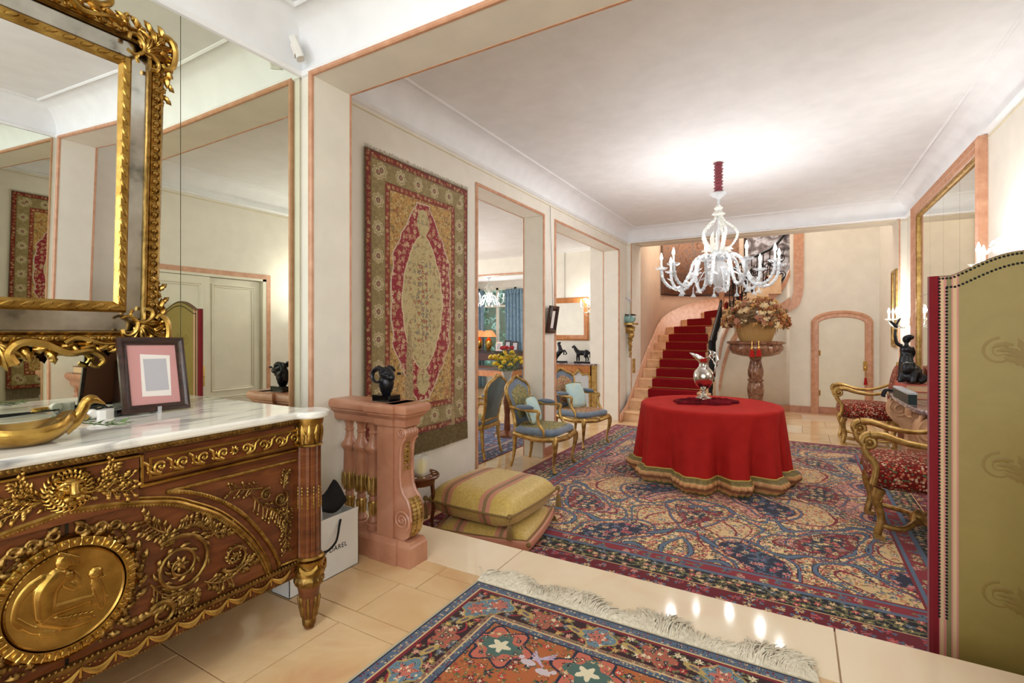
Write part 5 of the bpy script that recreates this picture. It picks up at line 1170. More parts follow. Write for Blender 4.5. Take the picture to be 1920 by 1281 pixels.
# --- chandelier
CXY = (-.746, 5.83)
ch = thing('chandelier', 'clear blown glass chandelier with ten lit candle bulbs', 'chandelier', (*CXY, CEI))
def Zc(v): return EYE+(HOR-v)/FPX*5.42-CEI
n = 40; sl = MB().grid(lambda u, v: ((.042+.007*math.sin(v*62+2*math.sin(2*PI*u))+.004*math.sin(8*PI*u+v*30))*math.cos(2*PI*u), (.042+.007*math.sin(v*62+2*math.sin(2*PI*u)))*math.sin(2*PI*u), -.33*v), 24, 60, None, True)
sl.build('velvet_sleeve', 'sleeve_velvet', ch, True, False, 180)
MB().lathe([(.03, -.33), (.085, -.335), (.09, -.345), (.06, -.375), (.02, -.40), (.012, -.43), (.012, -.47)], 24, mod=lambda a, z: 1+.04*math.cos(8*a)).build('top_bowl', 'crystal', ch)
MB().tube([(0, 0, -.33), (0, 0, -1.30)], .012, 8).build('stem', 'crystal', ch)
MB().lathe([(.02, -.47), (.045, -.50), (.03, -.53), (.06, -.555), (.068, -.57), (.03, -.59)], 20, mod=lambda a, z: 1+.06*math.cos(10*a)).build('upper_cup', 'pearl_glass', ch)
for k in range(5):
    a = 2*PI*k/5+.2; prof = [(.03, -.57), (.05, -.63), (.13, -.70), (.19, -.77), (.175, -.85), (.12, -.93), (.04, -1.0)]
    P = smooth_path([(r*math.cos(a), r*math.sin(a), z) for r, z in prof], 6); mb = MB().tube(P, .010, 7); beads(mb, P, .016, .024, None, 6); mb.build('cage_scroll', 'pearl_glass', ch)
    mb = MB(); LM = Matrix.Rotation(a+.6, 4, 'Z') @ Matrix.Rotation(PI/2, 4, 'X'); mb.leaf((.02, -.98), 1.05, .24, .035, 3, 0, .012, .9, LM, 8); mb.leaf((.02, -.98), .5, .17, .03, 3, 0, .012, -1.1, LM, 8); mb.build('glass_leaf', 'pearl_glass', ch)
MB().lathe([(.02, -.96), (.07, -.985), (.10, -1.02), (.085, -1.06), (.06, -1.09), (.10, -1.13), (.12, -1.18), (.10, -1.25), (.06, -1.31), (.03, -1.36), (.045, -1.385), (.02, -1.42), (0, -1.44)], 28, mod=lambda a, z: 1+.07*math.cos(12*a)).build('centre_vase', 'crystal', ch)
ARM = []
for k in range(10):
    a = 2*PI*k/10+.25; ca, sa = math.cos(a), math.sin(a); R = .60
    P = smooth_path([(r*ca, r*sa, z) for r, z in ((.07, -1.06), (.16, -1.02), (.25, -1.08), (.30, -1.22), (.38, -1.35), (.50, -1.36), (.58, -1.27), (.60, -1.155))], 6)
    am = MB().tube(P, .016, 8); 
    for i in range(2, len(P), 2): am.ell(tuple(P[i]), .022, 6)
    am = am.build('arm', 'crystal', ch)
    mb = MB()
    for q in range(6): mb.leaf((0, 0), PI/2*(1 if q % 2 else -1)+.3, .085, .026, 2, 0, .01, .8, Matrix.Translation(tuple(P[6+q*6])) @ Matrix.Rotation(a+q, 4, 'Z') @ Matrix.Rotation(.7, 4, 'X'), 5)
    mb.build('arm_leaves', 'pearl_glass', am)
    T = Matrix.Translation((R*ca, R*sa, 0)); MB().lathe([(.015, -1.165), (.04, -1.16), (.062, -1.145), (.066, -1.135), (.03, -1.15), (.016, -1.14), (.018, -1.12)], 20, T, mod=lambda a, z: 1+.08*math.cos(10*a)).build('drip_cup', 'crystal', am)
    MB().lathe([(.011, -1.14), (.011, -1.055), (.009, -1.05)], 12, T).build('candle', 'candle', am)
    MB().lathe([(.006, -1.05), (.015, -1.035), (.0165, -1.02), (.011, -1.0), (.004, -.975), (0, -.968)], 12, T).build('bulb', 'bulb', am)
    ARM.append((CXY[0]+R*ca, CXY[1]+R*sa, CEI-1.0))
    a2 = a+PI/10; T = Matrix.Translation((.40*math.cos(a2), .40*math.sin(a2), -1.37)); dp = MB().lathe([(0, .03), (.008, .025), (.005, 0), (.012, -.02), (.007, -.035), (.03, -.075), (.03, -.082), (.0, -.085)], 12, T); dp.tube([(0, 0, .03), (-.10*math.cos(a2), -.10*math.sin(a2), .14), (-.22*math.cos(a2), -.22*math.sin(a2), .21)], .004, 5, M=T); dp.build('flower_drop', 'crystal', ch)
for i, p in enumerate(ARM): point('chandelier_bulb_light', (p[0], p[1], p[2]+.05), 4.4, (1, 1, 1), .03)

# --- wall sconces
def sconce(label, loc, rz, power, sc=1.):
    t = thing('wall_sconce', label, 'sconce', loc, rz); t.scale = (sc, sc, sc)     # local +X away from the wall
    MB().ell((.012, 0, 0), (.014, .05, .075), 14).build('back_plate', 'brass', t)
    for k, (ay, x, zc) in enumerate(((-.75, .20, 0), (0, .26, -.02), (.75, .20, 0))):
        dx, dy = math.cos(ay), math.sin(ay)
        P = smooth_path([(.02, 0, .0), (.09*dx, .09*dy, -.06), (.17*dx, .17*dy, -.08), (.24*dx, .24*dy, -.03), (.25*dx, .25*dy, .03)], 6); mb = MB().tube(P, .009, 7); beads(mb, P, .014, .022, None, 6); am = mb.build('arm', 'pearl_glass', t)
        T = Matrix.Translation((.25*dx, .25*dy, .03)); MB().lathe([(.01, -.01), (.045, .0), (.055, .012), (.02, .004), (.014, .02)], 18, T, mod=lambda a, z: 1+.08*math.cos(9*a)).build('drip_cup', 'pearl_glass', am); MB().lathe([(.011, .01), (.011, .085)], 10, T).build('candle', 'candle', am); MB().lathe([(.006, .085), (.015, .10), (.016, .115), (.010, .135), (.003, .16), (0, .165)], 12, T).build('bulb', 'bulb', am)
        if power:
            o = point('sconce_bulb_light', (.25*dx, .25*dy, .03+.13), power, (1, .98, .94), .03); o.parent = t
    for k, (y, z, x) in enumerate(((0, .30, .10), (-.10, .20, .14), (.10, .21, .13), (-.05, .14, .17), (.06, .13, .16))):
        mb = MB().tube(smooth_path([(.02, 0, .02), (x*.5, y*.4, z*.5), (x, y, z)], 5), .005, 5); 
        for q in range(8):
            aa = 2*PI*q/8; mb.leaf((0, 0), aa, .045, .014, 1, 0, .008, 0, Matrix.Translation((x, y, z)) @ Matrix.Rotation(.9, 4, 'Y'), 5)
        mb.ell((x+.01, y, z), .012, 8); mb.build('glass_flower', 'pearl_glass', t)
    for k in range(4):
        y = -.09+.06*k; MB().lathe([(0, .02), (.006, .01), (.004, 0), (.014, -.03), (.0, -.035)], 10, Matrix.Translation((.07, y, -.12-.02*(k % 2)))).tube([(.07, y, -.10), (.03, y*.3, -.02)], .003, 5).build('drop', 'crystal', t)
sconce('lit glass flower sconce between the tall mirror and the stair hall', (XR, 8.50, 1.37), PI, 8)
sconce('lit glass flower sconce on the wall above the folding screen', (XR, 4.62, 1.66), PI, 8)

# --- large right hand mirror with panes and rosettes
rmr = thing('overmantel_mirror', 'tall pink marble framed mirror of square panes above the console', 'mirror', (XR, 6.79, .52))
y0, y1, z0, z1 = 5.43, 8.15, .515, 2.84
RMM = Matrix(((0, 0, -1, XR), (1, 0, 0, 0), (0, 1, 0, 0), (0, 0, 0, 1)))
MB().sweep([(y0+.07, z0+.07, 0), (y0+.07, z1-.07, 0), (y1-.07, z1-.07, 0), (y1-.07, z0+.07, 0)], [(-.07, 0), (-.07, .06), (-.05, .075), (-.03, .05), (0, .055), (.02, .04), (.045, .045), (.055, .02), (.055, 0)], True, (0, 0, 1), RMM).build('frame', 'pink_trim', rmr, True, True)
g = MB(); P = [(y0+.14, z0+.14, .03), (y0+.14, z1-.14, .03), (y1-.14, z1-.14, .03), (y1-.14, z0+.14, .03)]; g.sweep([(a, b, 0) for a, b, c in P], [(-.022, 0), (-.022, .035), (.01, .03), (.016, .012), (.016, 0)], True, (0, 0, 1), RMM); beads(g, P+[P[0]], .012, .024, RMM, 6); g.build('gilt_slip', 'gilt_wood', rmr, True, True)
ny, nz = 4, 2; ya, yb, za, zb = y0+.15, y1-.15, z0+.15, z1-.15
for i in range(ny):
    for j in range(nz): MB().bb(ya+(yb-ya)*i/ny+.002, ya+(yb-ya)*(i+1)/ny-.002, za+(zb-za)*j/nz+.002, za+(zb-za)*(j+1)/nz-.002, .004, .010, RMM).build('mirror_pane', 'warm_mirror', rmr, False, True)
for i in range(1, ny): MB().lathe([(.022, 0), (.02, .006), (.008, .010), (0, .012)], 14, RMM @ Matrix.Translation((ya+(yb-ya)*i/ny, za+(zb-za)/nz, .009))).build('rosette', 'brass', rmr, True, True)

# --- stone console with marble slab
CZ = .50
cn = thing('stone_console', 'carved stone console with veined dark marble slab under the tall mirror', 'console', (1.15, 6.75, LOW))
ol = smooth_path([(1.345, 5.80, 0), (1.10, 5.80, 0), (.99, 5.90, 0), (.97, 6.05, 0), (.95, 6.4, 0), (.94, 6.75, 0), (.95, 7.2, 0), (.97, 7.6, 0), (.99, 7.78, 0), (1.10, 7.88, 0), (1.345, 7.88, 0)], 4)
tp = MB().prism([(p.x, p.y) for p in ol], CZ-.045, CZ).build('marble_slab', 'dark_marble', cn, True, True); bv = tp.modifiers.new('round', 'BEVEL'); bv.width = .012; bv.segments = 3; bv.limit_method = 'ANGLE'
plain('peach_stone', L_(206, 160, 118), .5, stops=[(.3, L_(186, 138, 98)), (.7, L_(220, 178, 138))], scale=8)
MB().bb(1.13, 1.345, 5.9, 7.78, CZ-.16, CZ-.046).build('frieze', 'peach_stone', cn, False, True)
for yy in (6.0, 7.66):
    pr = [(1.345, LOW), (1.16, LOW), (1.15, LOW+.10), (1.17, LOW+.24), (1.12, LOW+.38), (1.03, LOW+.46), (.985, LOW+.56), (1.0, LOW+.67), (1.08, LOW+.734), (1.345, LOW+.734)]
    S = [(p.x, p.y) for p in smooth_path([(x, z, 0) for x, z in pr], 4)]
    mb = MB().prism(S, -yy-.11, -yy+.11, RX); 
    for s in (-1, 1): mb.tube(spiral(1.085, LOW+.60, .095, .012, PI, 2.0, 40), taper(41, .016, .009), 7, M=Matrix.Translation((0, yy+s*.113, 0)) @ RX); mb.tube([(x, z, 0) for x, z in S[8:30]], .012, 6, M=Matrix.Translation((0, yy+s*.108, 0)) @ RX)
    for k in range(4): mb.tube(smooth_path([(1.02+.02*k, yy-.06+.04*k, CZ-.06), (1.0+.02*k, yy-.06+.04*k, CZ-.15), (1.06, yy-.06+.04*k, CZ-.30)], 5), taper(11, .022, .008), 7)
    mb.build('scroll_bracket', 'peach_stone', cn, True, True); MB().bb(1.145, 1.345, yy-.14, yy+.14, LOW, LOW+.13).build('bracket_foot', 'pink_stone', cn, False, True)
mb = MB(); mb.ell((1.05, 6.74, CZ-.12), (.04, .09, .08), 12)
for k in range(9): mb.leaf((0, 0), PI/2+(k-4)*.38, .15, .03, 3, 0, .03, 0, Matrix.Translation((1.05, 6.74, CZ-.18)) @ Matrix(((0, 0, -1, 0), (1, 0, 0, 0), (0, 1, 0, 0), (0, 0, 0, 1))), 7)
mb.ell((1.14, 6.74, CZ-.11), (.06, .08, .06), 8); mb.build('shell_carving', 'peach_stone', cn, True, True)
def fpos(u, X): r = ray(u, 700); return Vector((X, r.y*X/r.x, 0))
# books, box and bronzes on it
def book(label, loc, rz, d, mat):
    t = thing('book', label, 'book', loc, rz); x, y, z = d; MB().bb(-x/2, x/2, -y/2, y/2, 0, .004).bb(-x/2, x/2, -y/2, y/2, z-.004, z).bb(-x/2, -x/2+.005, -y/2, y/2, .003, z-.003).build('cover', mat, t, False); MB().bb(-x/2+.005, x/2-.006, -y/2+.006, y/2-.006, .004, z-.004).build('pages', 'book_pages', t, False)
book('large red book on the console, lower of the two under the crouching bronze', (1.14, 7.12, CZ+.001), .0, (.24, .62, .075), 'red_book')
book('large red book on the console, upper of the two under the crouching bronze', (1.13, 7.10, CZ+.078), .03, (.22, .56, .07), 'red_book')
gb = thing('green_box', 'long dark green presentation box at the front of the console', 'box', (.99, 6.62, CZ+.001), .03); MB().bb(-.035, .035, -.36, .36, 0, .10).build('box_body', 'green_box', gb, False); MB().bb(-.038, .038, -.364, .364, .10, .12).build('lid', 'grey_grille', gb, False)
cb_ = thing('crouching_bronze', 'dark bronze of a crouching shaggy animal on two red books', 'sculpture', (1.13, 7.06, CZ+.156), 4.2)
mb = MB(); mb.ell((.02, 0, .10), (.15, .085, .095), 14, None, Matrix.Rotation(.3, 4, 'Y')); mb.ell((.13, 0, .17), (.075, .065, .07), 12); mb.ell((.185, 0, .15), (.035, .035, .03), 10); mb.ell((-.10, 0, .06), (.09, .08, .065), 12)
for s in (-1, 1): mb.tube([(.10, .05*s, .12), (.15, .06*s, .05), (.17, .055*s, .012)], [.04, .03, .026], 8); mb.tube([(-.08, .07*s, .06), (-.02, .085*s, .03), (.03, .08*s, .016)], [.045, .034, .02], 8); mb.ell((.12, .055*s, .215), (.03, .014, .03), 8)
rd = random.Random(4)
for i in range(40): a, b = rd.uniform(0, 2*PI), rd.uniform(.2, 1.2); mb.ell((.01+.15*math.cos(a)*math.cos(b), .08*math.sin(a)*math.cos(b), .10+.09*math.sin(b)), rd.uniform(.012, .024), 6)
fuse(mb.build('animal', 'black_bronze', cb_), .009, 1)
wb = thing('bird_woman_bronze', 'dark bronze woman raising a bird on her hand, on the console', 'sculpture', (1.17, 7.68, CZ+.001), 2.1)
wb.scale = (1.06, 1.06, 1.06)
MB().lathe([(.10, 0), (.10, .03), (.08, .05), (.06, .16), (.075, .18)], 20).build('plinth', 'black_bronze', wb)
mb = MB(); mb.tube(smooth_path([(0, 0, .17), (.01, 0, .26), (0, .01, .38), (.01, 0, .46), (0, 0, .53)], 5), [.075, .076, .076, .075, .075, .074, .072, .07, .068, .065, .06, .057, .054, .054, .056, .06, .062, .062, .058, .045, .025], 12); mb.ell((.015, -.01, .60), (.042, .04, .05), 12); mb.ell((.0, -.03, .625), (.05, .05, .035), 10); mb.tube([(0, 0, .52), (.008, 0, .57)], .02, 8)
mb.tube(smooth_path([(0, .055, .52), (.02, .10, .56), (.02, .12, .65), (.015, .115, .72)], 5), taper(16, .024, .013), 8); mb.tube(smooth_path([(0, -.055, .51), (.01, -.09, .44), (.05, -.085, .36)], 5), taper(11, .024, .014), 8)
for k in range(7): mb.tube([(.05*math.cos(k*.9), .05*math.sin(k*.9), .42), (.075*math.cos(k*.9), .075*math.sin(k*.9), .19)], .012, 6)
fuse(mb.build('figure', 'black_bronze', wb), .007, 1)
mb = MB(); mb.ell((.015, .118, .755), (.016, .034, .018), 10, None, Matrix.Rotation(.5, 4, 'X')); mb.ell((.015, .15, .775), .011, 8); mb.leaf((0, 0), 2.0, .11, .02, 1, 0, .006, .3, Matrix.Translation((.015, .11, .76)) @ Matrix(((0, 0, 1, 0), (1, 0, 0, 0), (0, 1, 0, 0), (0, 0, 0, 1))), 6); mb.leaf((0, 0), .7, .10, .02, 1, 0, .006, -.3, Matrix.Translation((.015, .11, .76)) @ Matrix(((0, 0, 1, 0), (1, 0, 0, 0), (0, 1, 0, 0), (0, 0, 0, 1))), 6); mb.build('bird', 'black_bronze', wb)
gv = thing('dark_glove', 'dark leather glove draped over the end of the console', 'glove', (1.03, 7.60, CZ+.001), .2)
mb = MB(); mb.ell((0, 0, .014), (.05, .07, .014), 10); 
for k in range(4): mb.tube(smooth_path([(-.03, -.03+.022*k, .014), (-.075, -.03+.024*k, .012), (-.10, -.03+.025*k, -.03), (-.105, -.03+.025*k, -.075)], 4), .0105, 7)
mb.tube([(0, .05, .012), (-.04, .10, .01)], .011, 7); mb.build('leather', 'black_cloth', gv)

# --- folding screen
sc = thing('folding_screen', 'tall folding screen in gold damask with red velvet edge and nail heads', 'screen', (.52, 2.78, LOW+.001))
plain('screen_damask', L_(176, 156, 78), .5, stops=[(.3, L_(140, 120, 53)), (.7, L_(145, 125, 57))], scale=6, detail=2, dist=2.0, sheen=.3, bump=(300, .12))
plain('screen_motif', L_(134, 110, 46), .55)
plain('screen_pink', L_(196, 130, 118), .6); plain('screen_sand', L_(206, 174, 130), .6); plain('screen_olive', L_(128, 118, 70), .6)
def screen_panel(p0, p1, front=True):
    d = Vector((p1[0]-p0[0], p1[1]-p0[1], 0)); W = d.length; an = math.atan2(d.y, d.x); SM = Matrix.Translation((p0[0]-.52, p0[1]-2.78, 0)) @ Matrix.Rotation(an, 4, 'Z') @ RX   # local: x along, y up, z = towards camera side
    H0 = 1.775
    def top(x): t = x/W; return H0 if t < .10 or t > .90 else H0+.085*math.sin(PI*(t-.10)/.8)**1.2
    xs = [W*i/40 for i in range(41)]; th = .018
    core = [(0, 0), (W, 0)]+[(x, top(x)) for x in reversed(xs)]
    pn = MB().prism(core, -th, th, SM).build('panel_core', 'leather_brown', sc, False)
    MB().tube([(0, 0, 0), (0, H0, 0)], .021, 8, M=SM).build('velvet_edge', 'screen_velvet', sc)
    mb = MB(); mb.bb(.0, .018, 0, H0, th, th+.003, SM); mb.build('velvet_border', 'screen_velvet', sc, False)
    def band(a, b, mat, nm, lo=.0):
        k = max(1, int((b-a)/W*40)); X = [a+(b-a)*i/k for i in range(k+1)]; MB().prism([(a, lo), (b, lo)]+[(x, top(x)-.004) for x in reversed(X)], th, th+.002+.0004*random.random(), SM).build(nm, mat, sc, False)
    for a, b, m_, nm in ((.018, .022, 'screen_pink', 'pink_stripe'), (.022, .033, 'screen_sand', 'sand_stripe'), (.033, .042, 'screen_pink', 'pink_stripe'), (.042, .058, 'screen_olive', 'olive_stripe'), (.058, .063, 'screen_pink', 'pink_stripe'), (.063, .075, 'screen_sand', 'sand_stripe'), (.075, .081, 'screen_pink', 'pink_stripe'), (.081, W-.02, 'screen_damask', 'damask_panel'), (W-.02, W, 'screen_velvet', 'velvet_border')): band(a, b, m_, nm)
    me = MB().lathe([(.0052, 0), (.0045, .003), (.002, .0045), (0, .005)], 8).build('nail_head', 'iron', sc); first = True
    def nail(x, y):
        nonlocal first
        o = me if first else me.copy()
        if not first: col.objects.link(o)
        first = False; o.parent = sc; o.matrix_local = SM @ Matrix.Translation((x, y, th+.002))
    y = .30
    while y < H0-.01: nail(.0185, y); y += .0142
    y = .30
    while y < H0-.045: nail(.0425, y); y += .0142
    x = .03
    while x < W-.02: nail(x, top(x)-.012); nail(x+.014, top(x)-.050); x += .0125
    for yb in (.42, .95, 1.42):                            # damask scroll pattern, faintly raised
        dm = MB()
        for s in (-1, 1):
            cx = .081+(W-.10)/2
            dm.tube(spiral(cx+s*.10, yb+.03, .06, .012, PI/2, -1.6*s, 24, th+.0015), taper(25, .007, .004), 5, M=SM, flat=.22, nrm=(0, 0, 1))
            for k in range(5): dm.leaf((cx+s*.015*k, yb-.06+.03*k), PI/2-s*(.4+.25*k), .07, .012, 3, th+.001, .0012, -s*.9, SM, 6)
        for k in range(7): dm.leaf((.081+(W-.10)/2, yb-.02), PI/2+(k-3)*.42, .13-.012*abs(k-3), .02, 4, th+.001, .0012, 0, SM, 8)
        dm.leaf((.081+(W-.10)/2, yb-.16), PI/2, .14, .03, 5, th+.001, .0012, 0, SM, 8)
        dm.build('damask_motif', 'screen_motif', sc)
screen_panel((.52, 2.80), (1.06, 2.70)); 
d2 = [(1.075, 2.715), (1.30, 3.2)]
mb = MB(); an = math.atan2(d2[1][1]-d2[0][1], d2[1][0]-d2[0][0]); W2 = math.hypot(d2[1][0]-d2[0][0], d2[1][1]-d2[0][1]); SM2 = Matrix.Translation((d2[0][0]-.52, d2[0][1]-2.78, 0)) @ Matrix.Rotation(an, 4, 'Z') @ RX
mb.prism([(0, 0), (W2, 0)]+[(W2*(1-i/20), 1.775+.085*max(0, math.sin(PI*min(1, max(0, (1-i/20-.1)/.8))))**1.2) for i in range(21)], -.018, .018, SM2); mb.build('panel_core', 'screen_damask', sc, False)
# --- double door in the right wall (seen in the mirrors)
dr = struct('door_1', MB().bb(XR-.01, XR+.12, 2.62, 4.07, 1.90, 1.93).bb(XR-.01, XR+.12, 2.62, 2.67, LOW, 1.93).bb(XR-.01, XR+.12, 4.02, 4.07, LOW, 1.93), 'white_paint')
def leafdoor(ya, yb, xo):
    l = MB().bb(XR+xo, XR+xo+.04, ya, yb, LOW+.005, 1.895).build('door_leaf', 'white_paint', dr, False)
    for za, zb in ((LOW+.12, LOW+.42), (LOW+.50, LOW+.72), (LOW+.82, 1.80)):
        MB().sweep([(ya+.10, za, 0), (ya+.10, zb, 0), (yb-.10, zb, 0), (yb-.10, za, 0)], [(-.02, 0), (-.018, .012), (-.004, .016), (.006, .006), (.02, .010), (.024, 0)], True, (0, 0, 1), Matrix(((0, 0, -1, XR+xo), (1, 0, 0, 0), (0, 1, 0, 0), (0, 0, 0, 1)))).build('panel_moulding', 'white_paint', l)
    return l
l1 = leafdoor(3.30, 4.02, .045); l2 = leafdoor(2.67, 3.34, .002)
MB().bb(XR-.006, XR+.004, 3.24, 3.28, .58, .82).tube([(XR-.03, 3.26, .70), (XR-.03, 3.17, .70)], .008, 8).tube([(XR, 3.26, .70), (XR-.03, 3.26, .70)], .008, 8).build('door_handle', 'brass', l2)
struct('trim_8', MB().sweep([(2.59, LOW, 0), (2.59, 1.96, 0), (4.10, 1.96, 0), (4.10, LOW, 0)], [(-.03, 0), (-.03, .012), (.03, .012), (.03, 0)], False, (0, 0, 1), Matrix(((0, 0, -1, XR), (1, 0, 0, 0), (0, 1, 0, 0), (0, 0, 0, 1)))), 'pink_trim')
# ================================================================ STAIR HALL
plain('step_stone', L_(232, 190, 146), .3, stops=[(.3, L_(216, 168, 122)), (.7, L_(242, 206, 166))], scale=6, detail=6)
RISE = .165
def nose(n):
    if n <= 9: return ((-2.60, 8.40+.30*(n-1)), (-1.27, 8.40+.30*(n-1) if n <= 5 else 9.60+.13*(n-5)))
    k = {10: 22, 11: 45, 12: 68, 13: 92}.get(n)
    if k: a = math.radians(k); i = math.radians(k); return ((-1.42-1.17*math.cos(a), 10.75+1.12*math.sin(a)), (-1.30-.06*math.cos(i)+.05*(n-10), 10.20+.08*(n-10)))
    return ((-1.38+.27*(n-13), 11.87), (-1.12+.27*(n-13)*.8, 10.55+.05*(n-13)))
stc = thing('staircase', 'curving stone staircase with peach risers at the end of the salon', 'staircase', (-1.9, 9.6, LOW))
run = thing('stair_runner', 'dark red carpet runner with brass rods down the stone stairs', 'carpet', (-1.9, 9.6, LOW))
def lerp(a, b, t): return (a[0]+(b[0]-a[0])*t, a[1]+(b[1]-a[1])*t)
for n in range(1, 17):
    z = LOW+RISE*n; (l0, r0), (l1, r1) = nose(n), nose(n+1)
    MB().prism([l0, r0, r1, l1], max(LOW, z-.36), z-.022).build('step_riser', 'step_stone', stc, False, True)
    d = Vector((l1[0]-l0[0]+r1[0]-r0[0], l1[1]-l0[1]+r1[1]-r0[1])).normalized()*.022
    MB().prism([(l0[0]-d.x, l0[1]-d.y), (r0[0]-d.x, r0[1]-d.y), r1, l1], z-.024, z).build('tread', 'step_stone', stc, False, True)
    if n >= 2:
        a, b = (.20, .83); q0, q1, e0, e1 = lerp(l0, r0, a), lerp(l0, r0, b), lerp(l1, r1, a), lerp(l1, r1, b); w = .034
        mb = MB().prism([(q0[0]-d.x*1.4, q0[1]-d.y*1.4), (q1[0]-d.x*1.4, q1[1]-d.y*1.4), e1, e0], z+.001, z+.012)
        dd = d*1.45; mb.prism([(q0[0]-dd.x, q0[1]-dd.y), (q1[0]-dd.x, q1[1]-dd.y), (q1[0]-dd.x*.98+d.x*.5, q1[1]-dd.y*.98+d.y*.5), (q0[0]-dd.x*.98+d.x*.5, q0[1]-dd.y*.98+d.y*.5)], z-RISE+.014, z+.012)
        mb.build('runner_fold', 'red_runner', run, False, True)
        s0, s1 = lerp(l0, r0, a-.04), lerp(l0, r0, b+.04); rz_ = z-RISE+.022
        rod = MB().tube([(s0[0]-d.x*1.9, s0[1]-d.y*1.9, rz_), (s1[0]-d.x*1.9, s1[1]-d.y*1.9, rz_)], .009, 8); rod.ell((s0[0]-d.x*1.9, s0[1]-d.y*1.9, rz_), .017, 8); rod.ell((s1[0]-d.x*1.9, s1[1]-d.y*1.9, rz_), .017, 8)
        rod.build('stair_rod', 'brass', run, True, True)
MB().bb(-1.30, -1.14, 8.95, 9.2, LOW, LOW+.42).build('newel_block', 'step_stone', stc, False, True)
# skirting on the outer wall
sk = MB(); pts = []
for x, y, zt in ((-2.605, 8.20, LOW+.13), (-2.605, 8.55, LOW+.26), (-2.605, 9.0, LOW+.56), (-2.605, 9.3, LOW+.80), (-2.605, 9.9, LOW+1.18), (-2.605, 10.4, LOW+1.46), (-2.60, 10.75, LOW+1.68)): pts.append((x, y, zt))
for k, zt in ((15, 1.86), (30, 2.0), (45, 2.12), (60, 2.22), (75, 2.30), (90, 2.34)): a = math.radians(k); pts.append((-1.42-1.185*math.cos(a), 10.75+1.135*math.sin(a), LOW+zt))
pts.append((-.9, 11.885, LOW+2.5)); pts.append((.2, 11.885, LOW+3.0))
v = []
for x, y, zt in pts: v += [(x, y, LOW), (x, y, zt)]
sk.add(v, [(2*i, 2*i+2, 2*i+3, 2*i+1) for i in range(len(pts)-1)]); o = struct('baseboard_stair', sk, 'pink_trim', True); q_ = o.modifiers.new('t', 'SOLIDIFY'); q_.thickness = .02; q_.offset = 0
# curved wall below the upper flight, with its two stone bands
def bez(s): a, b, c = (-1.22, 9.55), (-1.15, 10.75), (-.12, 10.95); return ((1-s)**2*a[0]+2*s*(1-s)*b[0]+s*s*c[0], (1-s)**2*a[1]+2*s*(1-s)*b[1]+s*s*c[1])
def interp(tab, u):
    for (a, b), (c, d) in zip(tab[:-1], tab[1:]):
        if u <= c: return b+(d-b)*max(0, (u-a))/(c-a)
    return tab[-1][1]
UP = [(1347, 662), (1352, 632), (1365, 602), (1390, 578), (1420, 563), (1450, 549), (1470, 530), (1481, 505)]
LO = [(1347, 735), (1354, 695), (1365, 658), (1385, 627), (1410, 609), (1440, 597), (1465, 587), (1481, 576)]
cw, ub, lb, topc = MB(), [], [], []
NB = 30; va = []
for i in range(NB+1):
    x, y = bez(i/NB); D = -x*-_S*-1 if False else (-_S*x+_C*y); R = _C*x+_S*y; u = 960+FPX*R/D
    zt = EYE+(HOR-interp(UP, u))/FPX*D; zl = EYE+(HOR-interp(LO, u))/FPX*D
    va += [(x, y, LOW), (x, y, zt)]; ub.append((x, y, zt)); lb.append((x, y, zl))
cw.add(va, [(2*i, 2*i+2, 2*i+3, 2*i+1) for i in range(NB)]); o = struct('wall_under_stair', cw, 'cream_wall', True); q_ = o.modifiers.new('t', 'SOLIDIFY'); q_.thickness = .10; q_.offset = 1
def bandof(name, pts, w0, w1):
    mb = MB(); v = []
    for i, (x, y, z) in enumerate(pts):
        x2, y2 = bez(min(1, i/NB+.01)); x1, y1 = bez(max(0, i/NB-.01)); t = Vector((x2-x1, y2-y1)).normalized(); nx, ny = t.y, -t.x
        w = w0+(w1-w0)*i/NB
        v += [(x+nx*.0, y+ny*.0, z), (x+nx*.03, y+ny*.03, z), (x+nx*.03, y+ny*.03, z+w), (x, y, z+w)]
    mb.add(v, [(4*i+k, 4*i+(k+1) % 4, 4*i+4+(k+1) % 4, 4*i+4+k) for i in range(len(pts)-1) for k in range(4)]+[(3, 2, 1, 0), tuple(4*(len(pts)-1)+k for k in range(4))]); return struct(name, mb, 'pink_trim', True)
bandof('trim_stair_upper', [(x, y, z-.13) for x, y, z in ub], .14, .14); bandof('trim_stair_lower', lb, .12, .20)
x0, x1 = on_y(1488, 500, YBW).x, on_y(1507, 500, YBW).x
ed = [(x0, 3.4), (x0, 2.2), (x0-.0, 2.0), (x0-.05, 1.83), (-.14, 1.70), (-.14, 1.62)]; ed2 = [(x1, 3.4), (x1, 2.1), (x1-.02, 1.92), (x1-.06, 1.78), (x1-.10, 1.715), (x1-.12, 1.70), (-.10, 1.64), (-.14, 1.60)]
struct('trim_stair_edge', MB().prism(ed2+list(reversed(ed)), -YBW, -YBW+.03, RX), 'pink_trim')
struct('baseboard_under_stair', MB().sweep([(*bez(i/12), LOW) for i in range(13)], [(0, 0), (.02, 0), (.02, .13), (0, .13)], False), 'pink_stone')
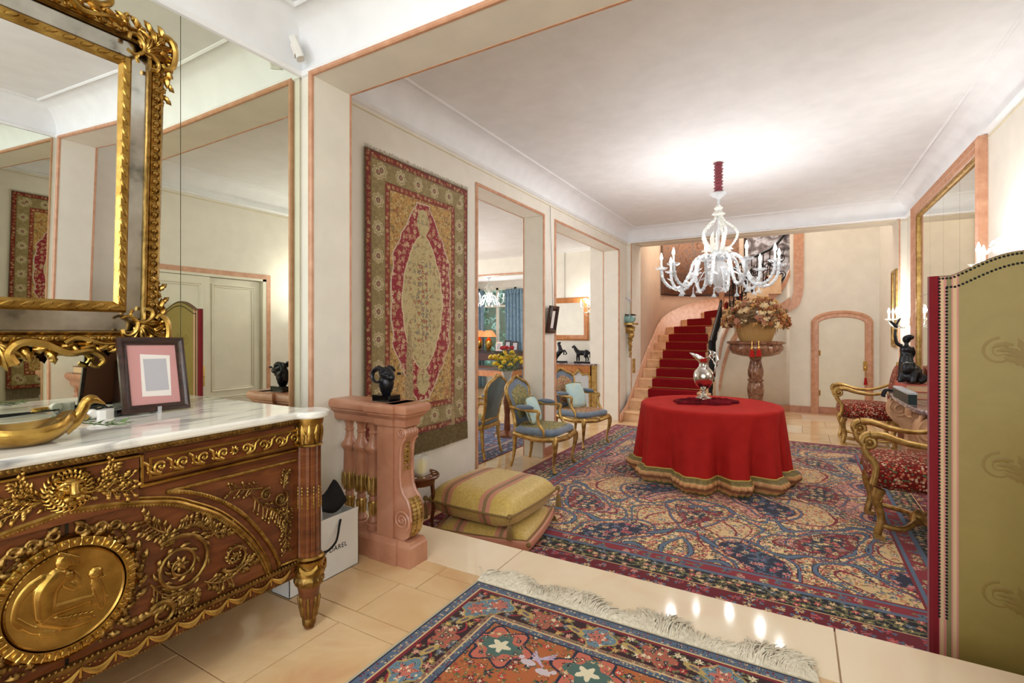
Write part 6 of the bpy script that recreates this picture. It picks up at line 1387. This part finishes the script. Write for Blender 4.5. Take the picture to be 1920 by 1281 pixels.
# iron railing: along the lower flight then up the curve
rl_ = thing('stair_railing', 'black wrought iron stair railing with scrolls and wooden handrail', 'railing', (-1.25, 9.0, LOW))
low = [(-1.285, 9.05+.17*i, LOW+.50+.0935*i*1.0) for i in range(9)]
upper = [(x-.02, y+.03, z+.02) for x, y, z in ub[9::2]]
base = low+[(-1.27, 10.48, 1.16)]
hr = MB().tube([(x, y, z+.88) for x, y, z in low]+[(-1.275, 10.46, 2.02)], .024, 10); hr.build('handrail', 'iron', rl_, True, True)
MB().bb(-1.32, -1.235, 10.40, 10.50, 1.72, 2.08).build('handrail_cap', 'orange_wood', rl_, False, True)
for i, (x, y, z) in enumerate(low):
    mb = MB().tube([(x, y, z-.05), (x, y, z+.88)], .017 if i else .034, 6); T = Matrix.Translation((x, y, z)) @ Matrix(((0, 0, 1, 0), (1, 0, 0, 0), (0, 1, 0, 0), (0, 0, 0, 1)))
    mb.tube(spiral(.07, .22, .06, .012, PI, 1.6, 18), .012, 5, M=T); mb.tube(spiral(.07, .62, .06, .012, PI, -1.6, 18), .012, 5, M=T); mb.leaf((.0, .42), .6, .08, .02, 2, 0, .01, .5, T, 5); mb.build('baluster', 'iron', rl_, True, True)
MB().tube([(x, y, z+.02) for x, y, z in upper], .018, 7).build('lower_bar', 'iron', rl_, True, True)
MB().tube([(x, y, z+.85) for x, y, z in upper], .026, 8).build('upper_handrail', 'iron', rl_, True, True)
for i in range(len(upper)-1):
    (x, y, z), (x2, y2, z2) = upper[i], upper[i+1]; d = Vector((x2-x, y2-y, 0)); L = d.length; d.normalize()
    T = Matrix(((d.x, 0, -d.y, x), (d.y, 0, d.x, y), (0, 1, 0, z), (0, 0, 0, 1)))
    mb = MB().tube([(0, 0, 0), (0, .85, 0)], .010, 5, M=T); k = 1 if i % 2 else -1
    mb.tube(spiral(L*.55, .25, .10, .015, -PI/2, 1.7*k, 22), .009, 5, M=T); mb.tube(spiral(L*.55, .58, .11, .015, PI/2, 1.7*k, 22), .009, 5, M=T); mb.tube([(0, .1, 0), (L*.5, .42, 0), (L, .78, 0)], .007, 5, M=T); mb.build('scroll_panel', 'iron', rl_, True, True)
# large hanging, and framed stand-in for the gallery's window light, in the stairwell
plain('brown_tapestry', L_(140, 96, 72), .85, stops=[(.25, L_(92, 62, 48)), (.45, L_(150, 108, 80)), (.6, L_(112, 92, 84)), (.8, L_(186, 142, 104))], scale=7, detail=8, dist=1.5)
sth = thing('stair_hanging', 'large brown woven hanging on the curved stairwell wall', 'tapestry', (-1.42, 10.75, 2.1))
arcp = [(-1.42-1.16*math.cos(math.radians(k)), 10.75+1.11*math.sin(math.radians(k))) for k in range(12, 91, 6)]+[(-1.1, 11.86)]
mb = MB(); v = []
for x, y in arcp: v += [(x, y, 2.06), (x, y, 3.5)]
mb.add(v, [(2*i, 2*i+2, 2*i+3, 2*i+1) for i in range(len(arcp)-1)]); o = mb.build('cloth', 'brown_tapestry', sth, True, True); o.modifiers.new('t', 'SOLIDIFY').thickness = .012
MB().tube([(x, y, 2.06) for x, y in arcp], .02, 6).build('hem', 'dark_wood', sth, True, True)
plain('gallery_light_paint', L_(120, 120, 130), .5, stops=[(.3, L_(40, 44, 60)), (.45, L_(120, 110, 110)), (.6, L_(206, 210, 220)), (.75, L_(150, 100, 80))], scale=5, detail=7, dist=1.2)  # pale tones stand in for window light of the upper gallery
gp = thing('gallery_stand_in', 'framed stand-in for the blue grey upper gallery and its window light', 'painting', (-.35, 11.87, 1.95)); MB().bb(-.6, .75, -.02, 0, .05, 1.4).build('canvas', 'gallery_light_paint', gp, False); MB().sweep([(-.62, .03, 0), (-.62, 1.42, 0), (.77, 1.42, 0), (.77, .03, 0)], [(-.03, 0), (-.03, .04), (.03, .03), (.03, 0)], True, (0, 0, 1), RX).build('frame', 'dark_wood', gp)
# arched door
def ad(u, v): p = on_y(u, v, YBW); return (p.x, p.z)
xl, xr = ad(1528, 700)[0], ad(1629, 700)[0]; zs, za = ad(1528, 606)[1], ad(1579, 589)[1]; xc = (xl+xr)/2; hw = (xr-xl)/2
def archline(hw_, zs_, za_, n=16): return [(xc-hw_, LOW)]+[(xc-hw_*math.cos(PI*i/n), zs_+(za_-zs_)*math.sin(PI*i/n)) for i in range(n+1)]+[(xc+hw_, LOW)]
sd = struct('door_2', MB().sweep([(x, z, 0) for x, z in archline(hw, zs, za)], [(-.065, 0), (-.065, .025), (-.03, .035), (.0, .028), (.05, .03), (.062, .012), (.062, 0)], False, (0, 0, 1), Matrix.Translation((0, YBW, 0)) @ RX), 'pink_trim')
MB().prism(archline(hw-.055, zs-.03, za-.05)+[], -YBW, -YBW+.012, RX).build('door_leaf', 'white_paint', sd, False)
MB().bb(xc-hw+.04, xc+hw-.04, YBW-.02, YBW, LOW, LOW+.14).build('kick_board', 'pink_stone', sd, False)
kx, kz = ad(1622, 690); MB().ell((kx, YBW-.05, kz), .032, 10).bb(kx-.03, kx+.03, YBW-.03, YBW-.01, kz-.05, kz+.12).tube([(kx, YBW-.02, kz), (kx, YBW-.05, kz)], .012, 8).build('door_knob', 'brass', sd)
kt = thing('key_tassel', 'small red tassel hanging from the arched door knob', 'tassel', (kx, YBW-.07, kz-.02)); MB().tube([(0, .0, .02), (0, 0, -.16)], .006, 6).build('cord', 'brass', kt); MB().lathe([(.006, -.15), (.02, -.17), (.018, -.19), (.03, -.28), (0, -.28)], 12).build('skirt', 'red_cloth', kt)
for zz in (.1, .85): 
    x_, z_ = ad(1537, 0)[0], LOW+.3+zz; MB().tube([(x_, YBW-.035, z_-.05), (x_, YBW-.035, z_+.05)], .012, 8).build('hinge', 'brass', sd)
# marble pedestal bowl, basket, dried flowers
PX_, PY_ = -.615, 9.45
pdl = thing('marble_pedestal', 'brown marble basin on a turned pedestal beside the stairs', 'pedestal', (PX_, PY_, LOW))
MB().bb(-.2, .2, -.2, .2, 0, .10).build('base', 'brown_marble', pdl, False)
MB().lathe([(.17, .10), (.16, .14), (.10, .18), (.09, .25), (.115, .42), (.135, .55), (.12, .66), (.10, .69), (.125, .70), (.13, .725), (.10, .74), (.12, .80), (.125, .88), (.10, .98), (.085, 1.06), (.10, 1.10), (.14, 1.12)], 28).build('shaft', 'brown_marble', pdl)
MB().lathe([(.10, 1.11), (.25, 1.13), (.37, 1.17), (.425, 1.24), (.43, 1.29), (.41, 1.32), (.455, 1.345), (.46, 1.37), (.44, 1.385), (.36, 1.385), (.33, 1.37), (0, 1.36)], 40).build('basin', 'brown_marble', pdl)
for k, (dx, dz) in enumerate(((-.05, 0), (.05, .01))):
    tt = thing('red_tassel', 'red tassel with gold head hanging on the marble basin', 'tassel', (PX_+dx+.03, PY_-.50, LOW+1.31+dz), 0, 'tassels on the basin'); MB().tube([(0, .045, .085), (0, .01, .075), (0, 0, 0)], .005, 6).build('cord', 'brass', tt); MB().lathe([(.008, 0), (.022, -.03), (.018, -.05), (.024, -.06)], 12).build('head', 'brass', tt); MB().lathe([(.022, -.06), (.04, -.17), (.038, -.175), (0, -.175)], 14, mod=lambda a, z: 1+.06*math.cos(12*a)).build('skirt', 'red_cloth', tt)
bz = LOW+1.3865
bs = thing('wicker_basket', 'wicker basket filled with dried flowers on the marble basin', 'basket', (PX_, PY_, bz)); MB().lathe([(.24, 0), (.26, .04), (.31, .20), (.335, .30), (.345, .31), (.33, .315), (.3, .2), (.22, .02), (0, .02)], 48, mod=lambda a, z: 1+.012*math.cos(40*a)).build('weave', 'wicker', bs)
g = MB()
for k in range(26): a = 2*PI*k/26; g.tube([(.342*math.cos(a), .342*math.sin(a), .31), (.33*math.cos(a)+.01, .33*math.sin(a), .20-.05*(k % 3))], .005, 5)
g.build('raffia_ends', 'wicker', bs)
fl_ = thing('dried_bouquet', 'dome of dried brown and cream flowers in the wicker basket', 'flowers', (PX_, PY_, bz+.30))
soft(MB(), .36, .36, -.10, .34, 2, 24, 10).build('moss', 'dried_4', fl_); rd = random.Random(11); protos = []
for q in range(6):
    for shp in range(2):
        mb = MB()
        if shp == 0:
            for k in range(8): mb.leaf((0, 0), 2*PI*k/8, .05, .018, 1, 0, .014, 0, Matrix.Rotation(.35*math.sin(k), 4, 'X'), 4)
            mb.ell((0, 0, .01), (.018, .018, .014), 6)
        else:
            for k in range(9): mb.ell((rd.uniform(-.03, .03), rd.uniform(-.03, .03), rd.uniform(0, .03)), rd.uniform(.012, .022), 5)
        o = mb.build('bloom', 'dried_%d' % q, fl_); protos.append([o, True])
for i in range(290):
    ph = math.acos(1-(1.12)*rd.random()); th = rd.uniform(0, 2*PI); R = Vector((.47*math.sin(ph)*math.cos(th), .47*math.sin(ph)*math.sin(th), .40*math.cos(ph)))
    R *= rd.uniform(.9, 1.1); p = rd.choice(protos); o = p[0] if p[1] else p[0].copy()
    if not p[1]: col.objects.link(o)
    p[1] = False; o.parent = fl_; o.location = R; o.rotation_mode = 'QUATERNION'; o.rotation_quaternion = R.normalized().to_track_quat('Z', 'Y'); s_ = rd.uniform(.8, 1.5); o.scale = (s_, s_, s_)
mb = MB()
for i in range(160):
    ph = math.acos(1-1.15*rd.random()); th = rd.uniform(0, 2*PI); R = Vector((.5*math.sin(ph)*math.cos(th), .5*math.sin(ph)*math.sin(th), .43*math.cos(ph))); mb.tube([tuple(R*.7), tuple(R*rd.uniform(1.0, 1.12))], [.004, .002], 4); mb.ell(tuple(R*1.05), .008, 5)
tag(mb.build('sprigs', 'dried_1', fl_), kind='stuff')
MB().ell((.06, -.44, .16), (.05, .02, .045), 10).build('white_bloom', 'white_paper', fl_)
# bracket with orchid, light switch
bx_, by_ = on_y(1181, 600, YB-.05).x, YB-.001
wbk = thing('gilt_bracket', 'carved gilt wall bracket holding the orchid pot', 'bracket', (bx_, by_, 1.12))
MB().prism([(-.14, 0), (.14, 0), (.14, -.10), (.09, -.19), (0, -.21), (-.09, -.19), (-.14, -.10)], .24, .275).build('shelf', 'gilt_wood', wbk, False)
mb = MB(); mb.ell((0, -.06, .16), (.10, .06, .075), 12); mb.ell((.03, -.07, .06), (.06, .05, .07), 10)
for k in range(10): mb.ell((.012*math.sin(k*2), -.04+.002*k, .0-.036*k), (.046-.0035*k, .035-.002*k, .028), 8)
for k in range(9): mb.leaf((0, 0), -PI/2+(k-4)*.35, .12, .03, 3, 0, .02, .4*(-1)**k, Matrix.Translation((0, -.09, .20)) @ RX, 6)
mb.build('carved_drop', 'gilt_wood', wbk)
op = thing('orchid_pot', 'turquoise ribbed pot with a thin lilac orchid on the gilt bracket', 'plant', (bx_+.01, by_-.10, 1.3955))
MB().lathe([(.06, 0), (.085, .02), (.10, .06), (.10, .10), (.07, .135), (.05, .14), (.04, .12), (0, .12)], 36, mod=lambda a, z: 1+.05*abs(math.sin(7*a))).build('pot', 'turquoise_glaze', op)
mb = MB()
for k in range(6): mb.leaf((0, 0), 2*PI*k/6+.3, .13, .025, 1, .13, .03, .3, None, 6)
mb.build('leaves', 'dark_wood', op); MB().tube(smooth_path([(0, 0, .12), (.015, 0, .25), (.01, 0, .36), (-.03, 0, .43), (-.10, 0, .47)], 6), .004, 5).build('stem', 'leaf_green', op)
for k in range(4):
    mb = MB()
    for q in range(5): mb.leaf((0, 0), 2*PI*q/5, .026, .010, 1, 0, .004, 0, RX, 4)
    o = mb.build('blossom', 'lilac_petal', op); o.location = (.012-.036*k, -.01, .40+.022*k)
sw = thing('light_switch', 'brass light switch plate below the gilt bracket', 'switch', (bx_+.06, by_, .62)); MB().bb(-.025, .025, -.008, 0, -.13, .13).build('plate', 'brass', sw, False)
for k in (-.06, .06): MB().ell((0, -.012, k), (.008, .012, .012), 8).build('toggle', 'white_plastic', sw)
# gilt framed strip mirror on the far reveal
fm_ = thing('narrow_mirror', 'narrow gilt framed mirror on the reveal beside the arched door', 'mirror', (1.262, 9.16, 1.0)); NM = Matrix(((0, 0, -1, 0), (1, 0, 0, 0), (0, 1, 0, 0), (0, 0, 0, 1)))
MB().bb(-.17, .17, .04, 1.1, .0, .008, NM).build('glass', 'warm_mirror', fm_, False); g = MB().sweep([(-.18, .03, 0), (-.18, 1.12, 0), (.18, 1.12, 0), (.18, .03, 0)], [(-.03, 0), (-.03, .02), (0, .03), (.03, .015), (.03, 0)], True, (0, 0, 1), NM); 
for k in range(7): g.leaf((-.15+.05*k, .04), PI/2+.4*(-1)**k, .12, .025, 3, .01, .02, 0, NM, 6)
g.build('frame', 'gilt_wood', fm_)
# ================================================================ SIDE ROOMS
cab = thing('radiator_cabinet', 'gilt wood cabinet with marble top and pale grille panel', 'cabinet', (-3.70, 8.50, LOW))
MB().bb(-.58, .60, -.16, .17, 0, .945).build('carcass', 'orange_wood', cab, False); MB().bb(-.62, .63, -.20, .19, .947, .975).build('marble_top', 'dark_marble', cab, False)
for x in (-.56, .58): MB().bb(x-.045, x+.045, -.19, -.155, 0, .945).build('corner_post', 'gilt_wood', cab, False)
def cabdoor(x0, x1):
    P = [(x0, .06), (x1, .06), (x1, .74), (x1-.05, .80), (x1-.14, .78), ((x0+x1)/2, .86), (x0+.14, .78), (x0+.05, .80), (x0, .74)]
    g_ = MB().prism(P, .162, .166, RX).build('grille', 'grey_grille', cab, False); MB().tube([(x, -.168, z) for x, z in P], .028, 7, True, nrm=(0, 1, 0)).build('door_frame', 'gilt_wood', g_)
cabdoor(-.48, -.02); cabdoor(.06, .50)
def horse(label, loc, rz, rear=False):
    t = thing('horse_bronze', label, 'sculpture', loc, rz); MB().bb(-.15, .15, -.055, .055, 0, .025, None, .02).build('base', 'black_bronze', t, False)
    mb = MB(); R = Matrix.Rotation(-.9 if rear else 0, 4, 'Y'); T = Matrix.Translation((-.02 if rear else 0, 0, .16 if rear else .185)) @ R
    mb.ell((0, 0, 0), (.105, .042, .048), 14, T); mb.ell((.07, 0, .0), (.05, .042, .055), 12, T); mb.ell((-.075, 0, .006), (.055, .044, .054), 12, T)
    mb.tube(smooth_path([(.09, 0, .02), (.13, 0, .075), (.145, 0, .115)], 4), taper(9, .042, .024), 10, M=T); mb.tube([(.14, 0, .125), (.17, 0, .11), (.195, 0, .09)], [.024, .02, .013], 10, M=T)
    for s in (-1, 1): mb.ell((.13, .012*s, .15), (.006, .005, .014), 6, T)
    mb.tube(smooth_path([(-.12, 0, .02), (-.14, 0, .01), (-.13, 0, .05)] if rear else [(-.12, 0, .02), (-.145, 0, -.01), (-.15, 0, -.09)], 4), taper(9, .014, .018), 8, M=T)
    for s in (-1, 1):
        if rear:
            mb.tube([tuple(T @ Vector((-.09, .025*s, -.01))), (-.09+.03*s, .03*s, .10), (-.06, .03*s, .06), (-.07, .03*s, .03)], [.034, .022, .014, .014], 8); mb.tube([tuple(T @ Vector((.08, .025*s, -.02))), (.10, .03*s, .22), (.12+.02*s, .03*s, .16), (.10, .03*s, .14)], [.026, .018, .012, .012], 8)
        else:
            mb.tube([(.075, .026*s, .17), (.08+.012*s, .026*s, .11), (.078+.014*s, .026*s, .03)], [.03, .017, .012], 8); mb.tube([(-.08, .028*s, .18), (-.065+.012*s, .028*s, .12), (-.092+.014*s, .028*s, .085), (-.085+.012*s, .028*s, .03)], [.036, .022, .013, .012], 8)
    fuse(mb.build('horse', 'black_bronze', t), .0065, 1)
horse('black bronze standing horse on the marble topped cabinet', (-3.40, 8.46, LOW+.976), PI+.15)
horse('black bronze rearing horse on the marble topped cabinet', (-3.86, 8.46, LOW+.976), .1, True)
wm = thing('wood_mirror', 'square mirror in a broad walnut frame above the cabinet', 'mirror', (-3.75, 8.70, 1.08)); WMM = Matrix(((1, 0, 0, 0), (0, 0, -1, 0), (0, 1, 0, 0), (0, 0, 0, 1)))
MB().bb(-.30, .30, .08, .72, .0, .02, WMM).build('glass', 'clear_mirror', wm, False); MB().sweep([(-.34, .045, 0), (-.34, .755, 0), (.34, .755, 0), (.34, .045, 0)], [(-.05, 0), (-.05, .03), (-.03, .045), (.04, .03), (.05, .02), (.05, 0)], True, (0, 0, 1), WMM).build('frame', 'orange_wood', wm)
for s in (-.1,): MB().tube([(s, -.01, .79), (s, -.01, 1.67)], .003, 5).build('hanging_wire', 'iron', wm)
sconce('lit glass flower sconce on the side room wall beside the walnut mirror', (-3.30, 8.70, 1.66), -PI/2, 3, .9)
hp = thing('hanging_picture', 'small dark framed picture hung by a wire between the openings', 'picture frame', (XT+.003, 5.585, 1.23)); HM = Matrix.Rotation(.16, 4, 'Y') @ MAP
MB().sweep([(-.09, .02, 0), (-.09, .30, 0), (.09, .30, 0), (.09, .02, 0)], [(-.03, 0), (-.03, .03), (0, .045), (.03, .02), (.03, 0)], True, (0, 0, 1), HM).build('frame', 'dark_wood', hp); MB().bb(-.07, .07, .03, .29, .004, .012, HM).build('picture', 'photo_card', hp, False); MB().tube([(.045, 0, .31), (.006, 0, 1.58)], .0025, 5).build('wire', 'iron', hp)
def blue_rug(img, X, Y, sx, sy):
    d = edge_d(X, Y, sx, sy); img[:] = C3(48, 56, 92); flowers(img, X, Y, .11, 81, [C3(110, 120, 150), C3(130, 50, 60), C3(90, 96, 130)], C3(180, 160, 140), None, None, .42, 6, C3(70, 84, 110), .9); img[d < .3] = C3(36, 40, 70); flowers(img, X, Y, .09, 82, [C3(120, 50, 60), C3(120, 120, 140)], C3(180, 160, 140), None, d < .28, .42, 6, None, .9); img[np.abs(d-.3) < .03] = C3(140, 120, 110)
b2 = thing('persian_rug', 'dark blue patterned rug on the side room floor', 'rug', (-4.35, 3.9, LOW)); woven('pile', blue_rug, 2.3, 3.2, .02, b2, 'woven_pile', Matrix.Translation((0, 0, .008))); MB().bb(-1.15, 1.15, 0, 3.2, 0, .007).build('backing', 'red_runner', b2, False)
gt = thing('pedestal_table', 'small round wooden table carrying the yellow bouquet', 'side table', (-3.72, 6.30, LOW+.0085)); MB().lathe([(0, .72), (.26, .72), (.27, .735), (.26, .75), (0, .75)], 28).build('table_top', 'mahogany', gt); MB().lathe([(.2, 0), (.19, .03), (.05, .08), (.04, .3), (.06, .5), (.04, .65), (.1, .72)], 20).build('stem', 'mahogany', gt)
vs_ = thing('flower_vase', 'clear glass vase holding the yellow and red bouquet', 'vase', (-3.72, 6.30, LOW+.760)); MB().lathe([(.06, 0), (.065, .01), (.05, .05), (.07, .16), (.09, .2), (.085, .2), (.06, .1), (.04, .02), (0, .02)], 20).build('glass', 'crystal', vs_)
bq = thing('fresh_bouquet', 'bouquet of yellow and red flowers beyond the first opening', 'flowers', (-3.72, 6.30, LOW+.94)); rd = random.Random(21)
pf_ = []
for m_ in ('yellow_flower', 'red_flower'):
    mb = MB()
    for k in range(7): mb.ell((.022*math.cos(k), .022*math.sin(k), rd.uniform(0, .02)), .02, 5)
    mb.ell((0, 0, .02), .02, 6); pf_.append([mb.build('flower_head', m_, bq), True])
for i in range(46):
    th = rd.uniform(0, 2*PI); r = .27*math.sqrt(rd.random()); z = .30-1.6*r*r+rd.uniform(-.12, .03); p = pf_[1] if (i < 7) else pf_[0]
    if i < 7: r *= .5; z = .36
    o = p[0] if p[1] else p[0].copy()
    if not p[1]: col.objects.link(o)
    p[1] = False; o.parent = bq; o.location = (r*math.cos(th), r*math.sin(th), z); o.rotation_euler = (rd.uniform(-.5, .5), rd.uniform(-.5, .5), 0)
mb = MB()
for i in range(90):
    th = rd.uniform(0, 2*PI); r = rd.uniform(.05, .28); z = rd.uniform(.02, .28); mb.leaf((0, 0), 0, .09, .022, 1, 0, .006, .3, Matrix.Translation((r*.7*math.cos(th), r*.7*math.sin(th), z)) @ Matrix.Rotation(th, 4, 'Z') @ Matrix.Rotation(rd.uniform(-.8, .3), 4, 'Y'), 4)
for i in range(14): th = 2*PI*i/14; mb.tube([(0, 0, -.14), (.1*math.cos(th), .1*math.sin(th), .1), (.2*math.cos(th), .2*math.sin(th), .22)], .004, 4)
tag(mb.build('foliage', 'leaf_green', bq), kind='stuff')
dk = thing('writing_desk', 'dark desk with orange inlaid frieze and gilt column legs in far room', 'desk', (-6.0, 9.35, LOW)); MB().bb(-.72, .72, -.35, .35, .72, .76).build('top', 'dark_wood', dk, False); MB().bb(-.68, .68, -.32, .32, .58, .72).build('frieze', 'orange_wood', dk, False)
for x in (-.62, .62):
    for y in (-.27, .27): lg = MB().lathe([(.045, 0), (.045, .04), (.028, .06), (.03, .5), (.045, .54), (.045, .58)], 14, Matrix.Translation((x, y, 0))).build('leg', 'dark_wood', dk); MB().lathe([(.036, .44), (.048, .46), (.036, .48)], 14, Matrix.Translation((x, y, 0))).build('collar', 'brass', lg)
cs = thing('lamp_console', 'dark console below the garden window carrying two lamps', 'console', (-6.95, 11.08, LOW)); MB().bb(-.8, .8, -.2, .2, 1.0, 1.05).build('top', 'dark_wood', cs, False); MB().bb(-.78, .78, -.18, .18, .80, 1.0).build('drawer_case', 'wood_shelf', cs, False)
for x in (-.72, .72):
    for y in (-.15, .15): MB().bb(x-.03, x+.03, y-.03, y+.03, 0, .8).build('leg', 'wood_shelf', cs, False)
def lamp(x, y, lab):
    t = thing('table_lamp', lab, 'lamp', (x, y, LOW+1.0505), 0, 'lamps on the far console')
    MB().lathe([(.05, 0), (.06, .02), (.04, .04), (.09, .12), (.10, .22), (.07, .30), (.035, .33), (.03, .36)], 20).build('jar', 'bright_gilt', t); MB().lathe([(.20, .37), (.16, .46), (.09, .54), (.085, .54), (.155, .455), (.195, .37)], 32, mod=lambda a, z: 1+.02*math.cos(32*a)).build('shade', 'peach_shade', t)
    MB().tube([(0, 0, .33), (0, 0, .5)], .008, 6).build('stem', 'brass', t)
lamp(-7.45, 11.13, 'gold ginger jar lamp with orange shade beside the drawn blue curtain'); lamp(-7.05, 10.98, 'gold ginger jar lamp with orange shade beside the white photo frame')
for i, (x, h, m_) in enumerate(((-6.78, .22, 'photo_card'), (-6.52, .26, 'dark_wood'), (-6.30, .24, 'dark_wood'))):
    t = thing('photo_frame', ['white photo frame on the far console beside the lamps', 'dark photo frame in the middle of the far console', 'dark photo frame at the end of the far console'][i], 'picture frame', (x, 11.05, LOW+1.0505)); T = Matrix.Rotation(-.15, 4, 'X') @ WMM; MB().sweep([(-.08, .02, 0), (-.08, h, 0), (.08, h, 0), (.08, .02, 0)], [(-.018, -.01), (-.018, .01), (.018, .01), (.018, -.01)], True, (0, 0, 1), T).build('frame', m_, t); MB().bb(-.07, .07, .03, h-.01, -.004, .004, T).build('picture', 'photo_grey', t, False)
def curtain(x0, x1, label):
    t = thing('curtain', label, 'curtain', ((x0+x1)/2, 11.40, LOW)); w_ = (x1-x0)/2
    MB().grid(lambda u, v: (-w_+2*w_*u*(.85+.15*(1-v))+.0, .05*math.sin(u*34+.6*math.sin(5*v)), .02+2.66*v), 70, 12).build('drape', 'blue_curtain', t, True, False, 180).modifiers.new('t', 'SOLIDIFY').thickness = .006
    MB().grid(lambda u, v: (-w_+2*w_*u*.86, .055*math.sin(u*40), 2.58+.12*v), 60, 2).build('pleated_heading', 'blue_curtain', t, True, False, 180)
curtain(-7.95, -7.44, 'blue patterned curtain drawn beside the lamps'); curtain(-6.78, -6.15, 'blue patterned curtain drawn at the far end of the window')
c2 = copy_tree(ch); c2.location = (-6.35, 9.9, 2.75); c2.scale = (.62, .62, .62); c2['label'] = 'smaller glass chandelier hanging in the far garden room'
point('far_chandelier_light', (-6.35, 9.9, 1.95), 30, (1, .95, .9), .12)
# unseen ceiling lamp added above and behind the lens to light the foyer
cl_ = thing('added_ceiling_lamp', 'unseen glass bowl ceiling lamp added to light the foyer', 'lamp', (-.58, -.55, 2.89)); MB().lathe([(.06, -.02), (.06, 0)], 20).build('rose', 'brass', cl_); MB().lathe([(0, -.22), (.14, -.2), (.2, -.13), (.21, -.1)], 28).build('bowl', 'pearl_glass', cl_)
MB().tube([(0, 0, -.02), (0, 0, -.21)], .008, 6).build('stem', 'brass', cl_)
point('foyer_fill_light', (-.58, -.55, 2.60), 30, (1, 1, .98), .12)
point('side_room_point_fill', (-5.2, 5.9, 2.2), 18, (1, .98, .95), .12)  # unseen fill without a fixture, added to brighten the side room
